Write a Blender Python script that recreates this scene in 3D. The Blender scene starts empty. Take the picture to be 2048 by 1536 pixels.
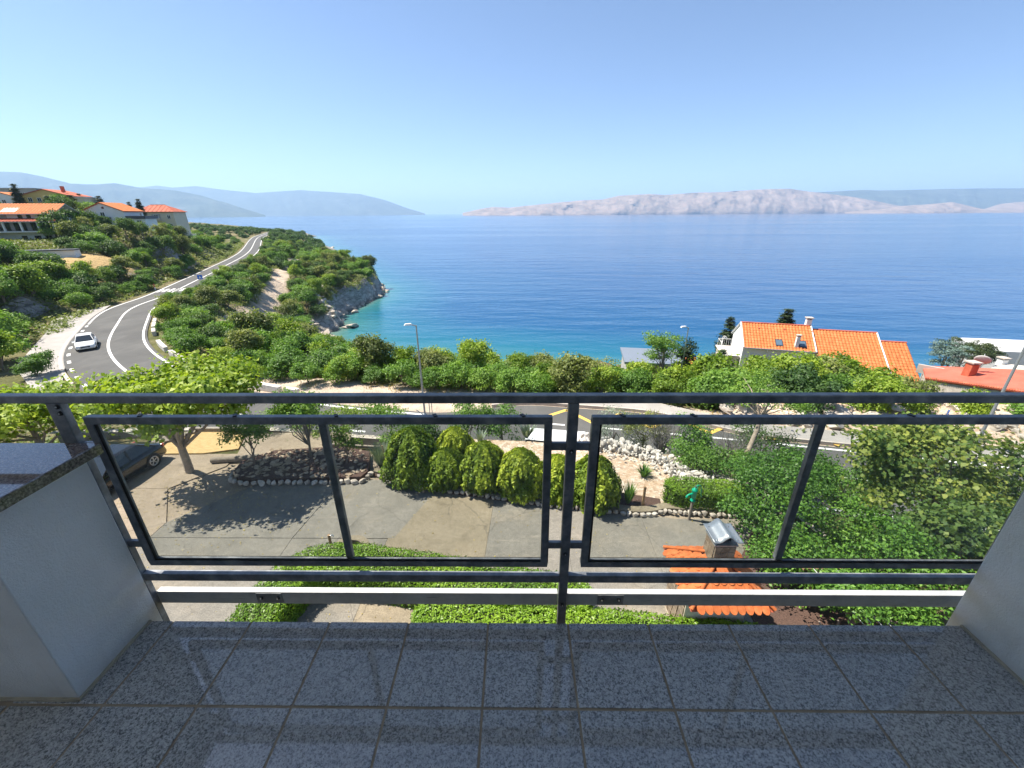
import bpy, bmesh, math, random
import numpy as np
from mathutils import Vector, Matrix, Euler

random.seed(11)
RNG = np.random.default_rng(11)
R = math.radians
SC = bpy.context.scene
COL = SC.collection

# ------------------------------------------------------------------ camera
FPX, PITCH, YAW, ROLL = 815.0, R(22.75), R(0.75), R(0.35)
EYE = np.array([0.0, 0.0, 11.55])
def _axes():
    cp, sp = math.cos(PITCH), math.sin(PITCH)
    fw = np.array([0, cp, -sp]); rt = np.array([1.0, 0, 0]); up = np.array([0, sp, cp])
    c, s = math.cos(ROLL), math.sin(ROLL)
    r2 = c * rt - s * up; u2 = c * up + s * rt
    cy, sy = math.cos(YAW), math.sin(YAW)
    M = np.array([[cy, -sy, 0], [sy, cy, 0], [0, 0, 1]])
    return M @ r2, M @ u2, M @ fw
AR, AU, AF = _axes()
cam_data = bpy.data.cameras.new('camera')
cam = bpy.data.objects.new('camera', cam_data)
COL.objects.link(cam)
cam_data.sensor_fit = 'HORIZONTAL'; cam_data.sensor_width = 36.0
cam_data.lens = FPX / 2048.0 * 36.0
cam_data.clip_start = 0.05; cam_data.clip_end = 90000.0
cam.matrix_world = Matrix([[AR[0], AU[0], -AF[0], EYE[0]], [AR[1], AU[1], -AF[1], EYE[1]], [AR[2], AU[2], -AF[2], EYE[2]], [0, 0, 0, 1]])
SC.camera = cam

# ------------------------------------------------------------------ sky, sun, exposure
SUN_EL = R(60.0)
SUN_AZ = math.atan2(-0.965, 0.26)            # towards the sun, angle from +Y to +X
sun_to = Vector((math.sin(SUN_AZ) * math.cos(SUN_EL), math.cos(SUN_AZ) * math.cos(SUN_EL), math.sin(SUN_EL)))
world = bpy.data.worlds.new('World'); SC.world = world; world.use_nodes = True
wn = world.node_tree.nodes; wl = world.node_tree.links
sky = wn.new('ShaderNodeTexSky'); sky.sky_type = 'NISHITA'; sky.sun_disc = False
sky.sun_elevation = SUN_EL; sky.sun_rotation = SUN_AZ
sky.altitude = 2000.0; sky.air_density = 0.9; sky.dust_density = 1.2; sky.ozone_density = 3.0
wn['Background'].inputs['Strength'].default_value = 0.082
wl.new(sky.outputs['Color'], wn['Background'].inputs['Color'])
sun_data = bpy.data.lights.new('sun', 'SUN'); sun_data.energy = 4.6; sun_data.angle = R(0.53); sun_data.color = (1.0, 0.92, 0.80)
sun = bpy.data.objects.new('sun', sun_data); COL.objects.link(sun)
sun.rotation_euler = (-sun_to).to_track_quat('-Z', 'Y').to_euler(); sun.location = (0, 0, 60)
SC.view_settings.view_transform = 'Standard'; SC.view_settings.look = 'None'
SC.view_settings.exposure = 1.2; SC.view_settings.gamma = 1.0; SC.view_settings.use_curve_mapping = False
SC.render.engine = 'CYCLES'
cy = SC.cycles
cy.use_denoising = True
cy.max_bounces = 8; cy.diffuse_bounces = 3; cy.glossy_bounces = 3; cy.transmission_bounces = 4; cy.transparent_max_bounces = 12; cy.volume_bounces = 1
cy.sample_clamp_indirect = 6.0; cy.caustics_reflective = False; cy.caustics_refractive = False

# ------------------------------------------------------------------ layout helpers (rays of the surveyed view, used to survey positions)
def ray(px, py): return ((px - 1024) / FPX) * AR - ((py - 768) / FPX) * AU + AF
def at_z(px, py, z): d = ray(px, py); return EYE + d * (z - EYE[2]) / d[2]
def at_y(px, py, Y): d = ray(px, py); return EYE + d * (Y / d[1])
def at_k(px, py, k): return EYE + ray(px, py) * k

# ------------------------------------------------------------------ building helpers
def tag(o, label=None, cat=None, group=None, kind=None):
    if label: o['label'] = label
    if cat: o['category'] = cat
    if group: o['group'] = group
    if kind: o['kind'] = kind
    return o
def thing(name, label, cat, loc=(0, 0, 0), rotz=0.0, group=None):
    o = bpy.data.objects.new(name, None); COL.objects.link(o)
    o.location = loc; o.rotation_euler = (0, 0, rotz); o.empty_display_size = 0.2
    return tag(o, label, cat, group)
def copy_tree(o, parent=None):
    c = o.copy(); COL.objects.link(c)
    if parent is not None: c.parent = parent
    for ch in o.children: copy_tree(ch, c)
    return c
def inst(name, mesh, parent=None, loc=(0, 0, 0), rot=(0, 0, 0), scale=(1, 1, 1)):
    o = bpy.data.objects.new(name, mesh); COL.objects.link(o)
    o.location = loc; o.rotation_euler = rot; o.scale = scale
    if parent is not None: o.parent = parent
    return o

class MB:
    """collects shapes, then links them as one mesh object"""
    def __init__(s): s.v = []; s.f = []; s.sm = []
    def add(s, vs, fs, smooth=False):
        n = len(s.v); s.v += [tuple(p) for p in vs]
        s.f += [tuple(i + n for i in f) for f in fs]; s.sm += [smooth] * len(fs); return s
    def box(s, lo, hi, rot=None, piv=None):
        x0, y0, z0 = lo; x1, y1, z1 = hi
        vs = [Vector(p) for p in ((x0, y0, z0), (x1, y0, z0), (x1, y1, z0), (x0, y1, z0), (x0, y0, z1), (x1, y0, z1), (x1, y1, z1), (x0, y1, z1))]
        if rot is not None:
            p = Vector(piv) if piv is not None else sum(vs, Vector()) / 8
            m = rot if isinstance(rot, Matrix) else Euler(rot).to_matrix()
            vs = [m @ (q - p) + p for q in vs]
        return s.add(vs, [(0, 3, 2, 1), (4, 5, 6, 7), (0, 1, 5, 4), (1, 2, 6, 5), (2, 3, 7, 6), (3, 0, 4, 7)])
    def cbox(s, c, size, rot=None):
        c = Vector(c); h = Vector(size) / 2
        return s.box(c - h, c + h, rot)
    def tube(s, pts, rad, n=8, cap=True, smooth=True):
        pts = [Vector(p) for p in pts]
        if not hasattr(rad, '__len__'): rad = [rad] * len(pts)
        rings = []; a = None
        for i, p in enumerate(pts):
            t = (pts[min(i + 1, len(pts) - 1)] - pts[max(i - 1, 0)])
            if t.length < 1e-9: t = Vector((0, 0, 1))
            t.normalize()
            if a is None:
                a = t.cross(Vector((0, 0, 1)) if abs(t.z) < 0.9 else Vector((1, 0, 0)))
            a = (a - t * a.dot(t)).normalized(); b = t.cross(a)
            rings.append([p + (a * math.cos(2 * math.pi * k / n) + b * math.sin(2 * math.pi * k / n)) * rad[i] for k in range(n)])
        vs = [q for r_ in rings for q in r_]
        fs = [(i * n + k, i * n + (k + 1) % n, (i + 1) * n + (k + 1) % n, (i + 1) * n + k) for i in range(len(pts) - 1) for k in range(n)]
        s.add(vs, fs, smooth)
        if cap:
            s.add(rings[0][::-1], [tuple(range(n))]); s.add(rings[-1], [tuple(range(n))])
        return s
    def lathe(s, prof, c=(0, 0, 0), n=16, smooth=True, axis='Z'):
        vs = []
        for (r_, z) in prof:
            for k in range(n):
                a = 2 * math.pi * k / n
                q = (r_ * math.cos(a), r_ * math.sin(a), z)
                if axis == 'X': q = (q[2], q[0], q[1])
                if axis == 'Y': q = (q[1], q[2], q[0])
                vs.append(Vector(q) + Vector(c))
        fs = [(i * n + k, i * n + (k + 1) % n, (i + 1) * n + (k + 1) % n, (i + 1) * n + k) for i in range(len(prof) - 1) for k in range(n)]
        return s.add(vs, fs, smooth)
    def prism(s, poly, z0, z1):
        n = len(poly)
        vs = [(p[0], p[1], z0) for p in poly] + [(p[0], p[1], z1) for p in poly]
        fs = [tuple(range(n))[::-1], tuple(range(n, 2 * n))] + [(i, (i + 1) % n, n + (i + 1) % n, n + i) for i in range(n)]
        return s.add(vs, fs)
    def mesh(s, name):
        me = bpy.data.meshes.new(name); me.from_pydata(s.v, [], s.f)
        me.polygons.foreach_set('use_smooth', s.sm); me.update(); return me
    def build(s, name, mat, parent=None, bevel=0.0, seg=2, loc=(0, 0, 0), rot=(0, 0, 0), recalc=True):
        me = s.mesh(name)
        if recalc or bevel:
            bm = bmesh.new(); bm.from_mesh(me)
            if bevel:
                bmesh.ops.remove_doubles(bm, verts=bm.verts, dist=1e-5)
                ed = [e for e in bm.edges if len(e.link_faces) == 2 and e.calc_face_angle(0) > 0.5]
                bmesh.ops.bevel(bm, geom=ed, offset=bevel, segments=seg, affect='EDGES', profile=0.5, clamp_overlap=True)
            bmesh.ops.recalc_face_normals(bm, faces=bm.faces)
            bm.to_mesh(me); bm.free()
        if mat is not None: me.materials.append(mat)
        return inst(name, me, parent, loc, rot)

def grid_mesh(name, V, mat, smooth=True, attrs=None):
    """V: (n, m, 3) array of points -> one sheet"""
    n, m = V.shape[:2]
    me = bpy.data.meshes.new(name)
    idx = np.arange(n * m).reshape(n, m)
    f = np.stack([idx[:-1, :-1], idx[1:, :-1], idx[1:, 1:], idx[:-1, 1:]], -1).reshape(-1, 4)
    me.vertices.add(n * m); me.vertices.foreach_set('co', V.reshape(-1).astype(np.float32))
    me.loops.add(f.size); me.loops.foreach_set('vertex_index', f.reshape(-1).astype(np.int32))
    me.polygons.add(len(f)); me.polygons.foreach_set('loop_start', np.arange(0, f.size, 4, dtype=np.int32))
    me.update(calc_edges=True); me.validate()
    me.polygons.foreach_set('use_smooth', np.full(len(me.polygons), smooth))
    for k, a in (attrs or {}).items():
        at = me.attributes.new(k, 'FLOAT', 'POINT'); at.data.foreach_set('value', a.reshape(-1).astype(np.float32))
    if mat is not None: me.materials.append(mat)
    return me

# value noise for geometry (vectorised)
def vnoise(p, seed=0):
    p = np.asarray(p, float); i = np.floor(p).astype(np.int64); f = p - i; f = f * f * (3 - 2 * f)
    def h(ix, iy, iz):
        n = (ix * 374761393 + iy * 668265263 + iz * 2147483647 + seed * 1442695041) & 0xFFFFFFFF
        n = ((n ^ (n >> 13)) * 1274126177) & 0xFFFFFFFF
        return ((n ^ (n >> 16)) & 0xFFFF) / 65535.0
    o = 0
    for dx in (0, 1):
        for dy in (0, 1):
            for dz in (0, 1):
                w = (f[..., 0] if dx else 1 - f[..., 0]) * (f[..., 1] if dy else 1 - f[..., 1]) * (f[..., 2] if dz else 1 - f[..., 2])
                o = o + w * h(i[..., 0] + dx, i[..., 1] + dy, i[..., 2] + dz)
    return o * 2 - 1
def fbm(p, oct=4, seed=0):
    p = np.asarray(p, float); a = 1.0; s = 0
    for k in range(oct): s = s + a * vnoise(p * 2 ** k, seed + k); a *= 0.5
    return s

# ------------------------------------------------------------------ materials
class NT:
    def __init__(s, name):
        s.m = bpy.data.materials.new(name); s.m.use_nodes = True; s.t = s.m.node_tree
        s.b = s.t.nodes['Principled BSDF']; s.out = s.t.nodes['Material Output']
    def n(s, kind, **kw):
        nd = s.t.nodes.new('ShaderNode' + kind)
        for k, v in kw.items():
            if k in nd.inputs.keys(): nd.inputs[k].default_value = v
            else: setattr(nd, k, v)
        return nd
    def l(s, a, b): s.t.links.new(a, b)
    def coord(s, kind='Object', scale=None):
        c = s.n('TexCoord').outputs[kind]
        if kind == 'World': c = None
        if scale is not None:
            mp = s.n('Mapping'); mp.inputs['Scale'].default_value = scale; s.l(c, mp.inputs['Vector']); c = mp.outputs['Vector']
        return c
    def pos(s, scale=None):
        c = s.n('NewGeometry').outputs['Position']
        if scale is not None:
            mp = s.n('Mapping'); mp.inputs['Scale'].default_value = scale; s.l(c, mp.inputs['Vector']); c = mp.outputs['Vector']
        return c
    def noise(s, vec, scale=5.0, detail=4.0, rough=0.55, dist=0.0):
        nd = s.n('TexNoise'); nd.inputs['Scale'].default_value = scale; nd.inputs['Detail'].default_value = detail
        nd.inputs['Roughness'].default_value = rough; nd.inputs['Distortion'].default_value = dist
        if vec is not None: s.l(vec, nd.inputs['Vector'])
        return nd.outputs['Fac']
    def vor(s, vec, scale=5.0, feature='F1', out='Distance', rnd=1.0):
        nd = s.n('TexVoronoi'); nd.feature = feature; nd.inputs['Scale'].default_value = scale; nd.inputs['Randomness'].default_value = rnd
        if vec is not None: s.l(vec, nd.inputs['Vector'])
        return nd.outputs[out]
    def ramp(s, fac, stops):
        nd = s.n('ValToRGB'); cr = nd.color_ramp
        while len(cr.elements) < len(stops): cr.elements.new(0.5)
        for e, (p, c) in zip(cr.elements, stops):
            e.position = p; e.color = (c[0], c[1], c[2], 1) if hasattr(c, '__len__') else (c, c, c, 1)
        s.l(fac, nd.inputs['Fac']); return nd.outputs['Color']
    def mix(s, fac, a, b, mode='MIX'):
        nd = s.n('Mix'); nd.data_type = 'RGBA'; nd.blend_type = mode
        for sock, v in ((nd.inputs[0], fac), (nd.inputs[6], a), (nd.inputs[7], b)):
            if isinstance(v, (int, float)): sock.default_value = v
            elif isinstance(v, tuple): sock.default_value = (v[0], v[1], v[2], 1)
            else: s.l(v, sock)
        return nd.outputs[2]
    def math(s, op, a, b=None, clamp=False):
        nd = s.n('Math'); nd.operation = op; nd.use_clamp = clamp
        for sock, v in zip(nd.inputs, (a, b)):
            if v is None: continue
            if isinstance(v, (int, float)): sock.default_value = v
            else: s.l(v, sock)
        return nd.outputs[0]
    def attr(s, name, out='Fac'):
        nd = s.n('Attribute'); nd.attribute_name = name; return nd.outputs[out]
    def bump(s, h, strength=0.3, dist=0.01, prev=None):
        nd = s.n('Bump'); nd.inputs['Strength'].default_value = strength; nd.inputs['Distance'].default_value = dist
        s.l(h, nd.inputs['Height'])
        if prev is not None: s.l(prev, nd.inputs['Normal'])
        return nd.outputs['Normal']
    def set(s, col=None, rough=None, metal=None, normal=None, spec=None):
        for key, v in (('Base Color', col), ('Roughness', rough), ('Metallic', metal), ('Normal', normal), ('Specular IOR Level', spec)):
            if v is None: continue
            if isinstance(v, (int, float)): s.b.inputs[key].default_value = v
            elif isinstance(v, tuple): s.b.inputs[key].default_value = (v[0], v[1], v[2], 1)
            else: s.l(v, s.b.inputs[key])
        return s.m

M = {}
def simple(name, col, rough=0.6, metal=0.0, var=0.25, scale=3.0, bump=0.0, bscale=40.0, coord='Object', spec=None):
    t = NT(name); c = t.coord(coord)
    n = t.noise(c, scale, 5, 0.6)
    dk = tuple(x * (1 - var) for x in col); lt = tuple(min(1, x * (1 + var)) for x in col)
    colo = t.ramp(n, [(0.25, dk), (0.75, lt)])
    nm = t.bump(t.noise(c, bscale, 4), bump, 0.02) if bump else None
    M[name] = t.set(colo, rough, metal, nm, spec); return M[name]

def mk_materials():
    # polished grey granite floor
    t = NT('granite'); c = t.pos(); oi = t.n('ObjectInfo')
    n3 = t.noise(c, 2.2, 4); sep = []
    for sc_v in (150, 260, 430):
        q_ = t.n('SeparateColor'); t.l(t.vor(c, sc_v, 'F1', 'Color'), q_.inputs[0]); sep.append(q_.outputs[0])
    g = t.math('ADD', t.math('ADD', t.math('MULTIPLY', sep[0], 0.36), t.math('MULTIPLY', sep[1], 0.36)), t.math('MULTIPLY', sep[2], 0.28))
    col = t.ramp(g, [(0.18, (0.09, 0.092, 0.093)), (0.36, (0.25, 0.252, 0.253)), (0.52, (0.45, 0.45, 0.448)), (0.78, (0.66, 0.655, 0.645))])
    col = t.mix(t.math('MULTIPLY', n3, 0.35), col, t.mix(0.5, col, (0.15, 0.148, 0.145)))
    col = t.mix(t.math('MULTIPLY', oi.outputs['Random'], 0.22), col, (0.26, 0.26, 0.255))
    st = t.noise(c, 7, 5, 0.7, 0.4); col = t.mix(t.ramp(st, [(0.62, 0.0), (0.78, 0.35)]), col, (0.17, 0.14, 0.11))
    rgh = t.ramp(t.noise(c, 5, 4, 0.6), [(0.3, 0.025), (0.7, 0.07)])
    t.b.inputs['IOR'].default_value = 1.75
    M['granite'] = t.set(col, rgh, spec=0.5)
    t = NT('granite_brown'); c = t.pos()
    n1 = t.noise(c, 120, 4, 0.7)
    col = t.ramp(n1, [(0.32, (0.03, 0.028, 0.03)), (0.5, (0.16, 0.13, 0.125)), (0.7, (0.42, 0.36, 0.34))])
    t.b.inputs['IOR'].default_value = 1.9
    M['granite_brown'] = t.set(col, 0.05, spec=0.5)
    simple('grout', (0.36, 0.29, 0.21), 0.9, var=0.3, scale=9)
    # white spray stucco
    t = NT('stucco'); c = t.pos()
    h = t.noise(c, 120, 4, 0.75); h2 = t.noise(c, 3.2, 5, 0.6)
    col = t.ramp(h2, [(0.3, (0.78, 0.78, 0.75)), (0.7, (0.88, 0.88, 0.86))])
    st = t.noise(t.pos((6, 6, 1.1)), 2.0, 5, 0.65)
    col = t.mix(t.ramp(st, [(0.55, 0.0), (0.8, 0.3)]), col, (0.6, 0.57, 0.51))
    sz = t.n('SeparateXYZ'); t.l(c, sz.inputs[0]); lowz = t.ramp(t.math('SUBTRACT', sz.outputs['Z'], 10.0), [(0.0, 1.0), (0.16, 0.0)])
    col = t.mix(t.math('MULTIPLY', t.math('MULTIPLY', lowz, t.noise(c, 9, 5, 0.7)), 0.55), col, (0.36, 0.32, 0.25))
    drip = t.noise(t.pos((22, 22, 0.9)), 1.0, 4, 0.6); col = t.mix(t.ramp(drip, [(0.6, 0.0), (0.75, 0.22)]), col, (0.42, 0.41, 0.38))
    M['stucco'] = t.set(col, 0.9, normal=t.bump(h, 0.8, 0.006), spec=0.2)
    simple('ceiling_white', (0.88, 0.88, 0.86), 0.9, var=0.05)
    # dark weathered galvanised steel
    t = NT('steel'); c = t.pos()
    n1 = t.noise(c, 14, 6, 0.65); n2 = t.noise(t.pos((4, 30, 30)), 3, 5, 0.7)
    col = t.ramp(n1, [(0.3, (0.10, 0.11, 0.125)), (0.5, (0.19, 0.205, 0.225)), (0.72, (0.36, 0.375, 0.39))])
    col = t.mix(t.ramp(n2, [(0.62, 0.0), (0.8, 0.5)]), col, (0.03, 0.032, 0.036))
    M['steel'] = t.set(col, t.ramp(n1, [(0.3, 0.38), (0.7, 0.55)]), 0.35, t.bump(n1, 0.08, 0.002))
    t = NT('steel_pale'); c = t.pos()
    n1 = t.noise(c, 9, 6, 0.7); n2 = t.noise(t.pos((3, 40, 40)), 4, 5, 0.7)
    col = t.ramp(n1, [(0.35, (0.38, 0.40, 0.41)), (0.65, (0.54, 0.55, 0.55))])
    col = t.mix(t.ramp(n2, [(0.6, 0.0), (0.72, 0.8)]), col, (0.07, 0.08, 0.09))
    M['steel_pale'] = t.set(col, 0.5, 0.1)
    simple('steel_black', (0.02, 0.022, 0.026), 0.5, 0.3)
    simple('galvanised', (0.42, 0.45, 0.47), 0.4, 0.7, var=0.15, scale=20)
    # glass: real thin pane, slightly grey and dusty
    t = NT('pane_glass')
    tr = t.n('BsdfTransparent'); tr.inputs['Color'].default_value = (0.91, 0.93, 0.92, 1)
    gl = t.n('BsdfGlossy'); gl.inputs['Roughness'].default_value = 0.015
    lw = t.n('LayerWeight'); lw.inputs['Blend'].default_value = 0.5
    fr = t.math('ADD', t.math('MULTIPLY', t.math('POWER', lw.outputs['Facing'], 5.0), 0.9), 0.03)
    m1 = t.n('MixShader'); t.l(fr, m1.inputs[0]); t.l(tr.outputs[0], m1.inputs[1]); t.l(gl.outputs[0], m1.inputs[2])
    du = t.n('BsdfDiffuse'); du.inputs['Color'].default_value = (0.6, 0.6, 0.57, 1)
    m2 = t.n('MixShader'); t.l(t.ramp(t.noise(t.pos(), 3.5, 4, 0.6), [(0.3, 0.012), (0.75, 0.05)]), m2.inputs[0])
    t.l(m1.outputs[0], m2.inputs[1]); t.l(du.outputs[0], m2.inputs[2]); t.l(m2.outputs[0], t.out.inputs['Surface'])
    M['pane_glass'] = t.m
    t = NT('dark_glass'); M['dark_glass'] = t.set((0.02, 0.028, 0.035), 0.06, spec=0.7)
    t = NT('blue_glass'); M['blue_glass'] = t.set((0.10, 0.16, 0.22), 0.05, spec=0.9)
    # concrete slabs, three ages
    for nm, a, b in (('concrete_grey', (0.20, 0.19, 0.165), (0.31, 0.29, 0.25)), ('concrete_tan', (0.24, 0.205, 0.145), (0.35, 0.30, 0.22)), ('concrete_old', (0.30, 0.245, 0.18), (0.46, 0.38, 0.30))):
        t = NT(nm); c = t.pos()
        n1 = t.noise(c, 0.9, 6, 0.62); n2 = t.noise(c, 26, 5, 0.7); n3 = t.noise(t.pos((1, 1, 1)), 0.35, 3)
        col = t.ramp(n1, [(0.28, a), (0.72, b)])
        col = t.mix(t.ramp(n2, [(0.35, 0.75), (0.6, 0.0)]), col, tuple(x * 0.45 for x in a))
        col = t.mix(t.ramp(n3, [(0.5, 0.0), (0.75, 0.45)]), col, (0.38, 0.31, 0.22))
        mo = t.noise(c, 5.5, 5, 0.7, 0.5); col = t.mix(t.ramp(mo, [(0.36, 0.45), (0.58, 0.0)]), col, tuple(x * 0.62 for x in a))
        ds = t.n('TexNoise'); ds.inputs['Scale'].default_value = 1.1; ds.inputs['Detail'].default_value = 5; t.l(c, ds.inputs['Vector'])
        crk = t.vor(t.mix(0.35, c, ds.outputs['Color']), 0.55, 'DISTANCE_TO_EDGE', 'Distance'); cm = t.math('MULTIPLY', t.ramp(crk, [(0.003, 0.42), (0.007, 0.0)]), t.ramp(t.noise(c, 0.28, 2), [(0.48, 0.0), (0.58, 1.0)])); col = t.mix(cm, col, (0.06, 0.055, 0.05))
        oil = t.noise(c, 0.8, 3, 0.5, 0.3); col = t.mix(t.ramp(oil, [(0.64, 0.0), (0.72, 0.5)]), col, tuple(x * 0.4 for x in a))
        wr = t.noise(t.pos((0.35, 2.2, 1)), 1.6, 5, 0.6, 0.8)
        col = t.mix(t.ramp(wr, [(0.6, 0.0), (0.75, 0.35)]), col, (0.42, 0.37, 0.30))
        sp_ = t.vor(c, 1.3, 'F1', 'Distance')
        col = t.mix(t.ramp(sp_, [(0.03, 0.5), (0.12, 0.0)]), col, (0.12, 0.11, 0.10))
        M[nm] = t.set(col, 0.9, normal=t.bump(n2, 0.35, 0.01), spec=0.2)
    # asphalt
    t = NT('asphalt'); c = t.pos()
    n1 = t.noise(c, 0.25, 5, 0.6); n2 = t.noise(c, 30, 3, 0.7)
    n3 = t.noise(t.pos((0.9, 0.25, 1)), 0.8, 5, 0.65, 0.5)
    col = t.ramp(n1, [(0.3, (0.08, 0.08, 0.078)), (0.7, (0.125, 0.125, 0.119))])
    col = t.mix(t.ramp(n3, [(0.52, 0.0), (0.7, 0.5)]), col, (0.155, 0.15, 0.142))
    col = t.mix(t.ramp(n2, [(0.4, 0.3), (0.6, 0.0)]), col, (0.07, 0.07, 0.072))
    M['asphalt'] = t.set(col, 0.85, normal=t.bump(n2, 0.3, 0.01), spec=0.25)
    simple('asphalt_pale', (0.34, 0.32, 0.30), 0.9, var=0.2, scale=0.5, coord='Object')
    simple('paint_white', (0.74, 0.74, 0.72), 0.7, var=0.12, scale=3)
    simple('paint_yellow', (0.72, 0.47, 0.10), 0.7, var=0.15, scale=3)
    simple('kerb_stone', (0.48, 0.43, 0.38), 0.9, var=0.2, scale=2, bump=0.3)
    # terrain: dry earth, grass, rock on steep faces
    t = NT('terrain'); c = t.pos()
    n1 = t.noise(c, 0.08, 6, 0.65); n2 = t.noise(c, 0.9, 6, 0.7); n3 = t.noise(c, 4.0, 5, 0.7)
    earth = t.ramp(n2, [(0.3, (0.12, 0.10, 0.06)), (0.5, (0.24, 0.19, 0.11)), (0.72, (0.42, 0.35, 0.24))])
    grass = t.ramp(n3, [(0.3, (0.045, 0.06, 0.02)), (0.7, (0.13, 0.14, 0.045))])
    g1 = t.mix(t.ramp(n1, [(0.42, 0.85), (0.6, 0.25)]), earth, grass)
    st = t.n('Mapping'); st.inputs['Scale'].default_value = (0.5, 0.5, 1.4); st.inputs['Rotation'].default_value = (0.5, 0.3, 0); t.l(c, st.inputs['Vector'])
    r1 = t.noise(st.outputs['Vector'], 0.9, 8, 0.7, 0.6); r2 = t.vor(st.outputs['Vector'], 0.9, 'DISTANCE_TO_EDGE', 'Distance')
    rock = t.ramp(r1, [(0.28, (0.10, 0.095, 0.088)), (0.48, (0.30, 0.285, 0.265)), (0.7, (0.52, 0.49, 0.45))])
    rock = t.mix(t.ramp(r2, [(0.0, 0.6), (0.07, 0.0)]), rock, (0.06, 0.055, 0.05))
    geo = t.n('NewGeometry'); sx = t.n('SeparateXYZ'); t.l(geo.outputs['True Normal'], sx.inputs[0])
    sl = t.math('ADD', sx.outputs['Z'], t.math('MULTIPLY', t.math('SUBTRACT', n2, 0.5), 0.25))
    fac = t.ramp(sl, [(0.62, 1.0), (0.76, 0.0)])
    sp_ = t.n('SeparateXYZ'); t.l(c, sp_.inputs[0])
    low = t.ramp(t.math('MULTIPLY', t.math('ADD', sp_.outputs['Z'], 18.5), 0.1), [(0.33, 1.0), (0.45, 0.0)])
    fac = t.math('MAXIMUM', fac, low)
    col = t.mix(fac, g1, rock)
    wet = t.ramp(t.math('MULTIPLY', t.math('ADD', sp_.outputs['Z'], 18.0), 0.4), [(0.02, 0.75), (0.45, 0.0)])
    col = t.mix(wet, col, (0.06, 0.055, 0.045))
    col = t.mix(t.attr('dry'), col, t.ramp(n3, [(0.3, (0.36, 0.24, 0.10)), (0.7, (0.58, 0.43, 0.22))]))
    sand = t.ramp(n2, [(0.3, (0.42, 0.33, 0.25)), (0.7, (0.62, 0.52, 0.42))])
    col = t.mix(t.attr('sand'), col, sand)
    nb = t.bump(r1, 0.9, 0.6); nb = t.bump(n3, 0.4, 0.1, nb)
    M['terrain'] = t.set(col, 0.95, normal=nb, spec=0.15)
    simple('mulch', (0.085, 0.05, 0.038), 0.95, var=0.6, scale=28, bump=0.8, bscale=30)
    t = NT('gravel'); c = t.pos(); v = t.vor(c, 9, 'F1', 'Color'); n2 = t.noise(c, 1.2, 5, 0.6)
    sv = t.n('SeparateColor'); t.l(v, sv.inputs[0])
    col = t.ramp(sv.outputs[0], [(0.0, (0.36, 0.27, 0.20)), (0.5, (0.50, 0.40, 0.31)), (1.0, (0.66, 0.58, 0.49))])
    col = t.mix(t.ramp(n2, [(0.35, 0.5), (0.6, 0.0)]), col, (0.42, 0.27, 0.15))
    M['gravel'] = t.set(col, 0.95, normal=t.bump(t.vor(c, 9), 0.6, 0.04), spec=0.1)
    t = NT('dry_lawn'); c = t.pos(); n = t.noise(t.pos((1, 4, 1)), 3.2, 6, 0.7)
    M['dry_lawn'] = t.set(t.ramp(n, [(0.3, (0.36, 0.24, 0.09)), (0.7, (0.62, 0.45, 0.22))]), 0.95, normal=t.bump(t.noise(c, 20), 0.6, 0.03))
    # stones
    def stone(nm, a, b, d, sc=3.0):
        t = NT(nm); c = t.pos(); oi = t.n('ObjectInfo')
        n1 = t.noise(c, sc, 6, 0.68); n2 = t.noise(c, sc * 9, 4, 0.7)
        col = t.ramp(n1, [(0.28, a), (0.5, b), (0.75, d)])
        col = t.mix(t.math('MULTIPLY', oi.outputs['Random'], 0.45), col, t.mix(1.0, col, (0.62, 0.55, 0.48), 'MULTIPLY'))
        M[nm] = t.set(col, 0.92, normal=t.bump(n2, 0.5, 0.02, t.bump(n1, 0.5, 0.06)), spec=0.15)
    stone('limestone', (0.30, 0.27, 0.235), (0.50, 0.455, 0.40), (0.68, 0.63, 0.57))
    stone('white_stone', (0.46, 0.43, 0.39), (0.66, 0.63, 0.58), (0.80, 0.77, 0.72), 4)
    stone('slate_brown', (0.20, 0.155, 0.115), (0.40, 0.32, 0.235), (0.60, 0.50, 0.39), 4)
    stone('cladding', (0.15, 0.125, 0.095), (0.26, 0.21, 0.155), (0.40, 0.33, 0.24), 5)
    simple('mortar', (0.62, 0.54, 0.42), 0.95, var=0.2, scale=8)
    # island / mountain rock
    t = NT('pale_cliff'); c = t.pos((0.004, 0.004, 0.0075)); n1 = t.noise(c, 1.0, 8, 0.68, 0.7); n2 = t.noise(t.pos((0.012, 0.012, 0.003)), 1.0, 6, 0.7)
    col = t.ramp(n1, [(0.3, (0.21, 0.16, 0.135)), (0.5, (0.34, 0.26, 0.21)), (0.72, (0.42, 0.325, 0.27))])
    col = t.mix(t.ramp(n2, [(0.35, 0.55), (0.6, 0.0)]), col, (0.14, 0.15, 0.14))
    M['pale_cliff'] = t.set(col, 1.0, normal=t.bump(n1, 0.7, 28.0, t.bump(n2, 0.8, 24.0)), spec=0.0)
    t = NT('far_forest'); c = t.pos((0.003, 0.003, 0.005)); n1 = t.noise(c, 1.0, 8, 0.66, 0.4)
    col = t.ramp(n1, [(0.35, (0.05, 0.075, 0.06)), (0.6, (0.09, 0.115, 0.09)), (0.8, (0.24, 0.23, 0.20))])
    M['far_forest'] = t.set(col, 1.0, normal=t.bump(n1, 0.8, 40.0), spec=0.0)
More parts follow.
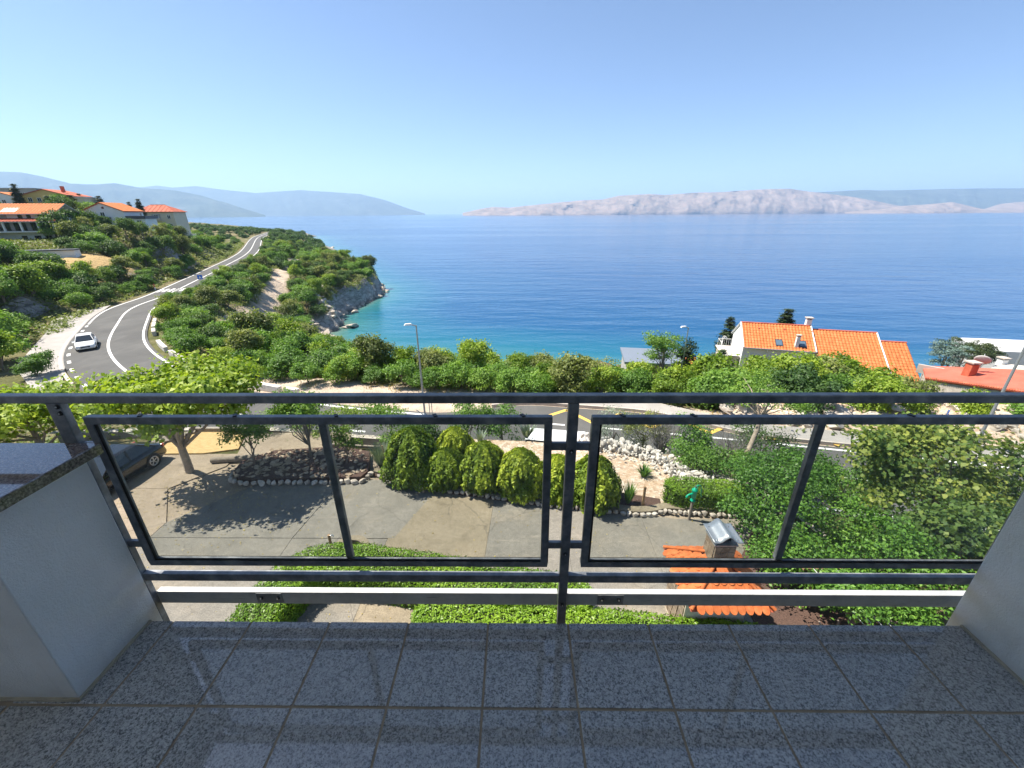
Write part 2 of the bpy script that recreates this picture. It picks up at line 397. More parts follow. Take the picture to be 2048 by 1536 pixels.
    # roof tiles
    def rooft(nm, a, b, d, sc=1.6):
        t = NT(nm); c = t.pos(); oi = t.n('ObjectInfo'); n1 = t.noise(c, sc, 5, 0.65); n2 = t.noise(c, sc * 14, 3)
        col = t.ramp(n1, [(0.28, a), (0.5, b), (0.75, d)])
        col = t.mix(t.math('MULTIPLY', oi.outputs['Random'], 0.6), col, t.mix(1.0, col, (0.62, 0.58, 0.55), 'MULTIPLY'))
        M[nm] = t.set(col, 0.75, normal=t.bump(n2, 0.2, 0.01), spec=0.25)
    rooft('roof_orange', (0.50, 0.15, 0.05), (0.66, 0.21, 0.065), (0.78, 0.32, 0.14), 2.6)
    rooft('roof_red', (0.42, 0.10, 0.055), (0.54, 0.14, 0.075), (0.62, 0.22, 0.13))
    rooft('roof_membrane', (0.46, 0.105, 0.07), (0.56, 0.14, 0.09), (0.62, 0.18, 0.12), 0.6)
    rooft('roof_bbq', (0.36, 0.095, 0.03), (0.52, 0.145, 0.042), (0.62, 0.22, 0.085), 6.0)
    rooft('roof_pale', (0.52, 0.49, 0.43), (0.64, 0.61, 0.55), (0.72, 0.69, 0.63))
    simple('wall_white', (0.76, 0.76, 0.74), 0.9, var=0.06, scale=0.6)
    simple('wall_cream', (0.66, 0.58, 0.44), 0.9, var=0.07, scale=0.6)
    simple('wall_yellow', (0.70, 0.48, 0.18), 0.9, var=0.07, scale=0.6)
    simple('wall_grey', (0.40, 0.39, 0.38), 0.9, var=0.12, scale=0.6)
    simple('trim_dark', (0.05, 0.06, 0.075), 0.5, var=0.2)
    simple('trim_white', (0.8, 0.8, 0.79), 0.5, var=0.05)
    simple('wood', (0.34, 0.22, 0.12), 0.85, var=0.35, scale=7, bump=0.4)
    simple('wood_grey', (0.24, 0.205, 0.165), 0.9, var=0.35, scale=7, bump=0.4)
    simple('bark', (0.20, 0.165, 0.135), 0.95, var=0.45, scale=6, bump=0.8, bscale=18)
    simple('bark_pale', (0.34, 0.28, 0.22), 0.95, var=0.4, scale=7, bump=0.8, bscale=18)
    simple('twig_grey', (0.26, 0.24, 0.22), 0.95, var=0.35, scale=6)
    simple('car_white', (0.78, 0.79, 0.79), 0.22, var=0.02, spec=0.6)
    simple('car_black', (0.012, 0.013, 0.015), 0.14, var=0.1, spec=0.7)
    simple('rubber', (0.02, 0.02, 0.02), 0.85)
    simple('alloy', (0.62, 0.63, 0.64), 0.3, 0.9, var=0.05)
    simple('lens_clear', (0.7, 0.72, 0.74), 0.1, var=0.05)
    simple('lens_red', (0.5, 0.02, 0.02), 0.15, var=0.1)
    simple('green_paint', (0.0, 0.36, 0.20), 0.35, var=0.2, scale=9)
    simple('blue_sign', (0.03, 0.16, 0.62), 0.4, var=0.05)
    simple('red_paint', (0.55, 0.10, 0.08), 0.6, var=0.1)
    simple('pipe_rust', (0.30, 0.16, 0.08), 0.8, var=0.4, scale=12)
    # foliage
    def leaf(nm, a, b, d, trans=0.34, rough=0.55):
        t = NT(nm); oi = t.n('ObjectInfo')
        v = t.math('ADD', t.math('MULTIPLY', t.attr('tint'), 0.62), t.math('MULTIPLY', oi.outputs['Random'], 0.38))
        col = t.ramp(v, [(0.1, a), (0.5, b), (0.9, d)])
        t.set(col, rough, spec=0.35)
        tl = t.n('BsdfTranslucent'); t.l(t.mix(1.0, col, (1.25, 1.3, 0.6), 'MULTIPLY'), tl.inputs['Color'])
        ms = t.n('MixShader'); ms.inputs[0].default_value = trans
        t.l(t.b.outputs[0], ms.inputs[1]); t.l(tl.outputs[0], ms.inputs[2]); t.l(ms.outputs[0], t.out.inputs['Surface'])
        M[nm] = t.m
    leaf('leaf_bush', (0.067, 0.144, 0.026), (0.144, 0.278, 0.048), (0.269, 0.413, 0.067))
    leaf('leaf_dark', (0.041, 0.092, 0.028), (0.092, 0.173, 0.045), (0.173, 0.263, 0.061))
    leaf('leaf_olive', (0.092, 0.129, 0.037), (0.184, 0.230, 0.064), (0.331, 0.350, 0.110))
    leaf('leaf_bright', (0.087, 0.167, 0.022), (0.203, 0.312, 0.032), (0.392, 0.478, 0.058), 0.35)
    leaf('leaf_fig', (0.050, 0.105, 0.030), (0.120, 0.200, 0.045), (0.360, 0.400, 0.080), 0.35)
    leaf('leaf_hedge', (0.090, 0.188, 0.018), (0.195, 0.338, 0.024), (0.360, 0.510, 0.045), 0.25, 0.4)
    leaf('leaf_thuja', (0.050, 0.106, 0.013), (0.163, 0.250, 0.018), (0.450, 0.525, 0.044), 0.18)
    leaf('leaf_laurel', (0.055, 0.138, 0.022), (0.129, 0.276, 0.037), (0.294, 0.478, 0.064), 0.25, 0.5)
    leaf('leaf_cypress', (0.023, 0.046, 0.018), (0.046, 0.078, 0.026), (0.091, 0.117, 0.039), 0.1)
    leaf('leaf_blue', (0.080, 0.136, 0.120), (0.144, 0.224, 0.192), (0.240, 0.320, 0.272), 0.1)
    leaf('leaf_grey', (0.160, 0.208, 0.160), (0.272, 0.336, 0.256), (0.416, 0.464, 0.352), 0.2)
    leaf('leaf_ochre', (0.224, 0.160, 0.048), (0.384, 0.304, 0.080), (0.608, 0.480, 0.160), 0.2)
    leaf('leaf_flower', (0.400, 0.048, 0.128), (0.720, 0.096, 0.240), (0.960, 0.240, 0.400), 0.3)
    # sea
    t = NT('sea_water'); c = t.pos()
    dep = t.attr('depth')
    n0 = t.noise(t.pos((0.006, 0.012, 1)), 1.0, 4, 0.6)
    dd = t.math('ADD', dep, t.math('MULTIPLY', t.math('SUBTRACT', n0, 0.5), 0.12))
    col = t.ramp(dd, [(0.0, (0.13, 0.20, 0.16)), (0.06, (0.035, 0.165, 0.18)), (0.16, (0.008, 0.115, 0.185)), (0.38, (0.004, 0.07, 0.175)), (1.0, (0.004, 0.055, 0.165))])
    b1 = t.noise(t.pos((0.16, 0.42, 1)), 1.0, 3, 0.55, 0.3)
    b2 = t.noise(t.pos((0.75, 1.5, 1)), 1.0, 3, 0.55, 0.2)
    b3 = t.noise(t.pos((0.03, 0.09, 1)), 1.0, 2, 0.5, 0.2)
    nb = t.bump(b3, 0.4, 1.6); nb = t.bump(b1, 0.4, 0.42, nb); nb = t.bump(b2, 0.3, 0.13, nb)
    wind = t.noise(t.pos((0.0016, 0.007, 1)), 1.0, 5, 0.6, 0.6)
    t.b.inputs['IOR'].default_value = 1.33
    M['sea_water'] = t.set(col, t.ramp(wind, [(0.35, 0.10), (0.65, 0.17)]), normal=nb, spec=0.5)
    # haze air
    t = NT('haze_air')
    pv = t.n('VolumePrincipled'); pv.inputs['Color'].default_value = (0.54, 0.75, 1.0, 1); pv.inputs['Density'].default_value = 0.000085; pv.inputs['Anisotropy'].default_value = 0.2
    t.t.nodes.remove(t.b); t.l(pv.outputs[0], t.out.inputs['Volume'])
    M['haze_air'] = t.m
mk_materials()
# ------------------------------------------------------------------ road line (world metres, z = -3)
ROAD_Z = -3.0; SEA_Z = -18.0
_c = [tuple(at_z(px, py, ROAD_Z)[:2]) for px, py in ((512, 479), (497, 504), (440, 537), (390, 562), (332, 590), (262, 617), (232, 652), (217, 682), (218, 703), (232, 725), (255, 744))]
_c = [(-225, 400), (-190, 320)] + _c + [(-32.5, 33.2), (-25, 29.6), (-16, 26.8), (-6, 24.9), (3, 23.5), (12, 21.9), (20, 20.2), (31, 17.7), (45, 14), (70, 6), (110, -10), (160, -32)]
def catmull(P, step=1.0):
    P = [np.array(p, float) for p in P]; out = []
    for i in range(len(P) - 1):
        p0 = P[max(i - 1, 0)]; p1 = P[i]; p2 = P[i + 1]; p3 = P[min(i + 2, len(P) - 1)]
        n = max(2, int(np.linalg.norm(p2 - p1) / step))
        for k in range(n):
            t = k / n
            out.append(0.5 * ((2 * p1) + (p2 - p0) * t + (2 * p0 - 5 * p1 + 4 * p2 - p3) * t * t + (3 * p1 - p0 - 3 * p2 + p3) * t ** 3))
    out.append(P[-1]); return np.array(out)
ROAD = catmull(_c, 1.0)
for _ in range(6): ROAD[1:-1] = 0.25 * ROAD[:-2] + 0.5 * ROAD[1:-1] + 0.25 * ROAD[2:]
RT = np.gradient(ROAD, axis=0); RT /= np.linalg.norm(RT, axis=1)[:, None]
RN = np.stack([-RT[:, 1], RT[:, 0]], 1)          # points to the sea
RS = np.concatenate([[0], np.cumsum(np.linalg.norm(np.diff(ROAD, axis=0), axis=1))])
def road_i(x, y): return int(np.argmin((ROAD[:, 0] - x) ** 2 + (ROAD[:, 1] - y) ** 2))
def seg_dist(P, L):
    P = np.asarray(P, float); best = np.full(P.shape[:-1], 1e9)
    for a, b in zip(L[:-1], L[1:]):
        a = np.asarray(a[:2], float); b = np.asarray(b[:2], float); ab = b - a
        t = np.clip(((P - a) @ ab) / (ab @ ab), 0, 1)
        best = np.minimum(best, np.linalg.norm(P - (a + t[..., None] * ab), axis=-1))
    return best

# ------------------------------------------------------------------ terrain height
COAST = [(-300, 640), (-240, 520), (-205, 446), (-175, 400), (-156, 356), (-134, 318), (-118, 285), (-93, 235), (-70, 195), (-59, 181), (-56, 170), (-53.5, 155), (-54, 142), (-56, 130), (-55, 122), (-50.5, 115), (-50.5, 106), (-47, 98.5), (-42, 90), (-37.5, 83.5), (-31, 80), (-20, 79), (0, 79), (25, 76), (60, 70), (100, 62), (160, 48)]
PATH = [at_z(604, 514, -10.2), at_z(600, 530, -10), at_z(580, 552, -9.5), at_z(548, 590, -8.3), at_z(508, 625, -7.2), at_z(470, 655, -6.3), at_z(455, 668, -6.0)]
def inland(k, d):
    a = np.array(COAST[max(k - 1, 0)]); b = np.array(COAST[min(k + 1, len(COAST) - 1)]); t = (b - a) / np.linalg.norm(b - a)
    n = np.array([t[1], -t[0]]); return np.array(COAST[k]) + n * d
CP = []
for x in (-22, -14, -6, 2, 9):
    for y in (-40, -25, -5, 5, 12, 17.5): CP.append((x, y, 0))
CP += [(16, 10, -0.7), (16, 0, -0.4), (22, 8, -1.8), (26, 0, -1.8), (36, -8, -2.6), (40, -30, -2), (120, -50, -2), (-40, -20, 3), (-40, 5, 1.2), (-38, 18, -1.0), (-60, 20, 1.0), (-60, -20, 6), (-110, 0, 12), (-130, -50, 18)]
for i in range(4, len(ROAD) - 2, 7):
    for d in (-4.8, 4.8):
        q = ROAD[i] + RN[i] * d; CP.append((q[0], q[1], ROAD_Z))
for i in range(road_i(-20, 29), road_i(110, -10), 9):
    for d, z in ((8.5, -3.2), (13, -4.6), (20, -7.6)):
        q = ROAD[i] + RN[i] * d; CP.append((q[0], q[1], z))
for k, p in enumerate(COAST):
    CP.append((p[0], p[1], SEA_Z))
    far = k < 5
    q = inland(k, -9 if not far else -20); CP.append((q[0], q[1], -25))
    q = inland(k, -40); CP.append((q[0], q[1], -42))
    if 7 <= k <= 15: q = inland(k, 3.2); CP.append((q[0], q[1], -10.6 if k < 14 else -12.2)); q = inland(k, 9); CP.append((q[0], q[1], -9.8 if k < 14 else -11.6))
    elif 15 < k <= 19: q = inland(k, 7.0); CP.append((q[0], q[1], -14.0))
    elif k > 19: q = inland(k, 9); CP.append((q[0], q[1], -14.2))
    else: q = inland(k, 9); CP.append((q[0], q[1], -14.0))
for p in PATH: CP.append((p[0], p[1], p[2]))
def K(px, py, k, dz=0.0): q = at_k(px, py, k); CP.append((q[0], q[1], q[2] + dz))
K(240, 458, 110); K(300, 462, 108); K(315, 462, 140); K(350, 462, 138); K(100, 418, 135); K(150, 425, 130); K(60, 484, 95); K(110, 486, 92); K(100, 519, 82)
K(190, 508, 88); K(140, 530, 80); K(205, 525, 86); K(120, 545, 77); K(230, 545, 85); K(0, 560, 62); K(0, 490, 88); K(0, 435, 130); K(10, 415, 150); K(60, 412, 160)
K(30, 640, 55, -1.0); K(60, 600, 66, -0.6); K(200, 560, 82, -0.4); K(290, 520, 100, -0.5); K(380, 500, 135, -1.0); K(330, 480, 128); K(430, 490, 185, -2); K(400, 472, 170, -4); K(450, 482, 240, -6); K(490, 480, 300, -6)
K(-60, 500, 110); K(-100, 420, 200); K(-60, 640, 60)
CP += [(-330, 330, 10), (-400, 200, 34), (-300, 450, -6), (-420, 600, 0), (-250, 120, 32), (-400, 0, 60)]
CP = np.array(CP); X0 = CP[:, :2]
_A = np.sqrt(((X0[:, None] - X0[None]) ** 2).sum(-1) + 0.6); n_ = len(CP)
_S = np.zeros((n_ + 1, n_ + 1)); _S[:n_, :n_] = _A - 0.02 * np.eye(n_); _S[:n_, n_] = 1; _S[n_, :n_] = 1
_W = np.linalg.lstsq(_S, np.append(CP[:, 2], 0), rcond=None)[0]
def smooth(e0, e1, x): t = np.clip((x - e0) / (e1 - e0), 0, 1); return t * t * (3 - 2 * t)
ROADSUB = ROAD[::3]
LAYC = [at_z(165, 640, ROAD_Z)[:2], at_z(115, 690, ROAD_Z)[:2], at_z(110, 750, ROAD_Z)[:2]]
YARD_POLY_R = 11.5
def height(x, y, rough=True):
    x = np.asarray(x, float); y = np.asarray(y, float); sh = x.shape; P = np.stack([x.ravel(), y.ravel()], -1)
    z = np.empty(len(P)); d = np.empty(len(P))
    for a in range(0, len(P), 20000):
        q = P[a:a + 20000]
        z[a:a + 20000] = np.sqrt(((q[:, None] - X0[None]) ** 2).sum(-1) + 0.6) @ _W[:n_] + _W[n_]
        d[a:a + 20000] = np.sqrt(((q[:, None] - ROADSUB[None]) ** 2).sum(-1)).min(1)
    p3 = np.stack([P[:, 0], P[:, 1], z], -1)
    if rough:
        steep = smooth(-9.5, -13.0, z) * smooth(-24, -17, z)
        z = z + fbm(p3 / 9.0, 4, 3) * 0.7 * smooth(6, 14, d) + steep * fbm(p3 / np.array([4.5, 4.5, 3.0]), 4, 9) * 1.7
    w = smooth(9.5, 5.6, d); z = z * (1 - w) + (ROAD_Z - 0.12) * w
    dl = seg_dist(P, LAYC); wl_ = smooth(10.5, 7.5, dl); z = z * (1 - wl_) + (ROAD_Z - 0.14) * wl_
    # the flat yard behind its retaining edge
    yx = smooth(-27, -25.5, P[:, 0]) * smooth(12.5, 11.0, P[:, 0])
    edge = np.interp(P[:, 0], [-27, -16, -8, 0, 4, 8, 12], [20.5, 21.0, 20.0, 19.3, 18.9, 17.4, 14.5])
    wy = yx * smooth(0.0, -0.9, P[:, 1] - edge) * smooth(-60, -50, P[:, 1])
    z = z * (1 - wy) + (-0.07) * wy
    return z.reshape(sh)
xs = np.concatenate([np.arange(-420, -140, 5), np.arange(-140, -72, 2), np.arange(-72, 45, 1.0), np.arange(45, 161, 3)])
ys = np.concatenate([np.arange(-60, -10, 4), np.arange(-10, 62, 1.0), np.arange(62, 190, 1.6), np.arange(190, 330, 4), np.arange(330, 641, 8)])
GX, GY = np.meshgrid(xs, ys, indexing='ij')
GZ = height(GX, GY)
PXY = np.stack([GX, GY], -1)
def gz(x, y):
    i = min(max(int(np.searchsorted(xs, x)) - 1, 0), len(xs) - 2); j = min(max(int(np.searchsorted(ys, y)) - 1, 0), len(ys) - 2)
    u = min(max((x - xs[i]) / (xs[i + 1] - xs[i]), 0), 1); v = min(max((y - ys[j]) / (ys[j + 1] - ys[j]), 0), 1)
    return float((GZ[i, j] * (1 - u) + GZ[i + 1, j] * u) * (1 - v) + (GZ[i, j + 1] * (1 - u) + GZ[i + 1, j + 1] * u) * v)
CLEAR = [at_k(px, py, k)[:2] for px, py, k in ((140, 527, 79), (175, 512, 84), (205, 507, 88))]
dry = smooth(5.5, 3.2, seg_dist(PXY, CLEAR) + fbm(np.stack([GX, GY, GZ], -1) / 3, 2) * 1.2)
sand = smooth(2.9, 1.9, seg_dist(PXY, [p[:2] for p in PATH]) + fbm(np.stack([GX, GY, GZ], -1) / 2.5, 2) * 0.8)
_vr = [tuple(ROAD[i] + RN[i] * 6.4) for i in range(road_i(-25, 30), road_i(60, 9), 3)]
sand = np.maximum(sand, smooth(3.6, 2.4, seg_dist(PXY, _vr)))
ter = inst('terrain', grid_mesh('terrain', np.stack([GX, GY, GZ], -1), M['terrain'], attrs={'dry': dry, 'sand': sand}))
tag(ter, kind='structure')

# ------------------------------------------------------------------ sea
sx_ = np.concatenate([-np.geomspace(40000, 300, 30), np.arange(-290, 260, 4.0), np.geomspace(260, 40000, 30)])
sy_ = np.concatenate([np.arange(-60, 40, 25), np.arange(40, 620, 4.0), np.geomspace(630, 40000, 40)])
SX, SY = np.meshgrid(sx_, sy_, indexing='ij')
cd = seg_dist(np.stack([SX, SY], -1), COAST)
depth = np.clip(cd / 105.0, 0, 1) ** 0.8
# shallower shelf inside the cove
cove = np.exp(-(((SX + 22) / 30) ** 2 + ((SY - 92) / 26) ** 2))
depth = depth * (1 - 0.45 * cove)
sea = inst('sea', grid_mesh('sea', np.stack([SX, SY, np.full_like(SX, SEA_Z)], -1), M['sea_water'], attrs={'depth': depth}))
tag(sea, kind='structure')

# ------------------------------------------------------------------ far mountains and islands
def ridge(name, prof, base, k_ridge, k_base, mat, seed, rough=0.10, n=220, m=26, back=True):
    prof = np.array(prof, float); px = np.linspace(prof[0, 0], prof[-1, 0], n)
    py = np.interp(px, prof[:, 0], prof[:, 1])
    V = np.zeros((n, m + (6 if back else 0), 3))
    for i in range(n):
        top = at_k(px[i], py[i], k_ridge)
        b = at_k(px[i], 425, k_base); b = np.array([b[0], b[1], SEA_Z - 20])
        for j in range(m):
            t = j / (m - 1)
            q = b * (1 - t) + top * t
            q[2] = b[2] + (top[2] - b[2]) * (t ** base)
            V[i, j] = q
        for j in range(6 if back else 0):
            t = (j + 1) / 6.0; d = (top - b); V[i, m + j] = top + np.array([d[0], d[1], 0]) * t * 0.8 - np.array([0, 0, (top[2] - SEA_Z + 20) * t])
    hgt = (V[:, :, 2] - SEA_Z)
    sc = max(hgt.max(), 1.0)
    uu = np.repeat((px / 26.0)[:, None], V.shape[1], 1); vv = np.repeat((np.arange(V.shape[1]) / (m - 1))[None], n, 0)
    N_ = fbm(np.stack([uu + vv * 0.5, vv * 1.3, np.full_like(uu, seed)], -1), 5, seed)
    fade = np.clip(hgt / (sc * 0.25), 0, 1)
    tt = np.linspace(0, 1, V.shape[1])
    gul = np.sin(np.clip(np.arange(V.shape[1]) / (m - 1), 0, 1) * math.pi) ** 0.7
    dirs = (V[:, m - 1] - V[:, 0]); dirs[:, 2] = 0; dirs /= np.linalg.norm(dirs, axis=1)[:, None]
    V[:, :, :2] += dirs[:, None, :2] * (N_ * sc * rough * 4.0 * gul)[..., None]
    V[:, :, 2] += N_ * sc * rough * fade * 0.08
    o = inst(name, grid_mesh(name, V, mat)); tag(o, kind='structure'); return o
ridge('mountain_ridge', [(-420, 338), (-200, 334), (-60, 340), (0, 343), (40, 344), (85, 353), (140, 367), (190, 369), (228, 366), (285, 376), (350, 381), (400, 391), (450, 405), (500, 421), (530, 430)], 0.9, 6800, 5600, M['far_forest'], 5, 0.06)
ridge('mountain_ridge', [(150, 380), (290, 374), (312, 371), (345, 375), (392, 372), (450, 380), (512, 386), (560, 383), (600, 380), (640, 383), (720, 388), (770, 400), (810, 415), (850, 427)], 0.9, 11000, 9600, M['far_forest'], 15, 0.05)
ridge('island', [(925, 426), (960, 418), (985, 414), (1020, 415), (1060, 411), (1125, 404), (1160, 401), (1205, 399), (1240, 391), (1298, 388), (1330, 390), (1395, 385), (1450, 384), (1500, 380), (1540, 378), (1580, 377.5), (1610, 382), (1660, 388), (1720, 396), (1790, 410), (1850, 420), (1880, 424)], 0.62, 6100, 5700, M['pale_cliff'], 25, 0.065, 420, 40)
ridge('island', [(1500, 400), (1560, 388), (1640, 384), (1700, 381), (1735, 380), (1760, 381), (1850, 379), (1950, 377), (2048, 376.5), (2200, 376), (2400, 378)], 0.8, 8600, 7200, M['far_forest'], 35, 0.10, 260, 26)
ridge('islet', [(1690, 424), (1760, 419), (1800, 412), (1850, 409), (1905, 404), (1930, 410), (1960, 417), (2000, 421), (2040, 424)], 0.75, 5300, 5050, M['pale_cliff'], 45, 0.12, 140, 16)
ridge('islet', [(1950, 424), (2000, 408), (2040, 404), (2120, 402), (2300, 410)], 0.8, 5900, 5400, M['pale_cliff'], 55, 0.10, 90, 16)

# ------------------------------------------------------------------ road, markings, pavements
def ribbon(i0, i1, off0, off1, z, step=1):
    ids = list(range(i0, i1 + 1, step))
    if ids[-1] != i1: ids.append(i1)
    f0 = off0 if callable(off0) else (lambda s: off0); f1 = off1 if callable(off1) else (lambda s: off1)
    a = [np.append(ROAD[i] + RN[i] * f0(i), z) for i in ids]; b = [np.append(ROAD[i] + RN[i] * f1(i), z) for i in ids]
    n = len(ids)
    return a + b, [(k, k + 1, n + k + 1, n + k) for k in range(n - 1)]
NR = len(ROAD) - 1
road_o = MB().add(*ribbon(0, NR, -3.75, 3.75, ROAD_Z)).build('road', M['asphalt'], recalc=False); tag(road_o, kind='structure')
iB0, iB1 = road_i(-8, 25.2), road_i(17, 20.8)
bay_w = lambda i: 3.75 + 2.6 * float(smooth(0, 9, RS[i] - RS[iB0]) * smooth(0, 9, RS[iB1] - RS[i]))
MB().add(*ribbon(iB0, iB1, 3.75, bay_w, ROAD_Z)).build('bus_bay_asphalt', M['asphalt'], road_o, recalc=False)
iC0 = road_i(-66, 74); iC1 = road_i(-32, 33)
def line(i0, i1, off, w=0.24, name='edge_line', mat='paint_white'):
    return MB().add(*ribbon(i0, i1, off - w / 2, off + w / 2, ROAD_Z + 0.006)).build(name, M[mat], road_o, recalc=False)
line(0, road_i(-39, 38), 0.0, 0.26, 'centre_line')
i = road_i(-37, 36.5)
while i < NR - 8: line(i, i + 3, 0.0, 0.2, 'centre_dash'); i += 8
line(0, iB0, 3.35, 0.24)
line(iB1, NR, 3.35, 0.2)
i = iB0 + 1
while i < iB1 - 2: line(i, i + 2, 3.35, 0.2, 'bay_dash'); i += 4
line(0, road_i(-58.5, 60), -3.35, 0.24)
i = road_i(-58, 59)
while i < road_i(-38, 36): line(i, i + 1, -3.35, 0.3, 'edge_dash'); i += 3
line(road_i(-36, 35), NR, -3.35, 0.2)
for i in range(0, 5):    # bus stop zigzag
    j = iB0 + 9 + i * 4
    a = ROAD[j] + RN[j] * 4.0; b = ROAD[j + 2] + RN[j + 2] * 5.9; c = ROAD[j + 4] + RN[j + 4] * 4.0
    for p, q in ((a, b), (b, c)):
        t = (q - p) / np.linalg.norm(q - p); n = np.array([-t[1], t[0]]) * 0.16
        MB().add([np.append(x, ROAD_Z + 0.006) for x in (p - n, q - n, q + n, p + n)], [(0, 1, 2, 3)]).build('bus_stop_mark', M['paint_yellow'], road_o)
iX = road_i(*at_z(345, 580, ROAD_Z)[:2])
for k in range(7):       # zebra crossing
    o_ = -3.0 + k * 1.0
    MB().add(*ribbon(iX - 2, iX + 2, o_ - 0.28, o_ + 0.28, ROAD_Z + 0.006)).build('crossing_stripe', M['paint_white'], road_o, recalc=False)
# lay-by inside the bend
lb = [at_z(px, py, ROAD_Z)[:2] for px, py in ((222, 610), (150, 626), (104, 640), (92, 665), (60, 700), (30, 735), (60, 775), (120, 795))]
lbi = [ROAD[i] + RN[i] * -3.74 for i in range(road_i(-46, 41), road_i(-63, 64), -1)][::3]
lay = MB().add([np.append(p, ROAD_Z - 0.006) for p in lb + lbi], [tuple(range(len(lb) + len(lbi)))]).build('lay_by', M['asphalt_pale']); tag(lay, kind='structure')
kl = MB().add(*ribbon(road_i(-62, 63), road_i(-40, 38), -4.15, -3.85, ROAD_Z + 0.012)).build('kerb_strip', M['kerb_stone'], lay, recalc=False)
# pavement on the sea side
iP0, iP1 = road_i(-3, 24.5), NR
def pave_in(i): return max(bay_w(i) if iB0 <= i <= iB1 else 3.75, 3.75) + 0.35
vs, fs = ribbon(iP0, iP1, lambda i: pave_in(i) + 0.15, lambda i: pave_in(i) + 1.8, ROAD_Z + 0.13)
pav = MB().add(vs, fs).build('pavement', M['asphalt_pale'], recalc=False); tag(pav, kind='structure')
kb = MB()
vs, fs = ribbon(iP0, iP1, lambda i: pave_in(i), lambda i: pave_in(i) + 0.15, ROAD_Z + 0.134); kb.add(vs, fs)
n = len(vs) // 2
kb.add([(p[0], p[1], ROAD_Z - 0.1) for p in vs[:n]] + vs[:n], [(k, k + 1, n + k + 1, n + k) for k in range(n - 1)])
vs, fs = ribbon(iP0, iP1, lambda i: pave_in(i) + 1.8, lambda i: pave_in(i) + 1.88, ROAD_Z + 0.134); kb.add(vs, fs)
kb.add([(p[0], p[1], ROAD_Z - 0.2) for p in vs[n:]] + vs[n:], [(k, k + 1, n + k + 1, n + k) for k in range(n - 1)])
kb.build('kerb', M['kerb_stone'], pav)
# ------------------------------------------------------------------ the balcony and the building it belongs to
FZ = 10.0
bal = MB().box((-4.6, -0.85, FZ - 0.24), (4.6, 1.159, FZ - 0.0025)).build('balcony_floor', M['grout']); tag(bal, kind='structure')
JX = [-1.422 + 0.3258 * k for k in range(-10, 20)]
JY = [1.162, 0.849, 0.523, 0.197, -0.129, -0.455, -0.84]
tile_cache = {}
def tile_mesh(w, d):
    key = (round(w, 3), round(d, 3))
    if key not in tile_cache:
        o = MB().box((-w / 2, -d / 2, -0.0024), (w / 2, d / 2, 0.0)).build('floor_tile', M['granite'], None, bevel=0.0012, seg=1)
        tile_cache[key] = o.data; bpy.data.objects.remove(o)
    return tile_cache[key]
for j in range(len(JY) - 1):
    for k in range(len(JX) - 1):
        x0, x1 = JX[k] + 0.004, JX[k + 1] - 0.004; y1, y0 = JY[j] - (0.004 if j else 0), JY[j + 1] + 0.004
        if j == 0 and (x1 < -1.53 or x0 > 1.80): continue
        inst('floor_tile', tile_mesh(x1 - x0, y1 - y0), bal, ((x0 + x1) / 2, (y0 + y1) / 2, FZ + random.uniform(-0.0006, 0.0006)), (random.uniform(-.0012, .0012), random.uniform(-.0012, .0012), 0))
def parapet(x0, x1, label, over):
    t = thing('balcony_parapet', label, 'wall', ((x0 + x1) / 2, 1.04, FZ))
    c = (x0 + x1) / 2; h = abs(x1 - x0) / 2
    MB().box((-h, 0.867 - 1.04, -0.3), (h, 1.206 - 1.04, 0.776)).build('wall', M['stucco'], t, bevel=0.004)
    MB().box((-h - over, 0.845 - 1.04, 0.777), (h + over, 1.222 - 1.04, 0.816)).build('granite_coping', M['granite_brown'], t, bevel=0.003)
    sx_ = h if c < 0 else -h; sg = 1 if c < 0 else -1
    MB().box((min(sx_, sx_ + sg * 0.009), 0.86 - 1.04, 0.0), (max(sx_, sx_ + sg * 0.009), 1.16 - 1.04, 0.009)).build('sealant', M['sealant'], t); MB().box((-h, 0.858 - 1.04, 0.0), (h, 0.867 - 1.04, 0.009)).build('sealant', M['sealant'], t)
    return t
simple('sealant', (0.46, 0.41, 0.31), 0.8, var=0.3, scale=12)
parapet(-4.6, -1.52, 'low white rendered parapet with polished granite coping, beside the floor corner at left', 0.06)
parapet(1.797, 4.6, 'low white rendered parapet closing the balcony past the longer glass panel', 0.0)
building = thing('apartment_building', 'white rendered apartment building that carries the balcony', 'building', (0, -0.85, 0))
MB().box((-4.7, -11, 0), (4.7, -0.002, 15)).build('wall', M['stucco'], building)
MB().box((-4.7, 0.0, FZ + 2.68), (4.7, 2.455, FZ + 2.9)).build('roof_slab', M['ceiling_white'], building)
MB().box((-1.1, 0.0, FZ + 0.02), (1.1, 0.03, FZ + 2.2)).build('balcony_door', M['dark_glass'], building)

# railing
rail = thing('balcony_railing', 'dark grey steel balcony railing with framed glass panels and two lower bars', 'railing', (0.19, 1.24, FZ))
def rb(name, lo, hi, mat='steel', par=None, bev=0.003):
    o = Vector((0.19, 1.24, FZ))
    return MB().box(Vector(lo) - o, Vector(hi) - o).build(name, M[mat], par or rail, bevel=bev)
rb('top_rail', (-4.6, 1.222, FZ + 0.966), (4.6, 1.252, FZ + 0.995), bev=0.004)
for x, w in ((-3.33, 0.022), (-1.568, 0.025), (0.19, 0.018), (1.95, 0.02), (3.7, 0.02)):
    p = rb('post', (x - w, 1.224, FZ - 0.36), (x + w, 1.250, FZ + 0.965))
    rb('post_bracket', (x - 0.03, 1.1595, FZ - 0.2), (x + 0.03, 1.223, FZ - 0.12), par=None)
for x0, x1 in ((-4.6, -1.594), (-1.542, 0.1715), (0.2085, 1.929), (1.971, 4.6)):
    rb('lower_bar', (x0, 1.225, FZ + 0.154), (x1, 1.249, FZ + 0.191), bev=0.002)
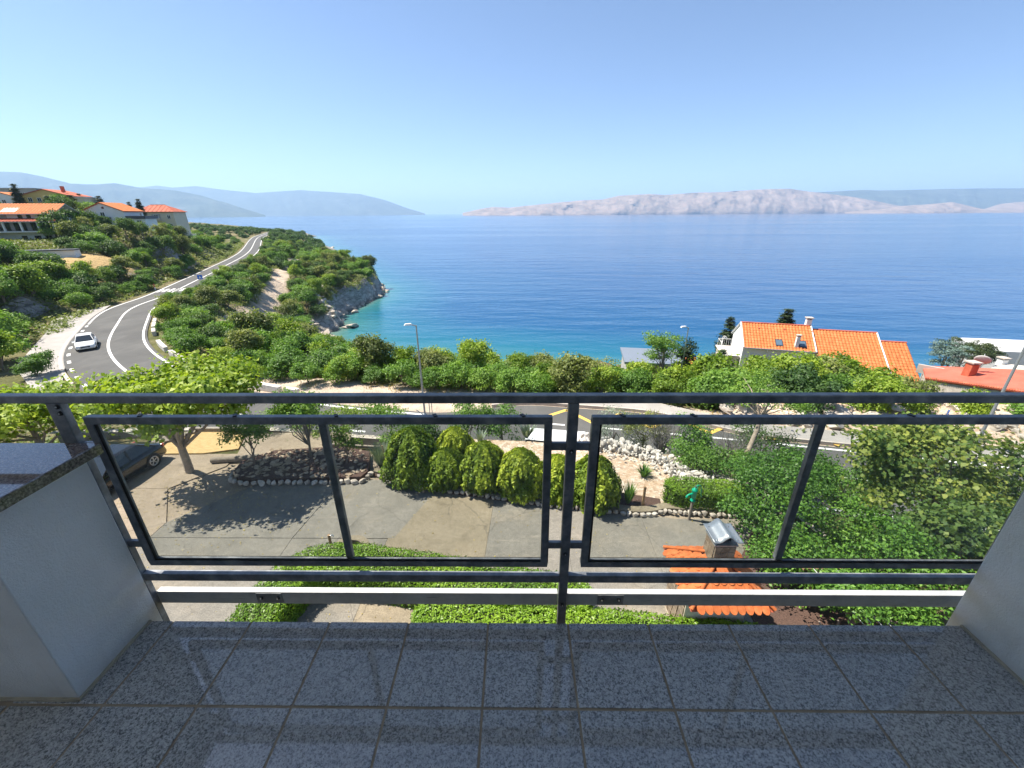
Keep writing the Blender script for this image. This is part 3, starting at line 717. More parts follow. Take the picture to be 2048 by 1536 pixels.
for x0, x1 in ((-4.6, -1.594), (-1.542, 0.1715), (0.2085, 1.929), (1.971, 4.6)):
    rb('lower_bar', (x0, 1.246, FZ + 0.0), (x1, 1.272, FZ + 0.068), 'steel_pale', bev=0.002)
def glass_panel(x0, x1, mull):
    z0, z1 = FZ + 0.237, FZ + 0.913; w = 0.027
    o = Vector((0.19, 1.24, FZ))
    fr = MB()
    for lo, hi in (((x0, 1.226, z1 - w), (x1, 1.250, z1)), ((x0, 1.226, z0), (x1, 1.250, z0 + w)), ((x0, 1.226, z0 + w), (x0 + w, 1.250, z1 - w)), ((x1 - w, 1.226, z0 + w), (x1, 1.250, z1 - w))):
        fr.box(Vector(lo) - o, Vector(hi) - o)
    f = fr.build('glass_panel_frame', M['steel'], rail, bevel=0.0025)
    rb('pane', (x0 + w * 0.8, 1.236, z0 + w * 0.8), (x1 - w * 0.8, 1.241, z1 - w * 0.8), 'pane_glass', f, 0)
    rb('mullion', (mull - 0.014, 1.2425, z0 + w), (mull + 0.014, 1.262, z1 - w), 'steel', f)
    g = MB()
    for lo, hi in (((x0 + w, 1.229, z0 + w), (x1 - w, 1.2355, z0 + w + 0.006)), ((x0 + w, 1.229, z0 + w), (x0 + w + 0.007, 1.2355, z1 - w))):
        g.box(Vector(lo) - o, Vector(hi) - o)
    g.build('rubber_gasket', M['rubber'], f)
    return f
glass_panel(-1.490, 0.121, -0.678); glass_panel(0.2555, 1.885, 1.045)
for x0, x1 in ((-1.5425, -1.4905), (0.1215, 0.1715), (0.2085, 0.255)):
    for z in (0.345, 0.795): rb('link', (x0, 1.231, FZ + z - 0.015), (x1, 1.246, FZ + z + 0.015), bev=0.0015)
def screw(x, z, y=1.222):
    MB().lathe([(0.0, -0.003), (0.007, -0.003), (0.0085, 0.0), (0.0085, 0.002)], (x - 0.19, y - 1.24, z), 12, axis='Y').build('screw', M['steel_black'], rail)
    MB().lathe([(0.0, -0.0045), (0.003, -0.0045), (0.003, -0.002)], (x - 0.19, y - 1.24, z), 8, axis='Y').build('screw_slot', M['galvanised'], rail)
for x, z in ((0.19, 0.78), (0.19, 0.31), (0.19, 0.03), (-1.553, 0.93), (-1.553, 0.955)): screw(x, z)
for x in (-1.06, 0.395):
    rb('bar_joint_plate', (x - 0.055, 1.2435, FZ + 0.008), (x + 0.055, 1.2459, FZ + 0.062), 'steel', None, 0)
    screw(x - 0.036, 0.035, 1.242); screw(x + 0.036, 0.035, 1.242)
for x in (-1.3, -0.97, -0.62, -0.28, 0.02, 0.36, 0.6, 1.33):
    MB().cbox((x - 0.19, 0.0, 0.9145), (0.012, 0.02, 0.003), (0, 0, 0.5)).build('clip', M['steel_black'], rail)

# ------------------------------------------------------------------ yard: slabs, beds, borders
yard = MB().box((-26, -30, -0.4), (11.2, 18.2, -0.055)).build('yard', M['concrete_old']); tag(yard, kind='structure')
def slab(poly, mat, th=0.05, gap=0.012):
    c = sum((Vector(p) for p in poly), Vector((0, 0))) / len(poly)
    q = [Vector(p) + (c - Vector(p)).normalized() * gap for p in poly]
    MB().prism(q, -0.054, -0.054 + th + random.uniform(0, 0.006)).build('concrete_slab', M[mat], yard, bevel=0.006, seg=1)
YJ = 12.15
slab([(-14.3, -2), (-8.75, -2), (-8.7, YJ), (-14.3, YJ)], 'concrete_grey'); slab([(-8.75, -2), (-5.2, -2), (-5.0, YJ), (-8.7, YJ)], 'concrete_grey')
slab([(-14.3, YJ), (-8.7, YJ), (-8.2, 15.9), (-11.8, 15.9), (-14.3, 13.0)], 'concrete_grey')
slab([(-8.7, YJ), (-4.75, YJ), (-3.6, 15.2), (-5.5, 15.9), (-8.2, 15.9)], 'concrete_grey')
slab([(-5.2, -2), (-1.9, -2), (-1.0, 14.5), (-3.6, 15.2), (-5.0, YJ)], 'concrete_tan')
slab([(-1.9, -2), (1.6, -2), (2.0, 14.0), (-1.0, 14.5)], 'concrete_grey')
slab([(1.6, -2), (4.9, -2), (5.1, 13.6), (2.0, 14.0)], 'concrete_grey'); slab([(4.9, -2), (11, -2), (11, 13.3), (6.5, 13.3), (5.1, 13.6)], 'concrete_grey')
slab([(-26, -2), (-14.3, -2), (-14.3, 13.0), (-16.0, 15.2), (-26, 15.2)], 'concrete_old'); slab([(-26, 15.2), (-16.0, 15.2), (-14.5, 17.0), (-14.5, 17.8), (-26, 18.0)], 'concrete_old')
# gravel terrace beyond the topiary, lawn, path patch
def sheet(name, poly, mat, z, par=yard): return MB().prism([tuple(p) for p in poly], z - 0.15, z).build(name, M[mat], par)
def PZ(px, py, z=0.0): return tuple(at_z(px, py, z)[:2])
sheet('gravel_terrace', [(-6.6, 16.3), (-3.9, 15.3), (1, 14.3), (5.0, 13.6), (6.4, 13.8), (10.6, 13.6), (10.2, 14.9), (8.6, 15.6), (7.4, 17.0), (4.4, 18.7), (0.7, 19.4), (-6, 19.9)], 'gravel', 0.006)
sheet('dry_lawn', [(-19.0, 18.1), (-19.4, 20.4), (-15.6, 20.4), (-14.9, 18.6), (-16.5, 18.15)], 'dry_lawn', 0.02)
sheet('gravel_path', [(-14.4, 17.4), (-14.8, 18.6), (-15.5, 20.3), (-9.5, 20.4), (-9, 18.6), (-10.5, 18.0)], 'concrete_old', 0.012)
sheet('mulch_bed', [(-6.9, 16.2), (-3.9, 15.05), (1.0, 14.05), (5.1, 13.45), (6.1, 13.7), (6.2, 14.5), (3.6, 15.2), (-1.0, 16.1), (-4.6, 17.4), (-6.6, 17.6)], 'mulch', 0.05)
sheet('mulch_bed', [(5.4, 6.0), (7.2, 8.6), (7.4, 10.4), (9.2, 12.6), (11.1, 12.6), (11.1, -2), (5.4, -2)], 'mulch', 0.03)

# rough stones: a few shapes, shared
def rock_mesh(name, mat, seed, sub=2, flat=1.0, jag=0.28, fac=False):
    bm = bmesh.new(); bmesh.ops.create_icosphere(bm, subdivisions=sub, radius=1.0)
    co = np.array([v.co[:] for v in bm.verts])
    d = 1 + jag * vnoise(co * 1.3 + seed * 7.1, seed) + jag * 0.5 * vnoise(co * 3.1 + seed, seed + 1)
    # chop by random planes for facets
    rr = np.random.default_rng(seed)
    co = co * d[:, None]
    for _ in range(10):
        n = rr.normal(size=3); n /= np.linalg.norm(n); h = rr.uniform(0.42, 0.75); s = co @ n - h
        co = co - np.where(s > 0, s * 0.9, 0)[:, None] * n
    co[:, 2] *= flat
    for v, c in zip(bm.verts, co): v.co = c
    me = bpy.data.meshes.new(name); bm.to_mesh(me); bm.free()
    me.materials.append(M[mat]); return me
BLOCK = [rock_mesh('border_stone', 'limestone', s, 2) for s in range(6)]
WHITE = [rock_mesh('wall_stone', 'white_stone', s + 20, 2) for s in range(6)]
SLATE = [rock_mesh('slate_piece', 'slate_brown', s + 40, 1, 0.3) for s in range(6)]
ROCKS = [rock_mesh('rock', 'limestone', s + 60, 3, 0.8, 0.4) for s in range(6)]
def stone_row(t, L, size, meshes, name='stone', z=0.0, rows=1, hh=0.16, base=(0, 0, 0)):
    L = catmull(L, 0.05); S = np.concatenate([[0], np.cumsum(np.linalg.norm(np.diff(L, axis=0), axis=1))])
    for r_ in range(rows):
        s = random.uniform(0, size)
        while s < S[-1]:
            w = size * random.uniform(0.7, 1.35)
            x = np.interp(s + w / 2, S, L[:, 0]); y = np.interp(s + w / 2, S, L[:, 1])
            x2 = np.interp(s + w / 2 + 0.1, S, L[:, 0]); y2 = np.interp(s + w / 2 + 0.1, S, L[:, 1])
            inst(name, random.choice(meshes), t, (x - base[0] + random.uniform(-.02, .02), y - base[1] + random.uniform(-.03, .03), z + hh * (r_ + 0.42)), (random.uniform(-.15, .15), random.uniform(-.15, .15), math.atan2(y2 - y, x2 - x) + random.choice((0, math.pi))), (w * 0.56, size * 0.52, hh * 0.68))
            s += w
border_line = [(-6.9, 16.25), (-5.2, 15.6), (-3.9, 15.1), (-1.9, 14.7), (1.0, 14.05), (3.5, 13.65), (5.0, 13.4), (5.8, 13.5), (6.3, 13.62), (8.0, 13.45), (9.2, 13.4)]
t = thing('stone_border', 'low border of pale stones along the topiary bed', 'border', (0, 14, 0))
stone_row(t, border_line, 0.24, BLOCK, hh=0.2, base=(0, 14))
cap = catmull([(p[0], p[1] + 0.28) for p in border_line], 0.3); cb = MB()
a = [(p[0], p[1] - 14 - 0.17, 0.17) for p in cap]; b = [(p[0], p[1] - 14 + 0.16, 0.18) for p in cap]; n = len(a)
cb.add(a + b, [(k, k + 1, n + k + 1, n + k) for k in range(n - 1)]); cb.add([(p[0], p[1], 0) for p in a] + a, [(k, k + 1, n + k + 1, n + k) for k in range(n - 1)]); cb.add([(p[0], p[1], 0) for p in b] + b, [(k, k + 1, n + k + 1, n + k) for k in range(n - 1)])
cb.build('mortar_cap', M['concrete_tan'], t)
# raised rock bed with the young trees
bed_out = [(-13.75, 16.2), (-13.2, 15.62), (-12.3, 15.45), (-10.2, 15.5), (-8.4, 15.55), (-7.2, 15.7), (-7.0, 16.2)]
t = thing('rock_garden', 'raised bed of loose brown stone pieces under the young trees', 'flower bed', (-10.4, 16.5, 0))
MB().prism([(p[0] + 10.4, p[1] - 16.5) for p in [(-13.6, 16.3), (-13.1, 15.72), (-12.2, 15.6), (-7.3, 15.8), (-7.1, 16.3), (-7.6, 18.0), (-9.3, 18.5), (-12.6, 18.1), (-13.7, 17.2)]], -0.05, 0.24).build('soil', M['mulch'], t)
stone_row(t, bed_out, 0.30, BLOCK, 'border_stone', hh=0.26, base=(-10.4, 16.5))
for k in range(290):
    x = random.uniform(-13.5, -7.3); y = random.uniform(15.75, 18.2)
    if y > 17.4 and (x < -12.9 or x > -7.9): continue
    s = random.uniform(0.07, 0.2)
    inst('stone_piece', random.choice(SLATE), t, (x + 10.4, y - 16.5, 0.24 + random.uniform(0, 0.03)), (random.uniform(-.35, .35), random.uniform(-.35, .35), random.uniform(0, 6.3)), (s * 1.25, s * 0.8, s))
# dry stone wall of white rubble along the terrace edge
t = thing('dry_stone_wall', 'loose white rubble dry stone wall at the edge of the gravel terrace', 'wall', (4, 18, 0))
dw = catmull([(3.6, 19.0), (4.6, 18.75), (6.2, 18.3), (7.3, 17.3), (7.7, 16.4), (8.5, 15.5), (9.6, 15.0)], 0.1)
for k in range(280):
    i = random.randrange(len(dw)); q = dw[i]; h = random.random()
    s = random.uniform(0.09, 0.20)
    inst('stone', random.choice(WHITE), t, (q[0] - 4 + random.gauss(0, 0.26), q[1] - 18 + random.gauss(0, 0.22), 0.06 + h * h * 0.4), (random.uniform(0, 3), random.uniform(0, 3), random.uniform(0, 6.3)), (s * random.uniform(.9, 1.4), s, s * random.uniform(.6, .9)))
rub = MB(); rsm = [rock_mesh('rubble', 'white_stone', q_ + 90, 1) for q_ in range(4)]
for k in range(700):
    q = dw[random.randrange(len(dw))]; me_ = random.choice(rsm); s = random.uniform(0.04, 0.1); mt = Euler((random.uniform(0, 6), random.uniform(0, 6), 0)).to_matrix()
    off = Vector((q[0] - 4 + random.gauss(0, 0.45), q[1] - 18 + random.gauss(0, 0.4), random.uniform(0.0, 0.25)))
    rub.add([mt @ v.co * s + off for v in me_.vertices], [tuple(p.vertices) for p in me_.polygons])
tag(rub.build('rubble', M['white_stone'], t, recalc=False), kind='stuff')
# retaining wall under terrace, above road
rw = MB(); e = catmull([(-27, 20.4), (-16, 20.9), (-8, 19.9), (0, 19.2), (4, 18.8), (8, 17.3), (11, 15.0), (12, 12)], 0.5)
for p, q in zip(e[:-1], e[1:]):
    d = (q - p); n2_ = np.array([-d[1], d[0]]) / np.linalg.norm(d) * 0.18
    rw.add([(p[0] - n2_[0], p[1] - n2_[1], -0.02), (q[0] - n2_[0], q[1] - n2_[1], -0.02), (q[0] + n2_[0], q[1] + n2_[1], -0.02), (p[0] + n2_[0], p[1] + n2_[1], -0.02), (p[0] + n2_[0], p[1] + n2_[1], -3.3), (q[0] + n2_[0], q[1] + n2_[1], -3.3)], [(0, 1, 2, 3), (3, 2, 5, 4)])
tag(rw.build('retaining_wall', M['kerb_stone']), 'long grey retaining wall holding the garden above the road', 'wall')
# ------------------------------------------------------------------ foliage
def leaf_mesh(name, P, Nrm, L, W, tint, mat, droop=0.0, tdir=None, seed=0):
    """many small four-cornered leaves; P (n,3) centres, Nrm (n,3) rough facing, L/W (n,) length and width"""
    r = np.random.default_rng(seed); n = len(P)
    Nrm = Nrm / (np.linalg.norm(Nrm, axis=1)[:, None] + 1e-9)
    T = r.normal(size=(n, 3)) if tdir is None else tdir + r.normal(size=(n, 3)) * 0.25
    T[:, 2] -= droop
    T -= Nrm * (T * Nrm).sum(1)[:, None]; T /= np.linalg.norm(T, axis=1)[:, None] + 1e-9
    B = np.cross(Nrm, T)
    L = np.broadcast_to(L, n)[:, None]; W = np.broadcast_to(W, n)[:, None]
    lift = Nrm * (W * 0.28)
    V = np.stack([P - T * L * 0.5, P + B * W * 0.5 + lift, P + T * L * 0.5, P - B * W * 0.5 + lift], 1).reshape(-1, 3)
    me = bpy.data.meshes.new(name)
    me.vertices.add(n * 4); me.vertices.foreach_set('co', V.reshape(-1).astype(np.float32))
    me.loops.add(n * 4); me.loops.foreach_set('vertex_index', np.arange(n * 4, dtype=np.int32))
    me.polygons.add(n); me.polygons.foreach_set('loop_start', np.arange(0, n * 4, 4, dtype=np.int32))
    me.update(calc_edges=True)
    at = me.attributes.new('tint', 'FLOAT', 'POINT'); at.data.foreach_set('value', np.repeat(np.clip(tint, 0, 1), 4).astype(np.float32))
    me.materials.append(M[mat]); return me
def crown_cloud(lobes, nclump, per, sig, seed, shell=(0.55, 1.0), flat=0.7, updir=0.35):
    """leaf clumps spread through ellipsoid lobes [(cx,cy,cz,rx,ry,rz)] -> centres, normals, clump tint"""
    r = np.random.default_rng(seed); lob = np.array(lobes, float)
    w = (lob[:, 3] * lob[:, 4] + lob[:, 4] * lob[:, 5]); w = w / w.sum()
    k = r.choice(len(lob), nclump, p=w)
    d = r.normal(size=(nclump, 3)); d /= np.linalg.norm(d, axis=1)[:, None]
    d[:, 2] = np.where(d[:, 2] < -0.35, -d[:, 2], d[:, 2])
    rad = r.uniform(shell[0] ** 2, shell[1] ** 2, nclump) ** 0.5
    C = lob[k, :3] + d * lob[k, 3:] * rad[:, None]
    ct = r.uniform(0.1, 0.75, nclump)
    off = r.normal(size=(nclump, per, 3)) * sig; off[..., 2] *= flat
    P = (C[:, None] + off).reshape(-1, 3)
    Nn = (d[:, None] * 0.8 + np.array([0, 0, updir]) + r.normal(size=(nclump, per, 3)) * 0.55).reshape(-1, 3)
    tint = (ct[:, None] + r.normal(size=(nclump, per)) * 0.14).reshape(-1)
    return P, Nn, tint, C
def limb_mesh(name, C, base, top, r0, mat, seed, nl=9, wob=0.12):
    """tapered trunk with limbs reaching clump centres"""
    r = np.random.default_rng(seed); b = MB(); base = np.array(base, float); top = np.array(top, float)
    tr = [base + (top - base) * t + np.array([r.normal() * wob, r.normal() * wob, 0]) * (t * (1 - t) * 2) for t in np.linspace(0, 1, 5)]
    b.tube(tr, list(np.linspace(r0, r0 * 0.62, 5)), 8)
    for i in r.choice(len(C), min(nl, len(C)), replace=False):
        s = tr[int(r.integers(2, 5))]; e = s + (C[i] - s) * 0.92; m = (s + e) / 2 + r.normal(size=3) * np.linalg.norm(e - s) * 0.08 + np.array([0, 0, np.linalg.norm(e - s) * 0.08])
        b.tube([s, m, e], [r0 * 0.5, r0 * 0.3, r0 * 0.08], 5)
    me = b.mesh(name); me.materials.append(M[mat]); return me
def tree(name, label, cat, loc, lobes, nclump, per, sig, L, mat, trunk=None, seed=1, group=None, bark='bark', Wf=0.62, droop=0.0, nl=9, shell=(0.55, 1.0), flat=0.7):
    P, Nn, ti, C = crown_cloud(lobes, nclump, per, sig, seed, shell, flat)
    r = np.random.default_rng(seed + 5); Ls = L * r.uniform(0.7, 1.3, len(P))
    t = thing(name, label, cat, loc, 0, group)
    inst('crown', leaf_mesh('crown', P, Nn, Ls, Ls * Wf, ti, mat, droop, seed=seed), t)
    if trunk is None: trunk = ((0, 0, -0.3), (lobes[0][0] * 0.4, lobes[0][1] * 0.4, lobes[0][2] * 0.75), 0.1)
    inst('trunk', limb_mesh('trunk', C, *trunk, bark, seed, nl), t)
    return t

# shared shrub shapes, about 1 m in radius
LIB = {}
def shrub_variants(key, mat, n, lob_fn, nclump=105, per=44, sig=0.125, L=0.105, trunk_h=0.7):
    LIB[key] = []
    for s in range(n):
        r = np.random.default_rng(100 + s + hash(key) % 50 if False else 100 + s * 7 + len(key))
        lobes = lob_fn(r)
        P, Nn, ti, C = crown_cloud(lobes, nclump, per, sig, 200 + s)
        Ls = L * r.uniform(0.7, 1.35, len(P))
        LIB[key].append((leaf_mesh('crown', P, Nn, Ls, Ls * 0.66, ti, mat, seed=s), limb_mesh('trunk', C, (0, 0, -0.5), (0, 0, trunk_h), 0.06, 'bark', s, 7)))
def round_lobes(r):
    L_ = [(0, 0, 0.85, 0.78, 0.78, 0.68)]
    for k in range(9):
        a = r.uniform(0, 6.28); d = r.uniform(0.3, 0.95); q = r.uniform(0.22, 0.5)
        L_.append((math.cos(a) * d, math.sin(a) * d, r.uniform(0.45, 1.25), q, q, q * 0.8))
    return L_
def tall_lobes(r):
    L_ = [(0, 0, 1.2, 0.6, 0.6, 0.8)]
    for k in range(7):
        a = r.uniform(0, 6.28); d = r.uniform(0.3, 0.7); q = r.uniform(0.28, 0.46)
        L_.append((math.cos(a) * d, math.sin(a) * d, r.uniform(0.6, 1.9), q, q, q * 0.65))
    return L_
shrub_variants('green', 'leaf_bush', 8, round_lobes)
shrub_variants('dark', 'leaf_dark', 4, round_lobes)
shrub_variants('olive', 'leaf_olive', 3, tall_lobes)
shrub_variants('bright', 'leaf_bright', 4, tall_lobes)
shrub_variants('ochre', 'leaf_ochre', 2, round_lobes, 60, 26)
def cyp_lobes(r): return [(0, 0, 0.9 + k * 0.95, 0.42 * (1 - (k / 5.2) ** 2.6) + 0.07, 0.42 * (1 - (k / 5.2) ** 2.6) + 0.07, 0.75) for k in range(6)]
shrub_variants('cypress', 'leaf_cypress', 2, cyp_lobes, 260, 30, 0.10, 0.14, 3.0)
def shrub(key, x, y, s, label, cat='bush', group=None, name='bush', z=None, sz=None, sink=0.25):
    c, tr = random.choice(LIB[key]); z = gz(x, y) if z is None else z
    t = thing(name, label, cat, (x, y, z - sink * s * 0.5), random.uniform(0, 6.28), group)
    sc = (s * random.uniform(0.9, 1.12), s * random.uniform(0.9, 1.12), (sz or s) * random.uniform(0.85, 1.15))
    o1 = inst('crown', c, t, scale=sc); inst('trunk', tr, t, scale=sc)
    return t
def scatter(poly, n, rmin, accept, seed):
    """blue-noise points inside a polygon (x, y)"""
    r = random.Random(seed); pts = []; P = np.array(poly); x0, y0 = P.min(0); x1, y1 = P.max(0)
    def inside(x, y):
        c = False; j = len(P) - 1
        for i in range(len(P)):
            if (P[i, 1] > y) != (P[j, 1] > y) and x < (P[j, 0] - P[i, 0]) * (y - P[i, 1]) / (P[j, 1] - P[i, 1]) + P[i, 0]: c = not c
            j = i
        return c
    tries = 0
    while len(pts) < n and tries < n * 80:
        tries += 1; x = r.uniform(x0, x1); y = r.uniform(y0, y1); rm = rmin(x, y) if callable(rmin) else rmin
        if not inside(x, y) or not accept(x, y): continue
        if any((x - a) ** 2 + (y - b) ** 2 < rm * rm for a, b, *_ in pts): continue
        pts.append((x, y))
    return pts
HOUSE_SPOTS = []     # (x, y, radius) kept free of bushes; filled below by the survey of the houses
for px, py, k, rr in ((235, 450, 113, 8.5), (315, 450, 144, 8.5), (105, 405, 140, 10), (60, 470, 98, 9.5), (105, 508, 84, 4.5), (15, 398, 152, 8), (50, 402, 158, 6)):
    q = at_k(px, py, k); HOUSE_SPOTS.append((q[0], q[1], rr))
OPEN = [(186, 405, 262, 447, 108), (262, 425, 300, 452, 112), (284, 408, 352, 448, 138), (62, 378, 146, 408, 133), (-20, 412, 122, 470, 93), (68, 494, 138, 514, 82), (140, 502, 208, 528, 78), (0, 380, 60, 405, 148)]
def road_d(x, y): return math.sqrt(float((((ROAD - (x, y)) ** 2).sum(1)).min()))
PATH2 = [np.array(p[:2]) for p in PATH]
def free(x, y, rd=6.2):
    if road_d(x, y) < rd: return False
    if float(seg_dist(np.array([x, y]), PATH2)) < 3.0: return False
    if float(seg_dist(np.array([x, y]), CLEAR)) < 4.6: return False
    if float(seg_dist(np.array([x, y]), LAYC)) < 9.0: return False
    if any((x - a) ** 2 + (y - b) ** 2 < c * c for a, b, c in HOUSE_SPOTS): return False
    if x < -60 and y > 40:          # keep the open ground in front of the houses that the survey shows
        for dz, dx in ((1.2, 0), (2.6, 0), (4.2, 0), (2.2, 1.8), (2.2, -1.8)):
            q = np.array([x + dx, y + dx * 0.8, gz(x, y) + dz]) - EYE; kk = q @ AF; u_ = 1024 + FPX * (q @ AR) / kk; v_ = 768 - FPX * (q @ AU) / kk
            if any(a < u_ < c and b < v_ < d and kk < e for a, b, c, d, e in OPEN): return False
    return True
def on_land(x, y, zmin=-14.2): return gz(x, y) > zmin
def pick(w): return random.choices(list(w), list(w.values()))[0]
LOOK = {'green': 'mid green', 'dark': 'dark green', 'olive': 'olive green', 'bright': 'bright green', 'ochre': 'yellow-brown'}
ORD = ['nearest', 'second nearest', 'third nearest', 'fourth nearest', 'fifth nearest', 'sixth nearest', 'seventh nearest', 'eighth nearest', 'ninth nearest', 'tenth nearest', 'eleventh nearest', 'twelfth nearest', 'thirteenth nearest', 'fourteenth nearest', 'fifteenth nearest', 'sixteenth nearest', 'seventeenth nearest', 'eighteenth nearest', 'nineteenth nearest', 'twentieth nearest'] + ['twenty-' + w + ' nearest' for w in ('first', 'second', 'third', 'fourth', 'fifth', 'sixth', 'seventh', 'eighth', 'ninth')] + ['thirtieth nearest'] + ['thirty-' + w + ' nearest' for w in ('first', 'second', 'third', 'fourth', 'fifth', 'sixth', 'seventh', 'eighth', 'ninth')] + ['fortieth nearest'] + ['forty-' + w + ' nearest' for w in ('first', 'second', 'third', 'fourth', 'fifth', 'sixth', 'seventh', 'eighth', 'ninth')]
def single_out(items, marks):
    """items: (object, look); names each by its rank of distance to the closest landmark"""
    by = {}
    for o, look in items:
        m = min(marks, key=lambda q: (o.location.x - q[1]) ** 2 + (o.location.y - q[2]) ** 2)
        by.setdefault((look, m[0]), []).append((math.hypot(o.location.x - m[1], o.location.y - m[2]), o))
    for (look, m), L_ in by.items():
        for i, (_, o) in enumerate(sorted(L_, key=lambda q: q[0])): o['label'] = f'{look}, {ORD[i]} to {m}'
def mk(name, px, py, z): q = at_z(px, py, z); return (name, q[0], q[1])
def mkk(name, px, py, k): q = at_k(px, py, k); return (name, q[0], q[1])
# headland between the road and the cove
head = [tuple(ROAD[i] + RN[i] * 5.5) for i in range(road_i(-24, 29.5), road_i(-125, 205), -4)] + [(-135, 235), (-118, 290), (-93, 238), (-74, 196), (-63, 182), (-59, 168), (-58, 150), (-59, 130), (-56, 116), (-53, 104), (-48, 94), (-40, 84), (-33, 72), (-24, 58), (-14, 45), (-12, 36)]
HM = [('the cove steps', -42, 80), ('the landing slab', -36, 76), ('the last guard blocks', -24, 34), ('the guard blocks on the bend', -44, 48), ('the guard blocks after the bend', -54, 62), ('the blue crossing sign', -68, 86), ('the lower path lamp', -60, 88), ('the lower end of the sandy path', -50, 66), ('the upper path lamp', -72, 116), ('the bend of the sandy path', -80, 140), ('the top of the sandy path', -92, 175), ('the cliff tip', -60, 165), ('the cove cliff', -58, 125), ('the rocks behind the cove', -54, 104), ('the short path lamp', -24, 42), ('the far straight road', -105, 170), ('the road end', -128, 220), ('the outer shore', -104, 245), ('the slope above the cove steps', -40, 64)]
pts = scatter(head, 290, lambda x, y: 2.2 + max(0, y - 60) * 0.014, lambda x, y: free(x, y, 6.0) and on_land(x, y, -14.8), 3)
items = []
for x, y in pts:
    k = pick({'green': 5, 'dark': 2.2, 'olive': 1.5, 'bright': 1.6, 'ochre': 0.04})
    s = random.uniform(1.7, 2.6) * (1 + max(0, y - 80) * 0.0022)
    if road_d(x, y) < 9: s *= 0.72
    items.append((shrub(k, x, y, s, 'headland bush', 'bush', 'bushes of the wooded headland', 'headland_bush'), f'{LOOK[k]} headland bush'))
single_out(items, HM)
# hillside inland of the road
hillA = [tuple(ROAD[i] - RN[i] * 5.8) for i in range(road_i(-64, 66), road_i(-92, 128), -3)] + [(-120, 140), (-150, 130), (-135, 90), (-110, 50), (-84, 40), (-68, 46)]
hillB = [tuple(ROAD[i] - RN[i] * 6.2) for i in range(road_i(-92, 128), road_i(-150, 240), -4)] + [(-215, 280), (-260, 260), (-240, 200), (-200, 140), (-150, 130), (-120, 140)]
IM = [mkk('the white gabled house', 217, 456, 110), mkk('the cream house', 317, 460, 140), mkk('the yellow house', 100, 417, 135), mkk('the terraced house', 52, 484, 94), mkk('the garden wall', 103, 520, 83), mkk('the dry clearing', 180, 512, 86), mkk('the small shed', 378, 480, 150), mkk('the small white house', 8, 410, 152), ('the lay-by', -66, 58), ('the zebra crossing', -80, 86), ('the rock cutting', -98, 120), ('the inside of the bend', -70, 68), ('the far straight of the road', -115, 160), ('the road end', -140, 215), mkk('the slope under the clearing', 200, 560, 82), mkk('the left picture edge', 5, 560, 66), mkk('the long grey building', 25, 396, 178), ('the far hill crest', -190, 220)]
items = []
for poly, nb_, rm, sd in ((hillA, 210, lambda x, y: 2.7 + max(0, math.hypot(x, y) - 90) * 0.012, 5), (hillB, 88, lambda x, y: 5.0 + max(0, math.hypot(x, y) - 170) * 0.02, 6)):
    for x, y in scatter(poly, nb_, rm, lambda x, y: free(x, y, 6.0), sd):
        k = pick({'green': 5, 'dark': 3, 'olive': 1.5, 'bright': 1.3, 'ochre': 0.06}); d = math.hypot(x, y)
        s = random.uniform(1.8, 2.9) * (1 + max(0, d - 100) * 0.0012)
        if road_d(x, y) < 9: s *= 0.7
        items.append((shrub(k, x, y, s, 'hillside bush', 'bush', 'bushes on the inland hillside', 'hillside_bush'), f'{LOOK[k]} hillside bush'))
single_out(items, IM)
# far woods: one mass
far = scatter([(-230, 260), (-330, 420), (-320, 640), (-262, 560), (-214, 455), (-182, 405), (-160, 358), (-138, 322), (-124, 296), (-138, 238), (-152, 250), (-180, 300)], 420, 4.6, lambda x, y: road_d(x, y) > 6 and on_land(x, y, -15.5), 8)
P_, N_, T_ = [], [], []
for x, y in far:
    s = random.uniform(2.0, 3.0); r = np.random.default_rng(int(abs(x * 10)))
    P, Nn, ti, C = crown_cloud(round_lobes(r), 36, 12, 0.17, int(abs(y * 10)))
    P_.append(P * s + np.array([x, y, gz(x, y) - 0.5])); N_.append(Nn); T_.append(ti)
P_ = np.concatenate(P_); o = inst('distant_woods', leaf_mesh('distant_woods', P_, np.concatenate(N_), 0.75, 0.55, np.concatenate(T_), 'leaf_dark')); tag(o, 'far green woods beyond the road end down to the outer point', 'woods', kind='stuff')
# belt of trees beyond the road, in front of the sea
belt = [(-13, 33.5), (-2, 33), (8, 32), (16, 30.5), (18, 36), (14, 44), (0, 48), (-14, 46), (-22, 44), (-21, 36)]
items = []
for x, y in scatter(belt, 70, 2.0, lambda x, y: True, 12):
    k = pick({'green': 6, 'bright': 2.2, 'olive': 1}); s = random.uniform(1.6, 2.3) * (0.98 if y > 36 else 0.88)
    if x < -6: s *= 0.88
    items.append((shrub(k, x, y, s, 'belt tree', 'tree', 'trees in the belt beyond the road', 'belt_tree'), f'{LOOK[k]} tree of the belt before the sea'))
single_out(items, [('the tall street lamp', -7.2, 28.4), ('the short path lamp', -23, 39), ('the bus bay', 4, 31), ('the grey flat building', 16, 44), ('the mooring buoy', 0, 50), ('the slim street lamp', 15, 34), ('the landing slab', -18, 50), ('the zigzag bus markings', 11, 29)])
belt2 = [(17, 31), (24, 29.5), (33, 27), (42, 24), (50, 26), (48, 34), (38, 39), (26, 41), (16, 40)]
items = []
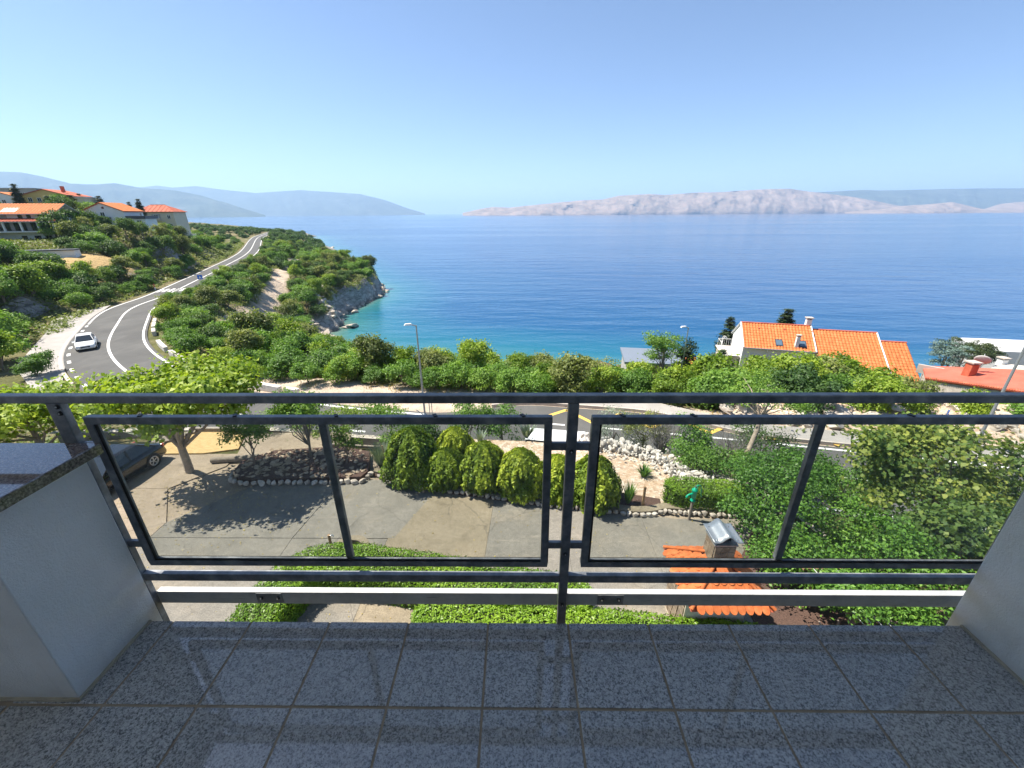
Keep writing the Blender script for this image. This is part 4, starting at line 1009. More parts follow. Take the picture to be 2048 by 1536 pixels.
for x, y in scatter(belt2, 64, 2.2, lambda x, y: road_d(x, y) > 8.2, 13):
    k = pick({'green': 4, 'bright': 5, 'olive': 1, 'dark': 0.8}); s = random.uniform(1.9, 2.8) * (0.62 if x / y > 0.97 else 1.0)
    items.append((shrub(k, x, y, s, 'bank tree', 'tree', 'trees below the orange roofs', 'bank_tree'), f'{LOOK[k]} tree on the bank'))
single_out(items, [('the terrace of the seaside house', 26, 44), ('the stepped orange roofs', 40, 44), ('the red-roofed house', 46, 36), ('the leaning lamp pole', 32, 25), ('the slim street lamp', 16, 33), ('the blue sign plate', 34, 30), ('the rock bank', 24, 29), ('the right end of the rock bank', 48, 25)])
# ------------------------------------------------------------------ garden trees, hedges, topiary
RA = random.Random(5)
def lobes_in(c, rad, n, q, seed, zs=0.6):
    r = np.random.default_rng(seed); out = [(c[0], c[1], c[2], rad[0] * 0.75, rad[1] * 0.75, rad[2] * 0.8)]
    for k in range(n):
        a = r.uniform(0, 6.28); d = r.uniform(0.45, 1.0)
        out.append((c[0] + math.cos(a) * rad[0] * d * 0.8, c[1] + math.sin(a) * rad[1] * d * 0.8, c[2] + r.uniform(-0.7, 0.75) * rad[2], q * r.uniform(0.7, 1.2), q * r.uniform(0.7, 1.2), q * zs))
    return out
# mulberry over the black car, and its neighbour behind the coping
tree('mulberry_tree', 'large-leaved bright green tree shading the black car', 'tree', (-15.95, 16.5, 0), lobes_in((1.9, -0.7, 4.35), (3.3, 2.9, 1.15), 20, 0.95, 2), 400, 30, 0.26, 0.2, 'leaf_bright', ((0, 0, -0.2), (0.15, 0.0, 2.9), 0.19), 21, None, 'bark_pale', 0.8, nl=16)
tree('mulberry_tree', 'bright yellow-green leafy tree seen over the granite coping', 'tree', (-26.5, 19.0, -1.2), lobes_in((0, 0, 3.0), (4.0, 2.6, 1.3), 14, 1.2, 3), 260, 30, 0.3, 0.22, 'leaf_bright', ((0, 0, -1), (0, 0.3, 2.2), 0.18), 22, None, 'bark_pale', 0.8)
# young trees of the rock garden
tree('young_tree', 'small spreading young tree at the lawn end of the rock bed', 'tree', (-12.9, 16.9, 0.2), lobes_in((0, 0, 1.75), (1.15, 0.9, 0.7), 8, 0.5, 4), 90, 26, 0.14, 0.12, 'leaf_bush', ((0, 0, -0.2), (0.05, 0, 1.1), 0.05), 23, None, 'bark', 0.6)
tree('young_tree', 'tallest dark leafy tree in the middle of the rock bed', 'tree', (-10.4, 17.5, 0.2), lobes_in((0.1, 0, 2.7), (1.5, 1.2, 1.0), 10, 0.6, 5), 170, 26, 0.17, 0.13, 'leaf_bush', ((0, 0, -0.2), (0.1, 0, 1.6), 0.07), 24, None, 'bark', 0.6, nl=14)
tree('young_tree', 'small bright green sapling by the lavender', 'tree', (-8.35, 17.0, 0.2), lobes_in((0, 0, 1.5), (0.6, 0.5, 0.65), 6, 0.32, 6), 50, 24, 0.11, 0.11, 'leaf_bright', ((0, 0, -0.2), (0, 0, 1.0), 0.03), 25, None, 'bark', 0.6)
# shrubs between the garden and the road
def gbush(x, y, z, rad, label, mat='leaf_bush', seed=1, n=110, L=0.11, name='garden_bush', per=28, sig=0.16, bark='bark'):
    return tree(name, label, 'bush', (x, y, z), lobes_in((0, 0, rad[2] * 0.95), rad, 8, max(rad) * 0.4, seed), n, per, sig, L, mat, ((0, 0, -0.5), (0, 0, rad[2] * 0.8), 0.06), seed, None, bark)
gbush(-13.2, 21.3, -0.6, (1.9, 1.0, 1.0), 'low green bush behind the dry lawn', seed=31)
gbush(-10.2, 20.9, -0.3, (1.7, 1.0, 0.95), 'green bush behind the tallest rock bed tree', 'leaf_bright', 32)
gbush(-7.2, 20.6, -0.4, (1.8, 1.1, 1.15), 'dense green bush behind the lavender', 'leaf_bush', 33, 130)
gbush(-5.4, 19.4, -0.1, (1.2, 0.8, 0.75), 'dark low bush left of the biggest topiary', 'leaf_dark', 34)
gbush(-2.9, 20.9, -1.0, (1.5, 1.2, 1.35), 'soft green bush at the roadside behind the topiaries', 'leaf_bush', 35, 130)
gbush(-0.9, 20.6, -0.9, (1.3, 1.1, 1.25), 'leafy bush beside the white van', 'leaf_laurel', 36, 130)
gbush(5.6, 20.3, -1.3, (1.4, 1.0, 1.7), 'grey-green thin bush at the end of the white rubble wall', 'leaf_grey', 37, 90, 0.08)
gbush(7.1, 19.9, -1.2, (1.3, 1.0, 1.6), 'dusty olive bush above the rubble wall', 'leaf_olive', 38, 100, 0.09)
gbush(9.1, 18.3, -0.7, (1.0, 0.9, 1.5), 'ivy-green tall bush between rubble wall and curved trunk', 'leaf_laurel', 39, 150)
gbush(8.9, 16.7, -0.2, (1.3, 0.9, 0.7), 'spreading green shrub below the ivy-green bush', 'leaf_bush', 40, 100)
gbush(13.6, 19.5, -1.6, (1.9, 1.2, 1.2), 'dark green shrub in front of the road edge line', 'leaf_dark', 41, 120)
gbush(10.6, 16.8, -0.4, (1.2, 0.9, 0.75), 'low green shrub at the foot of the curved trunk', 'leaf_bush', 42, 90)
# dead twiggy shrubs
def twigs(x, y, z, rad, h, label, seed, n=70):
    r = np.random.default_rng(seed); t = thing('dead_shrub', label, 'shrub', (x, y, z)); b = MB()
    for k in range(n):
        a = r.uniform(0, 6.28); d = r.uniform(0.2, 1) * rad; e = np.array([math.cos(a) * d, math.sin(a) * d, h * r.uniform(0.5, 1.0)]); m = e * 0.5 + r.normal(size=3) * 0.15
        b.tube([(0, 0, 0), m, e], [0.022, 0.014, 0.005], 4, cap=False)
        for _ in range(3):
            e2 = e + r.normal(size=3) * 0.3; s_ = m + (e - m) * r.uniform(0.2, 0.9); b.tube([s_, (s_ + e2) / 2 + r.normal(size=3) * 0.05, e2], [0.009, 0.006, 0.003], 3, cap=False)
    b.build('bare_twigs', M['twig_grey'], t, recalc=False)
twigs(8.0, 19.4, -0.8, 1.2, 2.2, 'grey leafless twiggy shrub behind the ivy-green bush', 51, 80)
twigs(11.3, 18.3, -0.9, 1.3, 2.0, 'grey bare shrub beside the curved trunk', 52, 80)
# tree with the curved trunk
q = MB()
t = tree('curved_tree', 'tree with a bent grey trunk leaning over the road', 'tree', (11.0, 16.9, -0.4), [(1.6, 1.6, 3.4, 1.0, 0.9, 0.5), (0.2, 2.0, 3.2, 0.9, 0.8, 0.5), (2.8, 1.9, 3.1, 0.9, 0.9, 0.45), (1.2, 2.6, 4.0, 0.9, 0.8, 0.5), (3.4, 2.2, 2.6, 0.7, 0.7, 0.4)], 120, 26, 0.17, 0.1, 'leaf_bush', ((0.9, 1.0, 2.2), (1.1, 1.3, 2.6), 0.09), 53, None, 'bark_pale', nl=14)
q.tube([(0, 0, -0.4), (0.05, 0.1, 0.5), (0.45, 0.5, 1.3), (0.85, 0.9, 2.0), (0.95, 1.05, 2.5)], [0.16, 0.14, 0.12, 0.11, 0.09], 10).build('bent_trunk', M['bark_pale'], t)
# laurel bushes and fig tree at the right of the yard
def big(x, y, c, rad, n, q_, label, mat, seed, nclump, L, name, trunk, bark='bark', per=30, sig=0.17, Wf=0.6):
    return tree(name, label, 'bush' if 'bush' in name else 'tree', (x, y, 0), lobes_in(c, rad, n, q_, seed), nclump, per, sig, L, mat, trunk, seed, None, bark, Wf, nl=14)
big(9.3, 12.6, (0, 0, 1.7), (1.35, 1.6, 1.5), 10, 0.7, 'tall glossy laurel bush between the pump and the chimney', 'leaf_laurel', 61, 260, 0.11, 'laurel_bush', ((0, 0, -0.2), (0, 0, 1.4), 0.09))
big(10.9, 14.2, (0, 0, 1.7), (1.6, 1.5, 1.3), 10, 0.75, 'wide laurel bush behind the tall one, below the curved trunk', 'leaf_laurel', 62, 230, 0.11, 'laurel_bush', ((0, 0, -0.3), (0, 0, 1.4), 0.09))
big(9.0, 10.0, (0.1, 0, 1.35), (1.2, 1.2, 1.05), 9, 0.6, 'glossy laurel bush right behind the barbecue chimney', 'leaf_laurel', 63, 200, 0.10, 'laurel_bush', ((0, 0, -0.2), (0, 0, 1.1), 0.09))
big(9.6, 8.2, (0.3, 0, 1.6), (1.5, 1.2, 0.9), 10, 0.65, 'laurel bush with bare gnarled stems above the mulch', 'leaf_laurel', 64, 220, 0.10, 'laurel_bush', ((0, 0, -0.2), (0, 0, 1.0), 0.09))
big(11.7, 9.2, (0, 0, 1.9), (1.5, 1.5, 1.1), 10, 0.7, 'dense laurel bush in front of the fig tree', 'leaf_laurel', 65, 230, 0.11, 'laurel_bush', ((0, 0, -0.3), (0, 0, 1.4), 0.09))
big(12.6, 7.2, (0, 0, 1.5), (1.4, 1.3, 0.9), 8, 0.65, 'dark laurel bush beside the clothes line', 'leaf_laurel', 66, 180, 0.11, 'laurel_bush', ((0, 0, -0.3), (0, 0, 1.1), 0.09))
big(16.0, 13.0, (0.2, 0.2, 2.6), (3.6, 2.4, 1.7), 16, 0.95, 'large fig tree with yellowing leaves near the right wall', 'leaf_fig', 67, 330, 0.17, 'fig_tree', ((0, 0, -1.0), (0.3, 0, 1.5), 0.16), 'bark_pale', 26, 0.25, 0.85)
big(19.4, 11.2, (0.2, 0, 2.8), (2.6, 2.2, 1.6), 12, 0.9, 'second fig tree partly hidden by the right parapet', 'leaf_fig', 68, 240, 0.17, 'fig_tree', ((0, 0, -2.0), (0.3, 0, 1.5), 0.14), 'bark_pale', 26, 0.25, 0.85)
big(14.2, 10.4, (0, 0, 1.7), (1.6, 1.4, 1.2), 9, 0.7, 'fig sapling in the shade between laurels and fig tree', 'leaf_fig', 69, 150, 0.15, 'fig_tree', ((0, 0, -1.0), (0.1, 0, 1.0), 0.09), 'bark_pale', 26, 0.22, 0.85)
gbush(17.5, 15.6, -1.8, (2.2, 1.5, 1.5), 'dense green thicket between fig tree and road', 'leaf_bush', 43, 170)
gbush(14.2, 15.0, -1.2, (1.8, 1.3, 1.3), 'green thicket behind the laurels at the roadside', 'leaf_laurel', 44, 150)
gbush(21.5, 14.3, -2.2, (2.2, 1.6, 1.6), 'green thicket behind the second fig tree', 'leaf_bush', 45, 150)
gbush(12.2, 12.2, -0.6, (1.5, 1.3, 1.3), 'green thicket between the wide laurel and the fig tree', 'leaf_laurel', 46, 150)
# gnarled bare stems by the mulch
t = thing('gnarled_stems', 'bare twisted brown stems rising from the mulch behind the hedge end', 'stems', (8.2, 7.6, 0)); b = MB(); rr = np.random.default_rng(71)
for k in range(7):
    p = np.array([rr.uniform(-0.5, 0.9), rr.uniform(-0.3, 0.5), -0.1]); pl = [p.copy()]
    for j in range(6): p = p + np.array([rr.normal() * 0.1, rr.normal() * 0.1, 0.2]); pl.append(p.copy())
    b.tube(pl, list(np.linspace(0.05, 0.022, 7)), 7)
b.build('stem', M['bark'], t)
# hedges
def hedge(name, label, L, width, h, seed, dens=950, L_leaf=0.068, mat='leaf_hedge', z=0.0):
    L = catmull(L, 0.12); n = len(L); T = np.gradient(L, axis=0); T /= np.linalg.norm(T, axis=1)[:, None]; Nn = np.stack([-T[:, 1], T[:, 0]], 1)
    r = np.random.default_rng(seed); length = np.linalg.norm(np.diff(L, axis=0), axis=1).sum()
    wv = width / 2 * (np.ones(n)); ends = np.minimum(np.arange(n), np.arange(n)[::-1]) * 0.12; wv = wv * np.sqrt(np.clip(1 - (1 - np.clip(ends / (width * 0.6), 0, 1)) ** 2, 0.05, 1))
    m = int(length * (width + 2 * h) * dens); i = r.integers(0, n, m); per = width + 2 * h
    u = r.uniform(0, per, m); P = np.zeros((m, 3)); Q = np.zeros((m, 3))
    side = np.where(u < h, -1.0, np.where(u > h + width, 1.0, 0.0))
    a = np.where(side == 0, ((u - h) / width * 2 - 1), side); zz = np.where(side < 0, u, np.where(side > 0, per - u, h))
    rd = 0.16; corner = np.clip((np.abs(a) - (1 - rd * 2 / width)) / (rd * 2 / width), 0, 1); zz = zz - (side == 0) * corner ** 2 * rd * 0.7
    jit = r.normal(size=m) * 0.03; wig = fbm(np.stack([L[i, 0] * 1.6, L[i, 1] * 1.6, zz * 1.6], -1), 3, seed) * 0.06
    P[:, :2] = L[i] + Nn[i] * (a * wv[i] + np.sign(a) * (side != 0) * (jit + wig))[:, None] + T[i] * r.normal(size=m)[:, None] * 0.05
    P[:, 2] = z + zz + (side == 0) * (jit + wig)
    Q[:, :2] = Nn[i] * side[:, None]; Q[:, 2] = (side == 0) * 1.0 + 0.3; Q += r.normal(size=(m, 3)) * 0.55
    ti = 0.45 + fbm(P * 0.9, 3, seed + 3) * 0.35 + r.normal(size=m) * 0.15
    c0 = L[n // 2]; t = thing(name, label, 'hedge', (c0[0], c0[1], z)); off = np.array([c0[0], c0[1], z]); Ls = L_leaf * r.uniform(0.7, 1.4, m)
    inst('foliage', leaf_mesh('foliage', P - off, Q, Ls, Ls * 0.5, ti, mat, seed=seed), t)
    core = MB()
    for k in range(0, n - 1, 2):
        k2 = min(k + 2, n - 1); ring = []
        for kk in (k, k2):
            w_ = max(wv[kk] - 0.09, 0.05); ring += [(*(L[kk] - Nn[kk] * w_ - c0), 0.02), (*(L[kk] + Nn[kk] * w_ - c0), 0.02), (*(L[kk] + Nn[kk] * w_ * 0.86 - c0), h - 0.1), (*(L[kk] - Nn[kk] * w_ * 0.86 - c0), h - 0.1)]
        core.add(ring, [(0, 1, 5, 4), (1, 2, 6, 5), (2, 3, 7, 6), (3, 0, 4, 7)])
    core.build('branches', M['hedge_core'], t, recalc=False)
    return t
simple('hedge_core', (0.035, 0.05, 0.012), 0.95, var=0.5, scale=14)
hedge('clipped_hedge', 'bright green clipped hedge curving round the small well', [(-7.6, 5.2), (-7.55, 7.6), (-7.4, 9.3), (-6.7, 10.15), (-5.6, 10.2), (-3.8, 9.95), (-1.6, 9.55), (0.4, 9.15), (2.2, 8.75)], 1.35, 1.0, 81)
hedge('clipped_hedge', 'glossy green clipped hedge running below the balcony to the barbecue', [(-2.9, 8.25), (-1.2, 7.95), (0.8, 7.75), (3.0, 7.7), (5.2, 7.45), (7.6, 7.2)], 1.3, 1.0, 82, 900, 0.075)
hedge('clipped_hedge', 'short flat-topped hedge behind the green hand pump', [(6.35, 14.35), (7.3, 14.3), (8.4, 14.15), (9.6, 14.0)], 1.15, 0.95, 83)
# thuja topiaries
def topiary(x, y, w, h, label, seed):
    r = np.random.default_rng(seed); n = 9000
    u = r.uniform(0, 1, n) ** 0.8; a = r.uniform(0, 6.283, n)
    prof = np.sin(np.clip(u * 0.68 + 0.32, 0, 1) * math.pi) ** 0.5
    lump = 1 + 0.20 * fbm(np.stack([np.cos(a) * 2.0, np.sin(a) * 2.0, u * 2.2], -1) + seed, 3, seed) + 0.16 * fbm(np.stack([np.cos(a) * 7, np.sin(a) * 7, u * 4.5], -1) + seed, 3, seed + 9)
    rad = w / 2 * prof * lump * r.uniform(0.80, 1.07, n)
    P = np.stack([np.cos(a) * rad, np.sin(a) * rad, 0.05 + u * h * 0.97], -1)
    Nn = np.stack([np.cos(a), np.sin(a), 0.25 + u * 0.5], -1) + r.normal(size=(n, 3)) * 0.45
    td = np.stack([np.cos(a) * 0.5, np.sin(a) * 0.5, np.full(n, 1.0)], -1)
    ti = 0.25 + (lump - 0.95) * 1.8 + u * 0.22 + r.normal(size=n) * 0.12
    Ls = 0.19 * r.uniform(0.6, 1.3, n)
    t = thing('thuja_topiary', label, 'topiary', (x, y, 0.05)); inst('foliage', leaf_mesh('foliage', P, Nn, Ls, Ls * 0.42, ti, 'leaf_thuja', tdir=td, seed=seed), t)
    pr = [(max(0.02, w / 2 * 0.72 * float(np.sin(np.clip(v * 0.68 + 0.32, 0, 1) * math.pi) ** 0.5)), v * h * 0.93) for v in np.linspace(0, 1, 9)]
    MB().lathe(pr, n=14).build('branches', M['hedge_core'], t)
    MB().tube([(0, 0, -0.2), (0, 0, 0.5)], 0.06, 8).build('trunk', M['bark'], t)
topiary(-4.85, 16.2, 2.55, 2.5, 'largest round-topped golden thuja at the lavender end of the row', 91)
topiary(-3.25, 15.75, 1.95, 1.65, 'lowest squat golden thuja, right of the largest one', 92)
topiary(-3.1, 17.6, 1.7, 1.75, 'golden thuja standing behind the squat one', 93)
topiary(-1.5, 15.4, 2.0, 2.25, 'tall golden thuja third along the border', 94)
topiary(0.15, 15.05, 2.05, 2.1, 'golden thuja just left of the steel frame edge', 95)
topiary(1.75, 14.75, 1.7, 2.0, 'slim golden thuja seen between glass frame and post', 96)
topiary(3.25, 14.45, 2.05, 2.15, 'last golden thuja, nearest the wooden stake', 97)
# lavender, grey tuft, agaves, oleander seedling
def blades(name, label, cat, x, y, z, n, h, w, spread, mat, seed, wid=0.02):
    r = np.random.default_rng(seed); a = r.uniform(0, 6.283, n); d = r.uniform(0.05, spread, n); hh = h * r.uniform(0.6, 1.1, n)
    t = thing(name, label, cat, (x, y, z)); b = MB()
    for k in range(n):
        o = np.array([math.cos(a[k]) * w * 0.3, math.sin(a[k]) * w * 0.3, 0]); e = o + np.array([math.cos(a[k]) * d[k], math.sin(a[k]) * d[k], hh[k]]); m = o * 0.5 + e * 0.5 + np.array([0, 0, hh[k] * 0.12]); s = np.array([-math.sin(a[k]), math.cos(a[k]), 0]) * wid
        b.add([o - s, o + s, m + s * 0.9, m - s * 0.9, e], [(0, 1, 2, 3), (3, 2, 4)])
    me = b.mesh('leaves'); at = me.attributes.new('tint', 'FLOAT', 'POINT'); at.data.foreach_set('value', np.repeat(r.uniform(0.1, 0.9, n), 5).astype(np.float32)); me.materials.append(M[mat]); inst('leaves', me, t); return t
blades('lavender', 'tall loose lavender clump beside the wooden stick', 'plant', -6.7, 17.0, 0.05, 420, 1.15, 0.5, 0.6, 'leaf_grey', 101, 0.012)
blades('santolina', 'small round silver-grey tuft at the corner of the mulch bed', 'plant', -6.1, 16.35, 0.05, 300, 0.35, 0.3, 0.3, 'leaf_grey', 102, 0.012)
blades('agave', 'spiky grey agave next to the white van', 'plant', 0.55, 20.0, -0.1, 34, 0.9, 0.2, 0.75, 'leaf_grey', 103, 0.06)
blades('agave', 'spiky agave behind the topiaries, left of the leafy bush', 'plant', -2.0, 19.3, 0.0, 26, 0.7, 0.2, 0.6, 'leaf_grey', 104, 0.05)
blades('agave', 'pale variegated agave beyond the black car roof', 'plant', -20.6, 19.6, 0.0, 30, 1.3, 0.2, 1.0, 'leaf_grey', 105, 0.09)
blades('oleander_seedling', 'thin young oleander between last thuja and stake', 'plant', 4.75, 14.2, 0.05, 70, 1.0, 0.2, 0.35, 'leaf_bush', 106, 0.025)
blades('weed_tuft', 'green weed tuft on the gravel near the rubble wall', 'plant', 6.0, 16.2, 0.0, 80, 0.5, 0.2, 0.45, 'leaf_bush', 107, 0.03)
# stakes and logs
tag(MB().cbox((5.3, 13.95, 0.55), (0.09, 0.09, 1.1)).build('wooden_stake', M['wood']), 'upright wooden stake in the mulch right of the last thuja', 'stake')
tag(MB().tube([(-6.35, 16.7, 0), (-6.5, 16.9, 1.25)], 0.035, 8).build('wooden_stick', M['wood']), 'leaning wooden stick beside the lavender', 'stick')
tag(MB().tube([(-15.4, 17.3, 0.14), (-13.2, 17.6, 0.14)], 0.15, 12).build('log', M['wood_grey']), 'short grey log lying at the lawn edge', 'log')
tag(MB().cbox((-16.6, 20.5, 0.12), (4.6, 0.14, 0.2)).build('timber_beam', M['wood_grey']), 'grey timber edging beam at the back of the dry lawn', 'beam')
tag(MB().cbox((-8.9, 18.75, 0.1), (3.2, 0.12, 0.16), (0, 0, -0.1)).build('timber_beam', M['wood_grey']), 'grey timber edging beam behind the rock bed', 'beam')
for k in range(4): tag(MB().cbox((-19.9 + k * 0.26, 18.7 + k * 0.42, 0.06), (1.5, 0.26, 0.14), (0, 0, 0.5)).build('garden_step', M['wood_grey']), f'{("lowest", "second", "third", "topmost")[k]} grey step between car and lawn', 'step', 'garden steps by the lawn')
# trees at the sea side: locust, dark conifer beside it, cypresses, spruce group
q = at_k(1325, 735, 40)
tree('locust_tree', 'feathery pale green locust tree left of the leaning street lamp', 'tree', (q[0], q[1], q[2] - 2), lobes_in((0, 0, 4.0), (2.3, 2.0, 2.0), 14, 0.8, 7), 190, 26, 0.22, 0.16, 'leaf_bush', ((0, 0, -2), (0, 0, 3.0), 0.12), 110, None, 'bark', 0.6, nl=14, flat=0.4)
q = at_k(1372, 735, 40.5)
tree('pine_tree', 'dark round conifer behind the slim street lamp', 'tree', (q[0], q[1], q[2] - 2), lobes_in((0, 0, 3.4), (0.9, 0.9, 1.9), 8, 0.5, 8), 110, 26, 0.16, 0.15, 'leaf_cypress', ((0, 0, -2), (0, 0, 3.0), 0.1), 111)
def cyp(px, py_top, py_base, k, s, label):
    b = at_k(px, py_top, k); a = np.array([b[0], b[1], at_k(px, py_base, k)[2]]); h = (b[2] - a[2]) + 1.5; c, tr = LIB['cypress'][int(px) % 2]
    t = thing('cypress', label, 'tree', (a[0], a[1], a[2] - 1.5), random.uniform(0, 6), 'cypresses')
    inst('crown', c, t, scale=(s, s, h / 6.3)); inst('trunk', tr, t, scale=(s, s, h / 6.3))
cyp(1463, 634, 720, 61, 2.6, 'cypress at the terrace end of the orange-roofed house'); cyp(1444, 700, 740, 56, 2.0, 'short cypress below the terrace railing')
cyp(1476, 655, 715, 61, 2.0, 'stout cypress tucked against the white gable wall'); cyp(1578, 618, 668, 62, 2.4, 'cypress showing above the ridge near the chimney')
for px, t0, b0, k, s, lb_ in ((24, 368, 415, 128, 3.0, 'cypress in front of the white house at the far left'), (92, 392, 425, 126, 3.0, 'cypress before the yellow gable'), (140, 390, 425, 128, 2.8, 'cypress right of the yellow balcony'), (155, 387, 420, 140, 3.0, 'taller cypress right of the yellow house'), (196, 392, 420, 142, 2.6, 'cypress behind the white gabled house'), (274, 398, 430, 128, 2.2, 'slim cypress between white and cream houses'), (256, 404, 430, 128, 1.8, 'short cypress behind the white roof ridge'), (170, 396, 420, 150, 2.4, 'far cypress between yellow and white houses')):
    cyp(px, t0, b0, k, s, lb_)
for px, py, k, rr_, mat, lb_ in ((1925, 720, 52, (2.6, 2.2, 1.9), 'leaf_cypress', 'dark green spruce behind the satellite dish'), (1890, 722, 50, (1.9, 1.6, 1.6), 'leaf_blue', 'blue-grey spruce left of the dish'), (1962, 716, 54, (2.2, 2.0, 1.5), 'leaf_cypress', 'wide dark cedar right of the dish')):
    q = at_k(px, py, k); tree('spruce', lb_, 'tree', (q[0], q[1], q[2] - 2.5), lobes_in((0, 0, 3.3), rr_, 12, 0.7, 9 + px % 5), 170, 28, 0.2, 0.2, mat, ((0, 0, -2), (0, 0, 3), 0.14), 120 + px % 7, None, 'bark', 0.4, flat=0.35)
# dark pines among the houses
for px, py, k, s, lb_ in ((120, 470, 96, 3.2, 'very dark pine right of the terraced house'), (135, 440, 108, 3.4, 'dark pine between terraced and white houses'), (165, 455, 104, 2.6, 'dark pine left of the white gable'), (250, 462, 102, 1.9, 'dark round tree in front of the white house'), (215, 455, 103, 1.6, 'small dark tree under the awning of the white house'), (285, 470, 104, 1.9, 'dark tree before the annex windows')):
    q = at_k(px, py, k); c, tr = random.choice(LIB['dark']); t = thing('pine_tree', lb_, 'tree', (q[0], q[1], q[2] - s * 0.4), random.uniform(0, 6), 'dark pines among the houses'); inst('crown', c, t, scale=(s, s, s * 1.35)); inst('trunk', tr, t, scale=(s, s, s * 1.35))
# bushes at the near left roadside
for px, py, k, s, key, lb_ in ((10, 700, 50, 3.2, 'green', 'big spreading bush at the lay-by edge'), (55, 690, 56, 1.9, 'dark', 'dark bush with pink blossom beside the lay-by'), (30, 655, 64, 2.6, 'green', 'tall green bush behind the lay-by bush'), (30, 775, 43, 2.2, 'bright', 'bright low bush left of the railing post'), (90, 785, 41, 1.6, 'green', 'low green bush at the lay-by mouth'), (-20, 760, 44, 3.0, 'green', 'green bush at the picture edge above the coping'), (95, 628, 68, 2.2, 'green', 'green bush at the inner corner of the bend'), (165, 612, 76, 2.2, 'green', 'green bush beside the road bend'), (190, 600, 78, 2.6, 'bright', 'bright bush above the bend'), (120, 590, 76, 3.2, 'dark', 'dark tree above the lay-by')):
    q = at_k(px, py, k); c, tr = random.choice(LIB[key]); z_ = gz(q[0], q[1]); t = thing('roadside_bush', lb_, 'bush', (q[0], q[1], z_ - 0.3), random.uniform(0, 6), 'bushes round the lay-by'); inst('crown', c, t, scale=(s, s, s)); inst('trunk', tr, t, scale=(s, s, s))
# ------------------------------------------------------------------ houses
def win(t, c, w, h, face, frame='trim_white', glass='dark_glass', name='window', sill=True):
    """a framed window on a wall face: c = centre on the wall plane (local)"""
    ax = {'-y': ((1, 0), (0, -1)), '+y': ((1, 0), (0, 1)), '-x': ((0, 1), (-1, 0)), '+x': ((0, 1), (1, 0))}[face]; (ux, uy), (nx, ny) = ax
    def bx(u0, u1, z0, z1, d0, d1):
        p = [(c[0] + ux * u + nx * d, c[1] + uy * u + ny * d, c[2] + z) for u in (u0, u1) for d in (d0, d1) for z in (z0, z1)]
        lo = [min(q[i] for q in p) for i in range(3)]; hi = [max(q[i] for q in p) for i in range(3)]; return lo, hi
    f = 0.09; m = MB()
    for a in ((-w / 2, w / 2, h / 2 - f, h / 2), (-w / 2, w / 2, -h / 2, -h / 2 + f), (-w / 2, -w / 2 + f, -h / 2 + f, h / 2 - f), (w / 2 - f, w / 2, -h / 2 + f, h / 2 - f)): m.box(*bx(*a, -0.03, 0.06))
    if w > 0.8: m.box(*bx(-f / 2, f / 2, -h / 2 + f, h / 2 - f, -0.03, 0.055))
    o = m.build(name, M[frame], t)
    MB().box(*bx(-w / 2 + f * 0.6, w / 2 - f * 0.6, -h / 2 + f * 0.6, h / 2 - f * 0.6, -0.02, 0.02)).build('pane', M[glass], o)
    if sill: MB().box(*bx(-w / 2 - 0.08, w / 2 + 0.08, -h / 2 - 0.08, -h / 2 - 0.005, -0.02, 0.14)).build('sill', M['kerb_stone'], o)
    return o
def tiled_slope(t, x0, x1, y0, z0, y1, z1, mat, name='roof_slope', pitch=0.36, row=0.42, amp=0.085, thick=0.08):
    """corrugated clay-tile slope from eave (y0,z0) to ridge (y1,z1), columns along x"""
    nc = max(2, int(abs(x1 - x0) / pitch)) * 4; ln = math.hypot(y1 - y0, z1 - z0); nr = max(2, int(ln / row))
    up = np.array([0, -(z1 - z0), (y1 - y0)]) / ln
    if up[2] < 0: up = -up
    X = np.linspace(x0, x1, nc + 1); S = []; 
    for r_ in range(nr): S += [(r_ / nr, 0.035), ((r_ + 0.98) / nr, 0.0)]
    V = np.zeros((nc + 1, len(S), 3))
    for j, (s, lift) in enumerate(S):
        wv = np.abs(np.sin(np.arange(nc + 1) * math.pi / 4)) ** 0.8 * amp
        V[:, j, 0] = X; V[:, j, 1] = y0 + (y1 - y0) * s + up[1] * (wv + lift); V[:, j, 2] = z0 + (z1 - z0) * s + up[2] * (wv + lift)
    o = inst(name, grid_mesh(name, V, M[mat], smooth=False), t)
    m = MB(); a = [(x0, y0, z0 - 0.015), (x1, y0, z0 - 0.015), (x1, y1, z1 - 0.015), (x0, y1, z1 - 0.015)]; m.add(a + [(p[0], p[1], p[2] - thick) for p in a], [(0, 1, 2, 3), (7, 6, 5, 4), (0, 4, 5, 1), (1, 5, 6, 2), (2, 6, 7, 3), (3, 7, 4, 0)]); m.build('roof_deck', M['trim_white'], o)
    return o
